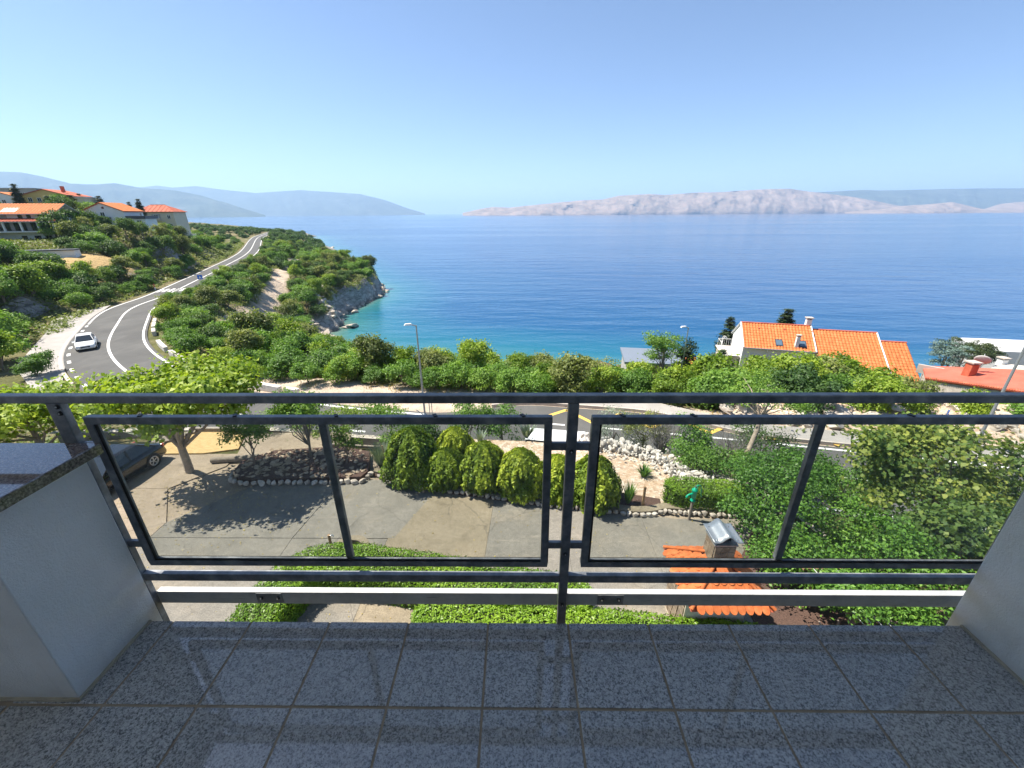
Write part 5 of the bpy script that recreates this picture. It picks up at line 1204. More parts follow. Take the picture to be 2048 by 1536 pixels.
def gable(t, W, D, h, rise, wall, roof, over=0.4, base=-3.0, y0=0.0, tiles=True, x0=0.0, z0=0.0):
    """gable end faces -y at y0; ridge runs along +y"""
    hw = W / 2
    sec = [(-hw, base), (hw, base), (hw, h), (0, h + rise - 0.1), (-hw, h)]
    m = MB(); vs = [(x0 + a, y0, z0 + b) for a, b in sec] + [(x0 + a, y0 + D, z0 + b) for a, b in sec]
    m.add(vs, [(0, 1, 2, 3, 4), (9, 8, 7, 6, 5), (0, 5, 6, 1), (1, 6, 7, 2), (2, 7, 8, 3), (3, 8, 9, 4), (4, 9, 5, 0)]).build('wall', M[wall], t)
    for s in (-1, 1):
        k = rise / hw; e = hw + over; p = [(0.0, h + rise), (s * e, h + rise - k * e)]
        n = MB(); a = [(x0 + p[0][0], y0 - over, z0 + p[0][1]), (x0 + p[1][0], y0 - over, z0 + p[1][1]), (x0 + p[1][0], y0 + D + over, z0 + p[1][1]), (x0 + p[0][0], y0 + D + over, z0 + p[0][1])]
        # corrugations run down the slope: rows of ribs along y
        nr = max(4, int((D + 2 * over) / 0.5)) * 2; V = np.zeros((nr + 1, 7, 3))
        for i in range(nr + 1):
            for j in range(7):
                f = j / 6; V[i, j] = (x0 + p[0][0] * (1 - f) + p[1][0] * f, y0 - over + (D + 2 * over) * i / nr, z0 + p[0][1] * (1 - f) + p[1][1] * f + (0.05 if i % 2 else 0.0) + 0.06)
        o = inst('roof_slope', grid_mesh('roof_slope', V, M[roof], smooth=False), t)
        n.add(a + [(q[0], q[1], q[2] - 0.16) for q in a], [(0, 1, 2, 3), (7, 6, 5, 4), (0, 4, 5, 1), (1, 5, 6, 2), (2, 6, 7, 3), (3, 7, 4, 0)]).build('roof_edge', M['roof_red'], o)
def hip(t, W, D, h, rise, wall, roof, over=0.5, base=-3.0, x0=0.0, y0=0.0):
    MB().box((x0 - W / 2, y0, base), (x0 + W / 2, y0 + D, h)).build('wall', M[wall], t)
    a, b, c, d = x0 - W / 2 - over, x0 + W / 2 + over, y0 - over, y0 + D + over; m_ = (D / 2 + over); r0, r1 = (a + m_ * 0.75, b - m_ * 0.75); yc = (c + d) / 2; z0 = h - 0.02
    vs = [(a, c, z0), (b, c, z0), (b, d, z0), (a, d, z0), (r0, yc, z0 + rise), (r1, yc, z0 + rise)]
    m = MB().add(vs + [(a, c, z0 - 0.15), (b, c, z0 - 0.15), (b, d, z0 - 0.15), (a, d, z0 - 0.15)], [(0, 1, 5, 4), (1, 2, 5), (2, 3, 4, 5), (3, 0, 4), (0, 6, 7, 1), (1, 7, 8, 2), (2, 8, 9, 3), (3, 9, 6, 0), (9, 8, 7, 6)])
    o = m.build('roof', M[roof], t)
    MB().tube([(r0, yc, z0 + rise + 0.03), (r1, yc, z0 + rise + 0.03)], 0.12, 6).build('ridge_cap', M['roof_red'], o)
    k = max(3, int((b - a) / 1.2)); rb_ = MB()
    for i in range(1, k):      # standing tile courses
        x = a + (b - a) * i / k; f = min(1.0, (x - a) / (r0 - a), (b - x) / (b - r1)); rb_.tube([(x, c + 0.02, z0 + 0.05), (x, c + (yc - c) * f, z0 + rise * f + 0.03)], 0.05, 5)
    rb_.build('tile_course', M[roof], o)
RH = R(16.7)
def house_at(name, label, px, py, k, rot=RH): q = at_k(px, py, k); return thing(name, label, 'house', tuple(q), rot)
# white gabled house
t = house_at('white_house', 'white gabled house with orange roof and dark awning on the hillside', 217, 456, 110)
gable(t, 9.0, 10, 4.3, 2.0, 'wall_white', 'roof_orange')
MB().box((-4.4, -1.3, 2.0), (1.4, -0.01, 2.7)).build('awning', M['trim_dark'], t)
MB().box((4.51, 0.6, -3), (8.6, 7, 2.2)).build('annex_wall', M['wall_white'], t); MB().box((4.52, 0.2, 2.21), (9.0, 7.4, 2.95)).build('annex_roof', M['trim_dark'], t)
for x in (5.5, 7.2): win(t, (x, 0.6, 0.9), 1.2, 2.0, '-y', sill=False)
win(t, (0.3, 0, 5.0), 0.5, 0.5, '-y', 'trim_dark', sill=False); win(t, (-0.2, 0, 3.4), 1.0, 1.1, '-y'); win(t, (-2.6, 0, 1.0), 1.2, 1.6, '-y'); win(t, (4.5, 8.4, 3.2), 1.0, 1.1, '+x')
# cream house
t = house_at('cream_house', 'cream two-storey house with red hipped roof and loggias', 317, 460, 140)
hip(t, 11.5, 10, 5.8, 2.2, 'wall_cream', 'roof_red')
for x in (-3.4, 0.6):
    for z in (1.3, 4.0):
        MB().box((x - 1.2, -0.03, z - 0.9), (x + 1.2, 0.02, z + 1.0)).build('loggia_shade_panel', M['wall_grey'], t)  # flat grey panel on the wall, standing in for the loggia's shaded depth
        MB().box((x - 1.3, -0.9, z - 1.05), (x + 1.3, -0.035, z - 0.93)).build('balcony_slab', M['wall_cream'], t); MB().box((x - 1.3, -0.9, z - 0.92), (x + 1.3, -0.82, z - 0.15)).build('balustrade', M['wall_cream'], t)
        win(t, (x, -0.031, z), 1.3, 1.7, '-y', sill=False)
for z in (1.4, 4.1): win(t, (4.2, 0, z), 1.0, 1.2, '-y')
# yellow house
t = house_at('yellow_house', 'ochre yellow house with shallow red roof and white balcony', 100, 417, 135)
gable(t, 13.4, 11, 3.9, 1.9, 'wall_yellow', 'roof_red')
MB().box((1.2, -1.6, 1.4), (6.4, -0.01, 1.55)).build('balcony_slab', M['trim_white'], t); MB().box((1.2, -1.6, 1.56), (6.4, -1.5, 2.5)).build('balustrade', M['trim_white'], t)
MB().box((6.71, 1, -3), (9.6, 9, 3.4)).build('side_wing', M['wall_cream'], t); MB().box((6.6, 0.6, 3.41), (9.9, 9.4, 3.6)).build('wing_roof', M['trim_white'], t)
for x in (-4.2, -1.8, 2.6, 4.9): win(t, (x, 0, 2.6), 1.1, 1.3, '-y')
for x in (-4.2, -1.8, 2.6, 4.9): win(t, (x, 0, -0.2), 1.1, 1.3, '-y')
MB().cbox((3.2, 4, 6.0), (0.8, 0.8, 1.8)).build('chimney', M['roof_red'], t)
# terraced house at the left
t = house_at('terraced_house', 'white terraced house with red roof, glazed veranda and outside stair', 52, 484, 94)
MB().box((-8, 0, -3), (7.4, 9, 2.1)).build('lower_wall', M['wall_white'], t); MB().box((-8.6, -1.6, 2.11), (9.0, 9, 2.32)).build('terrace_slab', M['trim_white'], t)
MB().box((-8, 1.0, 2.33), (7.0, 9, 4.4)).build('middle_wall', M['wall_grey'], t)
MB().box((-3.0, 2.4, 4.42), (6.0, 9, 6.2)).build('upper_wall', M['wall_white'], t)
for x in (-4.6, -2.0, 1.1, 4.2, 7.0): MB().box((x - 0.16, -1.3, 2.33), (x + 0.16, -0.98, 4.4)).build('column', M['trim_white'], t)
for x in (-3.3, -0.4, 2.7, 5.6): win(t, (x, 1.0, 3.35), 2.2, 1.9, '-y', 'trim_dark', sill=False)
tiled_slope(t, -5.2, 7.6, -1.8, 4.35, 2.39, 5.0, 'roof_red', 'veranda_roof', 0.6, 0.6)
tiled_slope(t, -9.5, 6.8, 0.8, 5.95, 5.8, 8.2, 'roof_orange', 'roof_slope', 0.6, 0.6); tiled_slope(t, -9.5, 6.8, 10.4, 6.1, 5.8, 8.2, 'roof_orange', 'roof_slope', 0.6, 0.6)
MB().box((-9, 2.6, 2.33), (-3.02, 9, 6.1)).build('side_wall', M['wall_grey'], t)
for x in (3.1, 4.8): win(t, (x, 2.4, 5.35), 0.8, 0.95, '-y', 'trim_dark')
for x in (-0.6, 1.0): win(t, (x, 2.4, 5.3), 0.8, 1.2, '-y', 'trim_dark')
for x, w in ((-5.8, 2.0), (0.2, 1.0), (2.6, 1.2), (4.6, 1.2), (6.3, 0.9)): win(t, (x, 0, 0.6), w, 1.5, '-y', 'trim_dark')
st = MB()
for k in range(12): st.box((-9.4 + k * 0.42, -1.9, 2.0 + k * 0.2 - 0.4), (-8.98 + k * 0.42, -1.0, 2.0 + k * 0.2 + 0.35))
st.build('outside_stair', M['trim_white'], t)
MB().box((-3.4, 1.6, 6.75), (-0.6, 3.6, 6.85), Euler((R(24), 0, 0)).to_matrix(), (-2, 2.6, 6.8)).build('roof_panel', M['trim_white'], t)
# houses at the top left
t = house_at('small_white_house', 'white house with orange roof at the left picture edge', 8, 410, 152)
gable(t, 11, 9, 2.6, 1.8, 'wall_white', 'roof_orange')
for x in (-3, 0.5, 3.4): win(t, (x, 0, 1.2), 1.2, 1.2, '-y')
t = house_at('flat_roofed_house', 'pale flat-roofed block beside the small white house', 49, 414, 150)
MB().box((-2.9, 0, -3), (2.9, 6, 2.7)).build('wall', M['wall_grey'], t); MB().box((-3.2, -0.3, 2.71), (3.2, 6.3, 3.0)).build('flat_roof', M['trim_white'], t)
for x in (-1.4, 1.4): win(t, (x, 0, 1.1), 1.5, 1.3, '-y')
t = house_at('long_grey_building', 'long low grey building on the skyline at left', 25, 396, 178)
MB().box((-9, 0, -4), (9, 7, 3.6)).build('wall', M['wall_grey'], t); MB().box((-9.4, -0.4, 3.61), (9.4, 7.4, 4.0)).build('flat_roof', M['wall_grey'], t)
for k in range(6): win(t, (-7 + k * 2.8, 0, 1.6), 1.6, 1.3, '-y')
t = house_at('garden_wall', 'low white garden wall with dark coping above the dry clearing', 103, 520, 83, R(24))
t['category'] = 'wall'
MB().box((-4, 0, -1), (4, 2.4, 1.75)).build('wall', M['wall_white'], t); MB().box((-4.2, -0.2, 1.76), (4.2, 2.6, 1.95)).build('coping', M['trim_dark'], t)
t = house_at('small_shed', 'small white shed half hidden below the cream house', 378, 480, 150, RH); t['category'] = 'shed'
MB().box((-1.7, 0, -1), (1.7, 3, 1.8)).build('wall', M['wall_white'], t); MB().box((-1.9, -0.2, 1.81), (1.9, 3.2, 1.95)).build('roof', M['wall_grey'], t); win(t, (0, 0, 0.9), 0.9, 0.9, '-y', sill=False)
# ---- orange-roofed house by the sea
P0 = at_k(1482, 645, 56); RR = R(-14.5)
t = thing('seaside_house', 'long stepped house with orange clay tile roofs by the water', 'house', (P0[0], P0[1], P0[2]), RR)
U = np.array([math.cos(RR), math.sin(RR)])
def s_at(px, dz, back=0.0):
    best = None
    for s in np.arange(-3, 40, 0.05):
        q = np.array([P0[0] + U[0] * s - U[1] * back, P0[1] + U[1] * s + U[0] * back, P0[2] + dz]) - EYE; x = 1024 + FPX * (q @ AR) / (q @ AF)
        if best is None or abs(x - px) < best[0]: best = (abs(x - px), s)
    return best[1]
a1 = s_at(1622, 0); a2 = s_at(1753, -0.45); a3 = s_at(1812, -1.6)
def sea_roof(x0, x1, dz, run, drop, name):
    tiled_slope(t, x0, x1, -run, dz - drop, 0, dz, 'roof_orange', name); tiled_slope(t, x0, x1, run, dz - drop, 0, dz, 'roof_orange', name)
    MB().tube([(x0, 0, dz + 0.06), (x1, 0, dz + 0.06)], 0.11, 8).build('ridge_cap', M['roof_red'], t)
    i = 0.25 + 0.3; sec = [(-run + i, -12), (run - i, -12), (run - i, dz - drop + i * drop / run - 0.16), (0, dz - 0.2), (-run + i, dz - drop + i * drop / run - 0.16)]
    vs = [(x0 + 0.12, a, b) for a, b in sec] + [(x1 - 0.1, a, b) for a, b in sec]
    MB().add(vs, [(0, 1, 2, 3, 4), (9, 8, 7, 6, 5), (0, 5, 6, 1), (1, 6, 7, 2), (2, 7, 8, 3), (3, 8, 9, 4), (4, 9, 5, 0)]).build('wall', M['wall_white'], t)
sea_roof(0.0, a1, 0, 3.6, 2.5, 'roof_slope'); sea_roof(a1 + 0.05, a2, -0.45, 5.6, 3.75, 'roof_slope'); sea_roof(a2 + 0.02, a3, -1.5, 5.4, 3.6, 'roof_slope')
for x, dz, run, drop in ((0.0, 0, 3.6, 2.5), (a1, 0, 3.6, 2.5), (a2, -0.45, 5.6, 3.75)):
    for s in (-1, 1): MB().tube([(x, 0, dz + 0.06), (x, s * run, dz - drop + 0.06)], 0.1, 6).build('verge_trim', M['trim_white'], t)
def roof_pt(x, f, run, drop, dz, up=0.0): n = np.array([0, -drop, run]) / math.hypot(drop, run); n = np.array([0, -drop, run]) / math.hypot(run, drop); return np.array([x, -run * f, dz - drop * f]) + n * up
th = math.atan2(2.5, 3.6)
for x in (s_at(1557, -1.8, -2.6), s_at(1604, -1.8, -2.6)):
    p = roof_pt(x, 0.74, 3.6, 2.5, 0, 0.08); mt = Euler((th, 0, 0)).to_matrix()
    o = MB().cbox(p, (0.86, 1.05, 0.14), mt).build('skylight_frame', M['trim_dark'], t); MB().cbox(roof_pt(x, 0.74, 3.6, 2.5, 0, 0.155), (0.66, 0.82, 0.02), mt).build('pane', M['blue_glass'], o)
for x, f in ((2.1, 0.2), (5.2, 0.2), (8.4, 0.22)): MB().cbox(roof_pt(x, f, 3.6, 2.5, 0, 0.08), (0.2, 0.2, 0.14), Euler((th, 0, 0)).to_matrix()).build('vent_tile', M['roof_red'], t)
def chimney(par, x, y, z0, z1, w, mat='wall_white'):
    o = MB().box((x - w / 2, y - w / 2, z0), (x + w / 2, y + w / 2, z1)).build('chimney', M[mat], par, bevel=0.02); MB().box((x - w * 0.68, y - w * 0.68, z1 + 0.14), (x + w * 0.68, y + w * 0.68, z1 + 0.26)).build('chimney_cap', M['kerb_stone'], o)
    for sx in (-1, 1): MB().box((x + sx * w * 0.4 - 0.05, y - w * 0.4, z1), (x + sx * w * 0.4 + 0.05, y + w * 0.4, z1 + 0.139)).build('chimney_pier', M['kerb_stone'], o)
chimney(t, a1 - 0.3, 0.3, -0.8, 0.85, 0.6); chimney(t, s_at(1592, -1.9, -2.9), -3.0, -2.6, -0.75, 0.4)
MB().tube([(0.1, -3.75, -2.46), (a1, -3.75, -2.46)], 0.07, 8).build('gutter', M['galvanised'], t); MB().tube([(3.0, -3.4, -2.5), (3.0, -3.12, -2.9), (3.0, -3.12, -6)], 0.045, 8).build('downpipe', M['trim_white'], t)
for x in (1.6, 4.8, 7.6): win(t, (x, -3.05, -4.1), 1.1, 1.3, '-y')
MB().box((-2.0, -2.6, -12), (-0.01, 1.8, -4.1)).build('terrace_wall', M['wall_cream'], t); MB().box((-2.2, -2.8, -4.09), (-0.02, 2.0, -3.95)).build('terrace_floor', M['roof_pale'], t)
g = MB()
for x in np.linspace(-2.0, -0.3, 7): g.tube([(x, 1.8, -3.95), (x, 1.8, -2.9)], 0.02, 5)
g.tube([(-2.0, 1.8, -2.9), (-0.3, 1.8, -2.9)], 0.03, 6); g.tube([(-2.0, 1.8, -2.9), (-2.0, -0.8, -2.9)], 0.03, 6); g.build('terrace_railing', M['trim_white'], t)
l = MB()
for y in (-0.4, 0.1): l.tube([(-1.9, y, -4.1), (-1.9, y, -2.3), (-1.75, y, -2.05), (-1.45, y, -2.1), (-1.45, y, -2.5)], 0.035, 6)
for z in (-3.6, -3.2, -2.8): l.tube([(-1.9, -0.4, z), (-1.9, 0.1, z)], 0.025, 5)
l.build('ladder_hoops', M['trim_white'], t)
# ---- low house with red membrane roof
A = [at_k(1846, 731, 46), at_k(2090, 741, 39), at_k(2110, 793, 33.5), at_k(1852, 757, 42)]
c0 = sum(A) / 4; t = thing('red_roofed_house', 'low house with flat-sloped salmon red roof and stone wall by the bank', 'house', tuple(c0))
L_ = [Vector(p - c0) for p in A]
MB().add(L_ + [p - Vector((0, 0, 0.18)) for p in L_], [(0, 1, 2, 3), (7, 6, 5, 4), (0, 4, 5, 1), (1, 5, 6, 2), (2, 6, 7, 3), (3, 7, 4, 0)]).build('roof', M['roof_membrane'], t)
ins = [p * 0.96 for p in L_]
MB().add([(p.x, p.y, p.z - 0.19) for p in ins] + [(p.x, p.y, -5) for p in ins], [(0, 1, 5, 4), (1, 2, 6, 5), (2, 3, 7, 6), (3, 0, 4, 7), (4, 5, 6, 7)]).build('wall', M['limestone'], t)
e0, e1 = L_[3], L_[2]
for k in range(52):
    f = k / 52; p = e0 + (e1 - e0) * f; d = (L_[0] - L_[3]).normalized()
    MB().tube([p - d * 0.12 + Vector((0, 0, 0.02)), p + d * 0.35 + Vector((0, 0, 0.03))], 0.1, 6).build('eave_tile', M['roof_red'], t)
p = (L_[0] * 0.55 + L_[1] * 0.45) * 0.6 + (L_[3] * 0.55 + L_[2] * 0.45) * 0.4; chimney(t, p.x - 0.6, p.y, p.z - 0.3, p.z + 1.1, 0.7, 'roof_red')
pp = L_[0] * 0.95; MB().box((pp.x - 0.1, pp.y - 3.2, pp.z - 0.6), (pp.x + 0.15, pp.y + 0.2, pp.z + 0.35), Euler((0, 0, 0.75))).build('gable_coping', M['kerb_stone'], t)
dish = thing('satellite_dish', 'dark satellite dish on the red roof beside its chimney', 'satellite dish', tuple(c0 + np.array(p[:]) + np.array([0.5, 0.3, 0.0])))
MB().tube([(0, 0, -0.4), (0, 0, 1.2)], 0.04, 8).build('mast', M['galvanised'], dish)
MB().lathe([(0.0, 0.0), (0.25, 0.03), (0.5, 0.12), (0.62, 0.2), (0.60, 0.22), (0.5, 0.15), (0.25, 0.06), (0.0, 0.03)], (0, 0, 0), 20).build('reflector', M['wall_grey'], dish, loc=(0, 0, 1.3), rot=(R(-55), 0, R(-50)))
MB().tube([(0, 0, 1.3), (0.4, 0.35, 1.9)], 0.02, 6).build('feed_arm', M['galvanised'], dish)
# ---- white house at the right edge
A = [at_k(1978, 738, 50), at_k(1996, 726, 52), at_k(2150, 742, 46), at_k(2150, 800, 40)]; c0 = sum(A) / 4
t = thing('pale_roofed_house', 'white house with pale roof at the right picture edge', 'house', tuple(c0)); L_ = [Vector(p - c0) for p in A]
MB().add(L_ + [p - Vector((0, 0, 0.2)) for p in L_], [(0, 1, 2, 3), (7, 6, 5, 4), (0, 4, 5, 1), (1, 5, 6, 2), (2, 6, 7, 3), (3, 7, 4, 0)]).build('roof', M['roof_pale'], t)
MB().add([(p.x * .97, p.y * .97, p.z - 0.21) for p in L_] + [(p.x * .97, p.y * .97, -6) for p in L_], [(0, 1, 5, 4), (1, 2, 6, 5), (2, 3, 7, 6), (3, 0, 4, 7), (4, 5, 6, 7)]).build('wall', M['wall_white'], t)
p = L_[1]; chimney(t, p.x - 0.3, p.y - 0.6, p.z - 0.8, p.z + 0.7, 0.7)
q = at_k(2030, 705, 58) - c0; MB().add([(q[0] - 2.2, q[1], q[2] + 0.2), (q[0] + 9, q[1] - 2, q[2] + 0.2), (q[0] + 9, q[1] - 2, q[2] - 9), (q[0] + 1.0, q[1], q[2] - 9), (q[0] - 2.2, q[1] + 7, q[2] + 0.2), (q[0] + 9, q[1] + 5, q[2] + 0.2), (q[0] + 9, q[1] + 5, q[2] - 9), (q[0] + 1.0, q[1] + 7, q[2] - 9)], [(0, 1, 2, 3), (4, 0, 3, 7), (7, 6, 5, 4), (1, 5, 6, 2), (0, 4, 5, 1), (3, 2, 6, 7)]).build('upper_gable', M['wall_white'], t)
win(t, (q[0] + 3.5, q[1] - 0.75, q[2] - 1.6), 0.9, 1.0, '-y')
# ---- grey flat roof below the locust tree
q = at_k(1312, 724, 47); t = thing('grey_flat_building', 'low building with pale grey flat roof behind the belt of trees', 'building', tuple(q), R(-8))
MB().box((-3.3, -0.6, -7), (3.0, 4.5, -0.15)).build('wall', M['wall_grey'], t); MB().box((-3.6, -0.8, -0.14), (3.3, 4.8, 0.12)).build('flat_roof', M['galvanised'], t)
tiled_slope(t, 3.35, 4.6, -1.2, -0.7, 1.2, 0.45, 'roof_orange', 'porch_roof')

# ------------------------------------------------------------------ vehicles
def wheel(t, x, y, r=0.32, w=0.21, side=1):
    tyre = MB().lathe([(r * 0.66, -w / 2), (r * 0.95, -w / 2), (r, -w * 0.3), (r, w * 0.3), (r * 0.95, w / 2), (r * 0.66, w / 2), (r * 0.66, -w / 2)], (0, 0, 0), 22, axis='Y').build('tyre', M['rubber'], None)
    wo = thing('wheel', None, None); wo.parent = t; wo.location = (x, y, r); tyre.parent = wo
    m = MB().lathe([(r * 0.7, -0.05), (r * 0.7, 0.05), (r * 0.6, 0.05), (r * 0.6, -0.05), (r * 0.7, -0.05)], (0, side * w * 0.33, 0), 22, axis='Y'); m.lathe([(0, 0.03), (r * 0.18, 0.03), (r * 0.2, -0.03)], (0, side * w * 0.33, 0), 12, axis='Y')
    for k in range(5):
        a = k * 2 * math.pi / 5 + 0.3
        for da in (-0.13, 0.13): m.tube([(math.cos(a) * r * 0.1, side * w * 0.4, math.sin(a) * r * 0.1), (math.cos(a + da) * r * 0.64, side * w * 0.4, math.sin(a + da) * r * 0.64)], r * 0.05, 5)
    m.build('rim', M['alloy'], wo); MB().lathe([(0.0, 0), (r * 0.62, 0)], (0, side * w * 0.05, 0), 18, axis='Y').build('brake_disc', M['steel_black'], wo)
def loft(stations, n_ring):
    m = MB(); vs = [p for s in stations for p in s]; fs = [(i * n_ring + k, i * n_ring + (k + 1) % n_ring, (i + 1) * n_ring + (k + 1) % n_ring, (i + 1) * n_ring + k) for i in range(len(stations) - 1) for k in range(n_ring)]
    fs += [tuple(range(n_ring))[::-1], tuple((len(stations) - 1) * n_ring + k for k in range(n_ring))]
    return m.add(vs, fs, True)
def car(name, label, loc, rotz, body, prof, cab, L=4.4, W=1.8, wb=2.6, r=0.32, cat='car', group=None):
    """prof: [(x, z_top)] hood line front to back; cab: (belt x front, belt x back, roof x front, roof x back, z belt, z roof)"""
    t = thing(name, label, cat, loc, rotz, group); hw = W / 2; st = []
    for x, zt in prof:
        e = abs(x) / (L / 2); w = hw * (1 - 0.16 * max(0, e - 0.72) ** 1.2 * 6 * 0.6); zb = 0.22 + 0.1 * max(0, e - 0.8) * 3; zm = zb + (zt - zb) * 0.6
        st.append([(x, -w * 0.94, zb), (x, -w, zb + 0.12), (x, -w, zm), (x, -w * 0.95, zt - 0.06), (x, -w * 0.78, zt), (x, w * 0.78, zt), (x, w * 0.95, zt - 0.06), (x, w, zm), (x, w, zb + 0.12), (x, w * 0.94, zb)])
    b = loft(st, 10).build('body', M[body], t)
    for p in b.data.polygons: p.use_smooth = True
    bf, bb, rf, rb2, z0, z1 = cab; w0, w1 = hw * 0.88, hw * 0.68
    lo = [(bf, -w0, z0), (bf, w0, z0), (bb, w0, z0), (bb, -w0, z0)]; hi = [(rf, -w1, z1), (rf, w1, z1), (rb2, w1 * 0.96, z1 - 0.02), (rb2, -w1 * 0.96, z1 - 0.02)]
    MB().add(lo + hi, [(0, 1, 5, 4), (1, 2, 6, 5), (2, 3, 7, 6), (3, 0, 4, 7), (4, 5, 6, 7)]).build('windows', M['dark_glass'], t)
    rf_ = MB().add([(p[0], p[1] * 1.02, p[2] + 0.005) for p in hi] + [(p[0] * 0.96 + (rf + rb2) * 0.02, p[1] * 0.82, p[2] + 0.055) for p in hi], [(0, 1, 2, 3), (4, 5, 6, 7), (0, 1, 5, 4), (1, 2, 6, 5), (2, 3, 7, 6), (3, 0, 4, 7)]).build('roof', M[body], t, bevel=0.03)
    pil = MB()
    for a, c in zip(lo, hi): pil.tube([a, c], 0.035, 6)
    mx = (bf + bb) / 2; mr = (rf + rb2) / 2
    for s in (-1, 1): pil.tube([(mx, s * w0 * 1.0, z0), (mr, s * w1, z1)], 0.04, 6)
    pil.build('pillars', M[body], t)
    xf, xb = prof[0][0], prof[-1][0]
    for s in (-1, 1):
        MB().cbox((xf - 0.17, s * hw * 0.68, 0.64), (0.24, 0.34, 0.13), (0, 0.25, -s * 0.35)).build('headlight', M['lens_clear'], t, bevel=0.03); MB().cbox((xb + 0.12, s * hw * 0.74, 0.78), (0.14, 0.3, 0.15), (0, 0, s * 0.3)).build('tail_light', M['lens_red'], t, bevel=0.03)
        MB().cbox((bf - 0.35, s * (hw + 0.06), z0 + 0.06), (0.12, 0.2, 0.13)).build('mirror', M[body], t, bevel=0.03)
        for x in (wb / 2, -wb / 2):
            MB().lathe([(r * 1.14, -0.02), (r * 1.14, 0.012), (0.0, 0.012)], (x, s * (hw - 0.012), r + 0.01), 22, axis='Y').build('wheel_arch', M['rubber'], t); wheel(t, x, s * (hw - 0.09), r, 0.21, s)
        MB().cbox((mx - 0.3, s * (hw + 0.005), 0.72), (0.2, 0.02, 0.035)).build('door_handle', M[body], t)
    MB().cbox((xf - 0.01, 0, 0.5), (0.06, hw * 0.9, 0.16)).build('grille', M['steel_black'], t, bevel=0.02); MB().cbox((xf + 0.02, 0, 0.38), (0.02, 0.5, 0.11)).build('number_plate', M['trim_white'], t)
    MB().cbox((xb - 0.005, 0, 0.62), (0.02, 0.5, 0.11)).build('number_plate', M['trim_white'], t)
    return t
sedan = [(2.2, 0.56), (2.14, 0.68), (1.9, 0.77), (1.3, 0.87), (0.85, 0.93), (-0.2, 0.95), (-1.3, 0.97), (-1.8, 0.95), (-2.12, 0.88), (-2.2, 0.6)]
q = at_z(176, 694, ROAD_Z); i = road_i(q[0], q[1])
car('white_car', 'white hatchback driving round the road bend', (q[0], q[1], ROAD_Z), math.atan2(RT[i][1], RT[i][0]), 'car_white', sedan, (0.95, -1.95, 0.15, -1.3, 0.93, 1.45))
car('black_car', 'black saloon parked under the mulberry tree', (-18.95, 15.7, 0.0), R(-93), 'car_black', sedan, (0.95, -1.75, 0.1, -1.0, 0.93, 1.42), r=0.34)
van = [(2.5, 0.6), (2.45, 0.85), (2.1, 1.02), (1.7, 1.12), (0.5, 1.14), (-1.5, 1.14), (-2.4, 1.12), (-2.5, 0.7)]
i = road_i(2.5, 23); p = ROAD[i] - RN[i] * 2.0
car('white_van', 'white van on the road behind the agave', (p[0] + 0.2, p[1], ROAD_Z), math.atan2(RT[i][1], RT[i][0]), 'car_white', van, (1.75, -2.4, 1.2, -2.3, 1.12, 2.1), 5.0, 1.95, 3.0, 0.34, 'van')
# ------------------------------------------------------------------ street lamps, signs
def lamp(name, label, x, y, z, h, r0, arm, rot, group, head=(0.5, 0.22)):
    t = thing(name, label, 'street lamp', (x, y, z), rot, group)
    MB().tube([(0, 0, -0.3), (0, 0, h * 0.5), (0, 0, h)], [r0, r0 * 0.8, r0 * 0.6], 10).build('pole', M['galvanised'], t); MB().lathe([(r0 * 1.9, 0), (r0 * 1.9, 0.25), (r0 * 1.05, 0.34)], n=12).build('base_sleeve', M['galvanised'], t)
    MB().tube([(0, 0, h - 0.05), (-arm, 0, h + 0.08)], r0 * 0.5, 8).build('arm', M['galvanised'], t)
    MB().add(*(lambda a, b: ([(-arm - a, -b / 2, h + 0.04), (-arm + 0.1, -b / 2, h + 0.04), (-arm + 0.1, b / 2, h + 0.04), (-arm - a, b / 2, h + 0.04), (-arm - a * 0.8, -b * 0.35, h + 0.17), (-arm, -b * 0.35, h + 0.17), (-arm, b * 0.35, h + 0.17), (-arm - a * 0.8, b * 0.35, h + 0.17)], [(0, 3, 2, 1), (4, 5, 6, 7), (0, 1, 5, 4), (1, 2, 6, 5), (2, 3, 7, 6), (3, 0, 4, 7)]))(*head)).build('lamp_head', M['trim_white'], t, bevel=0.02)
SL = 'street lamps along the road'
lamp('street_lamp', 'tall grey street lamp standing out against the turquoise water', -7.2, 28.4, -3.15, 7.35, 0.085, 0.35, 0.3, SL)
q = at_k(1377, 655, 38); lamp('street_lamp', 'slim street lamp in front of the locust tree', q[0], q[1], -4.2, q[2] + 4.2, 0.075, 0.3, 0.2, SL)
lamp('street_lamp', 'grey lamp pole rising from the rocky bank at the right', 30.2, 23.5, -3.05, 9.6, 0.10, 0.5, 0.4, SL)
for px, py, k, h, lb_ in ((510, 592, 100, 4.2, 'path lamp beside the lower headland path'), (552, 566, 128, 4.2, 'path lamp beside the upper headland path'), (1340, 740, 46, 3.2, 'small lamp above the grey flat roof, nearer the street lamp'), (1322, 738, 47, 3.2, 'small lamp above the grey flat roof, farther from the street lamp')):
    q = at_k(px, py, k); lamp('path_lamp', lb_, q[0], q[1], q[2], h, 0.06, 0.12, 0, 'small path lamps', (0.3, 0.25))
lamp('path_lamp', 'short path lamp where the steps leave the road', -23.3, 39.2, gz(-23.3, 39.2), 0 - gz(-23.3, 39.2) - 2.9, 0.06, 0.12, 0, 'small path lamps', (0.3, 0.25))
def sign(name, label, x, y, z, h, w, hh, mat, rot, cat='sign'):
    t = thing(name, label, cat, (x, y, z), rot); MB().tube([(0, 0, -0.2), (0, 0, h)], 0.035, 8).build('post', M['galvanised'], t); MB().cbox((0, -0.05, h - hh / 2), (w, 0.03, hh)).build('plate', M[mat], t, bevel=0.008); return t
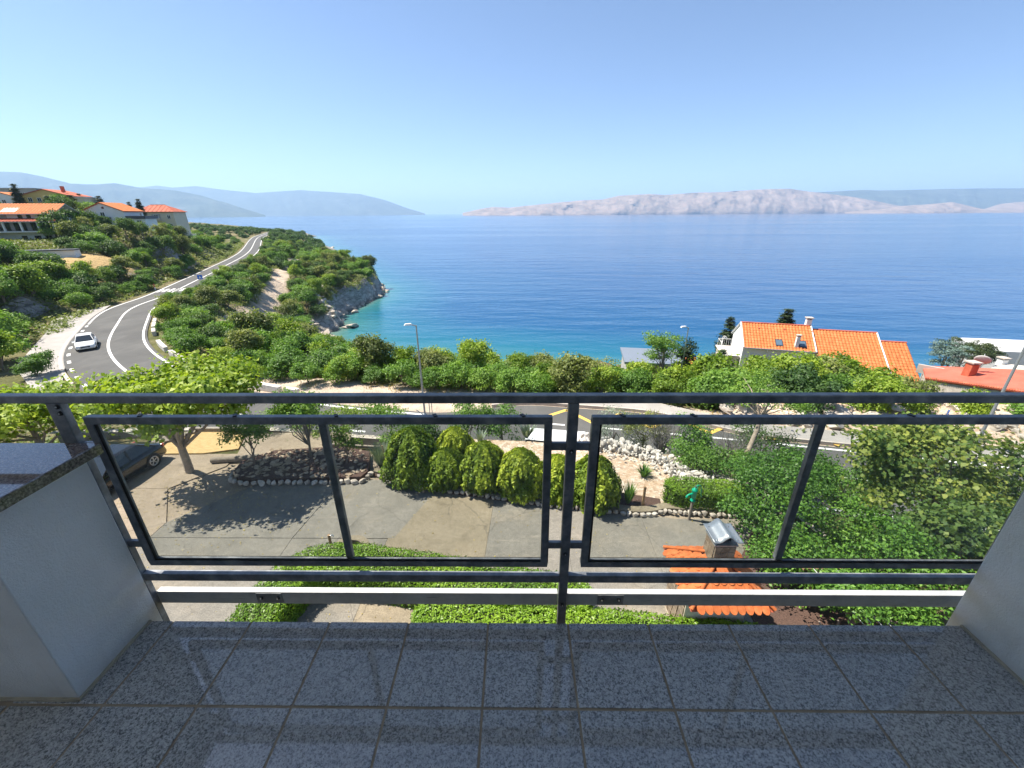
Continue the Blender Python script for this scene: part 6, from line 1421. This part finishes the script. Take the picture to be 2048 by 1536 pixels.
i = road_i(*at_z(369, 578, ROAD_Z)[:2]); p = ROAD[i] + RN[i] * 4.6
t = sign('crossing_sign', 'blue square sign beside the zebra crossing', p[0], p[1], ROAD_Z - 0.1, 2.9, 0.9, 0.9, 'blue_sign', R(30))
MB().add([(-0.26, -0.068, 2.2), (0.26, -0.068, 2.2), (0, -0.068, 2.68)], [(0, 1, 2)]).build('triangle_mark', M['trim_white'], t)
p = ROAD[i - 2] - RN[i - 2] * 4.4; t = thing('marker_post', 'red and white marker post at the crossing kerb', 'post', (p[0], p[1], ROAD_Z - 0.1)); MB().tube([(0, 0, 0), (0, 0, 0.6)], 0.1, 8).build('lower_band', M['trim_white'], t); MB().tube([(0, 0, 0.601), (0, 0, 1.25)], 0.1, 8).build('upper_band', M['red_paint'], t)
sign('blue_sign', 'small tilted blue sign plate on the rocky bank', 31.0, 26.6, -3.1, 1.45, 0.5, 0.42, 'blue_sign', R(35))
t = sign('bus_stop_board', 'white board on two legs at the foot of the tall lamp', -6.75, 28.2, -3.1, 1.95, 0.5, 0.55, 'trim_white', R(-12))
MB().tube([(0.2, 0, -0.2), (0.2, 0, 1.9)], 0.03, 8).build('post', M['galvanised'], t); MB().cbox((-0.75, 0, 0.3), (0.9, 0.05, 0.05), (0, 0.6, 0)).build('strut', M['galvanised'], t)
# stone guard blocks along the sea side of the bend
t = thing('guard_wall', 'broken row of pale stone guard blocks along the outer road edge', 'wall', (ROAD[road_i(-46, 47)][0], ROAD[road_i(-46, 47)][1], ROAD_Z)); tb = t.location
blk = MB().box((-0.5, -0.5, -0.5), (0.5, 0.5, 0.5)).build('guard_block', M['white_stone'], None, bevel=0.04); bm_ = blk.data; bpy.data.objects.remove(blk)
i = road_i(-57, 62)
while i < road_i(-19, 28.5):
    ln = random.choice((1.4, 1.8, 2.4, 3.2)); p = ROAD[i] + RN[i] * 4.5
    if random.random() < 0.86: inst('guard_block', bm_, t, (p[0] - tb[0], p[1] - tb[1], 0.22), (0, 0, math.atan2(RT[i][1], RT[i][0])), (ln, 0.42, 0.62))
    i += max(1, int(round(ln + random.choice((0.2, 0.5)))))
# cove: boulders, landing slab, steps, boat
def boulder(x, y, z, s, label, group):
    o = inst('boulder', random.choice(ROCKS), None, (x, y, z), (random.uniform(-.4, .4), random.uniform(-.4, .4), random.uniform(0, 6.3)), (s * random.uniform(.9, 1.6), s * random.uniform(.8, 1.2), s * random.uniform(.55, .9))); tag(o, label, 'rock', group); return o
CA = np.array(COAST)
cz = catmull(COAST[8:21], 1.0); BL = []
for k in range(85):
    p = cz[random.randrange(len(cz))]; s = random.uniform(0.6, 1.9)
    BL.append((boulder(p[0] + random.gauss(-0.8, 1.3), p[1] + random.gauss(0, 1.0), SEA_Z + random.uniform(-0.3, 0.5) * s, s, 'x', 'shoreline boulders'), 'grey boulder at the waterline'))
for k in range(60):
    p = cz[random.randrange(len(cz) // 2, len(cz))]; x, y = p[0] - random.uniform(0.5, 7), p[1] + random.gauss(0, 1.5); s = random.uniform(0.5, 1.5)
    BL.append((boulder(x, y, gz(x, y) + 0.1, s, 'x', 'rocks of the cove slope'), 'pale rock on the cove slope'))
q = at_z(708, 654, SEA_Z); boulder(q[0], q[1], SEA_Z + 0.5, 1.5, 'lone round rock standing in the cove water', None); q = at_z(690, 694, SEA_Z); boulder(q[0], q[1], SEA_Z + 0.1, 1.1, 'low dark rock awash near the landing slab', None)
for k, i in enumerate((2, 3, 4, 5)):
    for _ in range(7): BL.append((boulder(CA[i][0] + random.gauss(-3, 2), CA[i][1] + random.gauss(0, 6), SEA_Z + 0.1, random.uniform(1.2, 2.6), 'x', 'rocks of the far point'), 'brown rock of the far point'))
single_out(BL, [('the landing slab', -33, 82), ('the cove steps', -42, 82), ('the lone rock in the water', -46, 112), ('the head of the cove', -50, 106), ('the cove cliff', -55, 128), ('the cliff tip', -55, 165), ('the far side of the headland', -72, 196), ('the cliff under the path', -53, 146), ('the dark rock awash', -42, 92), ('the moored boat', -140, 330), ('the outer point', -175, 395)])
sl = [(-37.5, 84.6), (-32.2, 84.2), (-30.4, 82.6), (-30.3, 80.3), (-32, 79.3), (-35.5, 79.2), (-37.6, 81.5)]
tag(MB().prism(sl, -18.6, -16.9).build('landing_slab', M['concrete_old'], None, bevel=0.08), 'flat pale concrete landing slab at the edge of the cove', 'slab')
t = thing('cove_steps', 'stone steps with dark side wall leading down to the landing slab', 'steps', (-42, 80, -12))
for k in range(16): MB().cbox((0.35 * k, 0.02 * k, -0.28 * k), (0.42, 1.7, 0.34)).build('step', M['kerb_stone'], t, bevel=0.02)
MB().box((-1.5, -1.25, -2), (5.4, -0.95, 0.75), Euler((0, 0.62, 0)).to_matrix(), (0, -1, 0)).build('side_wall', M['wall_grey'], t)
q = at_z(685, 513, SEA_Z); t = thing('rowing_boat', 'small dark boat moored off the headland', 'boat', (q[0], q[1], SEA_Z), 0.3)
loft([[(x, -w * s_, 0.1), (x, -w * s_ * 1.15, 0.6 + 0.2 * abs(x) / 2.5), (x, w * s_ * 1.15, 0.6 + 0.2 * abs(x) / 2.5), (x, w * s_, 0.1)] for x, w, s_ in ((-2.4, 0.75, 0.9), (-1, 1.0, 1), (0.6, 1.0, 1), (1.8, 0.65, 0.9), (2.6, 0.12, 0.8))], 4).build('hull', M['trim_dark'], t); MB().cbox((-0.6, 0, 0.62), (0.4, 1.8, 0.1)).build('thwart', M['wood'], t); MB().cbox((-2.2, 0, 0.9), (0.3, 0.4, 0.7)).build('outboard_motor', M['steel_black'], t)
q = at_z(996, 714, SEA_Z); t = thing('mooring_buoy', 'white mooring buoy just above the belt of trees', 'buoy', (q[0], q[1], SEA_Z)); MB().lathe([(0, -0.3), (0.35, -0.2), (0.5, 0.1), (0.35, 0.42), (0.08, 0.5)], n=14).build('float', M['trim_white'], t); MB().tube([(0, 0, 0.45), (0, 0, 0.75)], 0.06, 8).build('ring_post', M['trim_white'], t)
# rocky bank right of the road, and rubble on the verge
t = thing('rock_bank', 'bank of jumbled pale rocks beyond the pavement at right', 'rocks', (28, 27, -3.2)); iA, iZ = road_i(15, 21.3), road_i(52, 12)
for k in range(290):
    i = random.randrange(iA, iZ); d = random.uniform(6.2, 11.5); p = ROAD[i] + RN[i] * d; s = random.uniform(0.12, 0.5) * (1.35 if d > 7.5 and random.random() < 0.3 else 1)
    inst('rock', random.choice(ROCKS), t, (p[0] - 28, p[1] - 27, (d - 6) * 0.13 + 0.15 + s * 0.1 + 0.1), (random.uniform(-.5, .5), random.uniform(-.5, .5), random.uniform(0, 6.3)), (s * random.uniform(.9, 1.7), s * random.uniform(.8, 1.2), s * random.uniform(.5, .9)))
bnk = MB(); ids = list(range(iA, iZ, 2)); rows = [(6.0, 0.02), (7.5, 0.25), (9.5, 0.6), (12.5, 0.8)]
V = np.array([[np.append(ROAD[i] + RN[i] * d, -3.12 + h + 0.15 * float(vnoise(np.array([ROAD[i][0], ROAD[i][1] + d, 0.0]), 4))) for d, h in rows] for i in ids]) - np.array([28, 27, -3.2])
inst('earth_bank', grid_mesh('earth_bank', V, M['gravel']), t)

# ------------------------------------------------------------------ barbecue, pump, well, clothes line
t = thing('barbecue_house', 'stone barbecue with hipped orange tile roof and metal-capped chimney', 'barbecue', (5.55, 8.53, 0)); E0, ZE, ZA = 1.07, 2.1, 2.95
MB().box((-0.85, -0.4, 0), (0.85, 0.85, 2.08)).build('wall', M['mortar'], t)
MB().add([(-E0, -E0, ZE - 0.05), (E0, -E0, ZE - 0.05), (E0, E0, ZE - 0.05), (-E0, E0, ZE - 0.05), (0, 0, ZA - 0.06)], [(0, 1, 4), (1, 2, 4), (2, 3, 4), (3, 0, 4), (3, 2, 1, 0)]).build('roof_deck', M['roof_red'], t)
tm = MB(); tw, tl = 0.2, 0.34; prof = [(-tw / 2, tl / 2), (tw / 2, tl / 2), (tw / 2, -tl * 0.2), (tw * 0.36, -tl * 0.38), (tw * 0.15, -tl * 0.48), (-tw * 0.15, -tl * 0.48), (-tw * 0.36, -tl * 0.38), (-tw / 2, -tl * 0.2)]
tm.prism(prof, -0.012, 0.02); tmo = tm.build('roof_tile', M['roof_bbq']); tmesh = tmo.data; bpy.data.objects.remove(tmo)
sl_len = math.hypot(E0, ZA - ZE); ang = math.atan2(ZA - ZE, E0); nrow = 6
for f in range(4):
    rz = f * math.pi / 2; mz = Matrix.Rotation(rz, 3, 'Z')
    for r_ in range(nrow):
        s = (r_ + 0.25) / nrow; half = E0 * (1 - s) - 0.02; nt = max(1, int(2 * half / (tw + 0.006)))
        for c_ in range(nt):
            x = (c_ - (nt - 1) / 2) * (tw + 0.006) + (0.0 if r_ % 2 else 0.0)
            p = mz @ Vector((x, -E0 * (1 - s), ZE + (ZA - ZE) * s + 0.012)); o = inst('roof_tile', tmesh, t, p); o.rotation_euler = (mz @ Euler((ang - 0.11 + random.uniform(-.015, .015), random.uniform(-.02, .02), 0)).to_matrix()).to_euler()
for sx, sy in ((-1, -1), (1, -1), (1, 1), (-1, 1)): MB().tube([(sx * E0, sy * E0, ZE + 0.03), (0, 0, ZA + 0.03)], 0.05, 8).build('hip_cap', M['roof_bbq'], t)
ch = MB().box((-0.27, -0.15, 2.3), (0.27, 0.37, 3.36)).build('chimney', M['mortar'], t)
def clad(par, face, u0, u1, z0, z1, plane, n, seed, name='cladding_stone'):
    """irregular flat facing stones on an upright face"""
    r = random.Random(seed); cols = max(2, int((u1 - u0) / n)); rws = max(2, int((z1 - z0) / n))
    jx = {}; 
    for i in range(cols + 1):
        for j in range(rws + 1): jx[i, j] = (u0 + (u1 - u0) * i / cols + (r.uniform(-.3, .3) * n if 0 < i < cols else 0), z0 + (z1 - z0) * j / rws + (r.uniform(-.3, .3) * n if 0 < j < rws else 0))
    for i in range(cols):
        for j in range(rws):
            q4 = [jx[i, j], jx[i + 1, j], jx[i + 1, j + 1], jx[i, j + 1]]; cx = sum(a for a, _ in q4) / 4; cz_ = sum(b for _, b in q4) / 4; g = 0.9
            q4 = [(cx + (a - cx) * g, cz_ + (b - cz_) * g) for a, b in q4]; d = 0.018 + r.uniform(0, 0.012); m = MB()
            if face == '-y': A_, B_ = [(a, plane, b) for a, b in q4], [(a, plane - d, b) for a, b in q4]
            elif face == '-x': A_, B_ = [(plane, a, b) for a, b in q4], [(plane - d, a, b) for a, b in q4]
            else: A_, B_ = [(plane, a, b) for a, b in q4], [(plane + d, a, b) for a, b in q4]
            m.add(A_ + B_, [(0, 1, 2, 3), (4, 5, 6, 7), (0, 1, 5, 4), (1, 2, 6, 5), (2, 3, 7, 6), (3, 0, 4, 7)]).build(name, M['cladding'], par)
clad(ch, '-y', -0.27, 0.27, 2.5, 3.34, -0.151, 0.18, 1); clad(ch, '-x', -0.15, 0.37, 2.5, 3.34, -0.271, 0.18, 2); clad(ch, '+x', -0.15, 0.37, 2.5, 3.34, 0.271, 0.18, 3); clad(t, '-x', -0.38, 0.85, 0.1, 2.0, -0.851, 0.3, 4)
MB().box((-0.31, -0.19, 3.365), (0.31, 0.41, 3.41)).build('chimney_slab', M['galvanised'], ch); MB().box((-0.17, -0.05, 3.411), (0.17, 0.27, 3.5)).build('flue', M['steel_black'], ch)
V = np.array([[(x, y, 3.56 + 0.17 * math.exp(-(x / 0.17) ** 2 * 1.1) + 0.015 * math.cos(x * 14)) for y in (-0.26, -0.1, 0.1, 0.3, 0.48)] for x in np.linspace(-0.38, 0.38, 25)])
cap = inst('metal_cowl', grid_mesh('metal_cowl', V, M['galvanised']), ch); sm = cap.modifiers.new('thickness', 'SOLIDIFY'); sm.thickness = 0.012
for x in (-0.27, 0.27):
    for y in (-0.14, 0.36): MB().box((x - 0.012, y - 0.012, 3.411), (x + 0.012, y + 0.012, 3.585)).build('cowl_strut', M['galvanised'], cap)
# green hand pump on its post
t = thing('hand_pump', 'green cast-iron hand water pump on a wooden post', 'pump', (7.0, 13.25, 0), R(20))
MB().tube([(0, 0, -0.1), (0, 0, 0.95)], 0.055, 10).build('wooden_post', M['wood_grey'], t)
MB().lathe([(0.0, 0.95), (0.11, 0.95), (0.11, 0.98), (0.07, 1.0), (0.07, 1.1), (0.1, 1.14), (0.1, 1.42), (0.115, 1.44), (0.115, 1.48), (0.06, 1.5), (0.05, 1.56), (0.0, 1.57)], n=14).build('pump_body', M['green_paint'], t)
MB().tube([(-0.08, 0, 1.3), (-0.25, 0, 1.3), (-0.33, 0, 1.27), (-0.35, 0, 1.2)], [0.045, 0.04, 0.04, 0.045], 10).build('spout', M['green_paint'], t)
MB().tube([(0.0, 0, 1.56), (0.1, 0, 1.66), (0.24, 0, 1.62), (0.33, 0, 1.42), (0.36, 0, 1.15), (0.42, 0, 1.02)], [0.02, 0.022, 0.022, 0.02, 0.018, 0.018], 8).build('handle', M['green_paint'], t)
MB().tube([(0.0, 0, 1.5), (0.0, 0, 1.7)], 0.018, 8).build('plunger_rod', M['galvanised'], t); MB().tube([(0.1, 0, 1.42), (0.16, 0, 1.66)], 0.018, 8).build('bracket', M['green_paint'], t)
# well ring
t = thing('well_ring', 'half-round concrete well ring at the hedge edge', 'well', (-6.1, 11.25, 0)); m = MB(); n = 18; vs = []
for k in range(n + 1):
    a = -0.15 + (math.pi + 0.3) * k / n; c_, s_ = math.cos(a), math.sin(a); vs += [(0.46 * c_, 0.46 * s_, -0.04), (0.72 * c_, 0.72 * s_, -0.04), (0.72 * c_, 0.72 * s_, 0.34), (0.46 * c_, 0.46 * s_, 0.34)]
m.add(vs, [(4 * k + j, 4 * k + (j + 1) % 4, 4 * k + 4 + (j + 1) % 4, 4 * k + 4 + j) for k in range(n) for j in range(4)] + [(0, 1, 2, 3), (4 * n + 3, 4 * n + 2, 4 * n + 1, 4 * n)])
m.build('ring', M['concrete_tan'], t, bevel=0.02); MB().lathe([(0.0, 0.01), (0.45, 0.01)], n=18).build('well_floor', M['mulch'], t)
t = thing('tap_pipe', 'thin standing water pipe with a tap beside the well ring', 'pipe', (-6.9, 11.55, 0)); MB().tube([(0, 0, -0.1), (0, 0, 0.72)], 0.05, 10).build('pipe', M['wood'], t); MB().tube([(0, 0, 0.68), (0.14, 0, 0.72), (0.17, 0, 0.66)], 0.018, 8).build('tap', M['alloy'], t)
# clothes line
t = thing('clothes_line', 'clothes line of four white wires on timber posts under the laurels', 'clothes line', (9.0, 7.6, 0))
for y in (1.6, -2.6): MB().box((-0.05, y - 0.05, -0.1), (0.05, y + 0.05, 1.75)).build('post', M['wood'], t); MB().box((-0.45, y - 0.04, 1.66), (0.75, y + 0.04, 1.74)).build('crossbar', M['wood'], t)
for k in range(4): MB().tube([(-0.2 + k * 0.22, 1.6, 1.76), (-0.05 + k * 0.22, -0.5, 1.72), (0.05 + k * 0.22, -2.6, 1.76)], 0.008, 5).build('wire', M['trim_white'], t)
# low undergrowth and dry grass: nobody could count it
r = np.random.default_rng(77); N_u = 52000
X = r.uniform(-190, 45, N_u * 3); Y = r.uniform(19, 240, N_u * 3); Z = height(X, Y)
dR = np.full(len(X), 1e9)
for a in range(0, len(ROADSUB), 40): dR = np.minimum(dR, np.sqrt(((np.stack([X, Y], -1)[:, None] - ROADSUB[a:a + 40][None]) ** 2).sum(-1)).min(1))
pd = seg_dist(np.stack([X, Y], -1), PATH2); cdist = seg_dist(np.stack([X, Y], -1), CLEAR)
lim = np.where((X > -25) & (X < 60) & (Y > 27), 9.0, 5.2)
ok = (dR > lim) & (pd > 2.4) & (cdist > 6) & (Z > -13.2) & ~((X > -27) & (X < 12.5) & (Y < 21.5)) & ~((X < -44) & (X > -62) & (Y < 58) & (dR < 13))
X, Y, Z = X[ok], Y[ok], Z[ok]; per = 5
P = (np.stack([X, Y, Z], -1)[:, None] + r.normal(size=(len(X), per, 3)) * np.array([0.35, 0.35, 0.2]) + np.array([0, 0, 0.22])).reshape(-1, 3); Ls = (0.26 + 0.0015 * np.hypot(P[:, 0], P[:, 1])) * r.uniform(0.6, 1.4, len(P))
Nn = r.normal(size=P.shape) * 0.6 + np.array([0, -0.2, 0.9]); ti = 0.4 + fbm(P * 0.12, 3, 5) * 0.4 + r.normal(size=len(P)) * 0.15
tag(inst('undergrowth', leaf_mesh('undergrowth', P, Nn, Ls, Ls * 0.6, ti, 'leaf_olive', seed=7)), 'low scrub covering the ground between the bushes', 'undergrowth', kind='stuff')
# weeds on the slope between garden and road
X = r.uniform(-30, 24, 9000); Y = r.uniform(12, 24, 9000); Z = height(X, Y); dR = np.sqrt(((np.stack([X, Y], -1)[:, None] - ROADSUB[None]) ** 2).sum(-1)).min(1)
ok = (dR > 4.4) & (Z < -0.2) & (Z > -3.2); X, Y, Z = X[ok], Y[ok], Z[ok]
P = (np.stack([X, Y, Z], -1)[:, None] + r.normal(size=(len(X), 6, 3)) * np.array([0.22, 0.22, 0.16]) + np.array([0, 0, 0.2])).reshape(-1, 3); Ls = 0.12 * r.uniform(0.6, 1.4, len(P))
tag(inst('weeds', leaf_mesh('weeds', P, r.normal(size=P.shape) * 0.6 + np.array([0, -0.3, 0.8]), Ls, Ls * 0.5, r.uniform(0.1, 0.9, len(P)), 'leaf_bush', seed=8)), 'green weeds on the slope between garden and road', 'weeds', kind='stuff')
X = np.concatenate([ROAD[i] [0] + RN[i][0] * r.uniform(5.9, 9.5, 40) for i in range(road_i(-22, 29), road_i(58, 10), 1)]); Y = np.concatenate([ROAD[i][1] + RN[i][1] * r.uniform(5.9, 9.5, 40) for i in range(road_i(-22, 29), road_i(58, 10), 1)])
keep = fbm(np.stack([X, Y, X * 0], -1) / 1.7, 2, 3) > 0.25; X, Y = X[keep], Y[keep]; P = np.stack([X, Y, height(X, Y) + 0.12], -1); Ls = 0.3 * r.uniform(0.5, 1.3, len(P))
tag(inst('dry_grass', leaf_mesh('dry_grass', P, r.normal(size=P.shape) + np.array([0, -0.8, 0]), Ls, Ls * 0.18, r.uniform(0.2, 0.9, len(P)), 'leaf_ochre', tdir=np.tile([0, 0, 1.0], (len(P), 1)), seed=9)), 'dry yellow grass tufts on the sandy verge', 'grass', kind='stuff')

# leaf litter blown over the yard
r = np.random.default_rng(91); n = 1600; X = np.concatenate([r.normal(-13, 2.6, n // 2), r.uniform(-20, 9, n // 2)]); Y = np.concatenate([r.normal(15, 1.6, n // 2), r.uniform(6, 15.5, n // 2)])
ok = (Y < np.interp(X, [-26, -14, -13.8, -7, -3.9, 1, 5, 9], [17.5, 16.5, 15.3, 15.3, 14.9, 13.9, 13.2, 13.2])); X, Y = X[ok], Y[ok]
P = np.stack([X, Y, np.full(len(X), 0.012)], -1); Ls = 0.055 * r.uniform(0.5, 1.5, len(P))
tag(inst('leaf_litter', leaf_mesh('leaf_litter', P, np.array([0, 0, 1.0]) + r.normal(size=P.shape) * 0.2, Ls, Ls * 0.6, r.uniform(0, 1, len(P)), 'leaf_ochre', seed=4)), 'dry fallen leaves scattered over the concrete yard', 'leaves', kind='stuff')

# ------------------------------------------------------------------ the air between here and the far shore
hz = MB().box((-41000, -3000, -64), (41000, 41000, 960)).build('haze', M['haze_air']); tag(hz, 'pale blue summer haze over the channel', 'haze', kind='stuff')
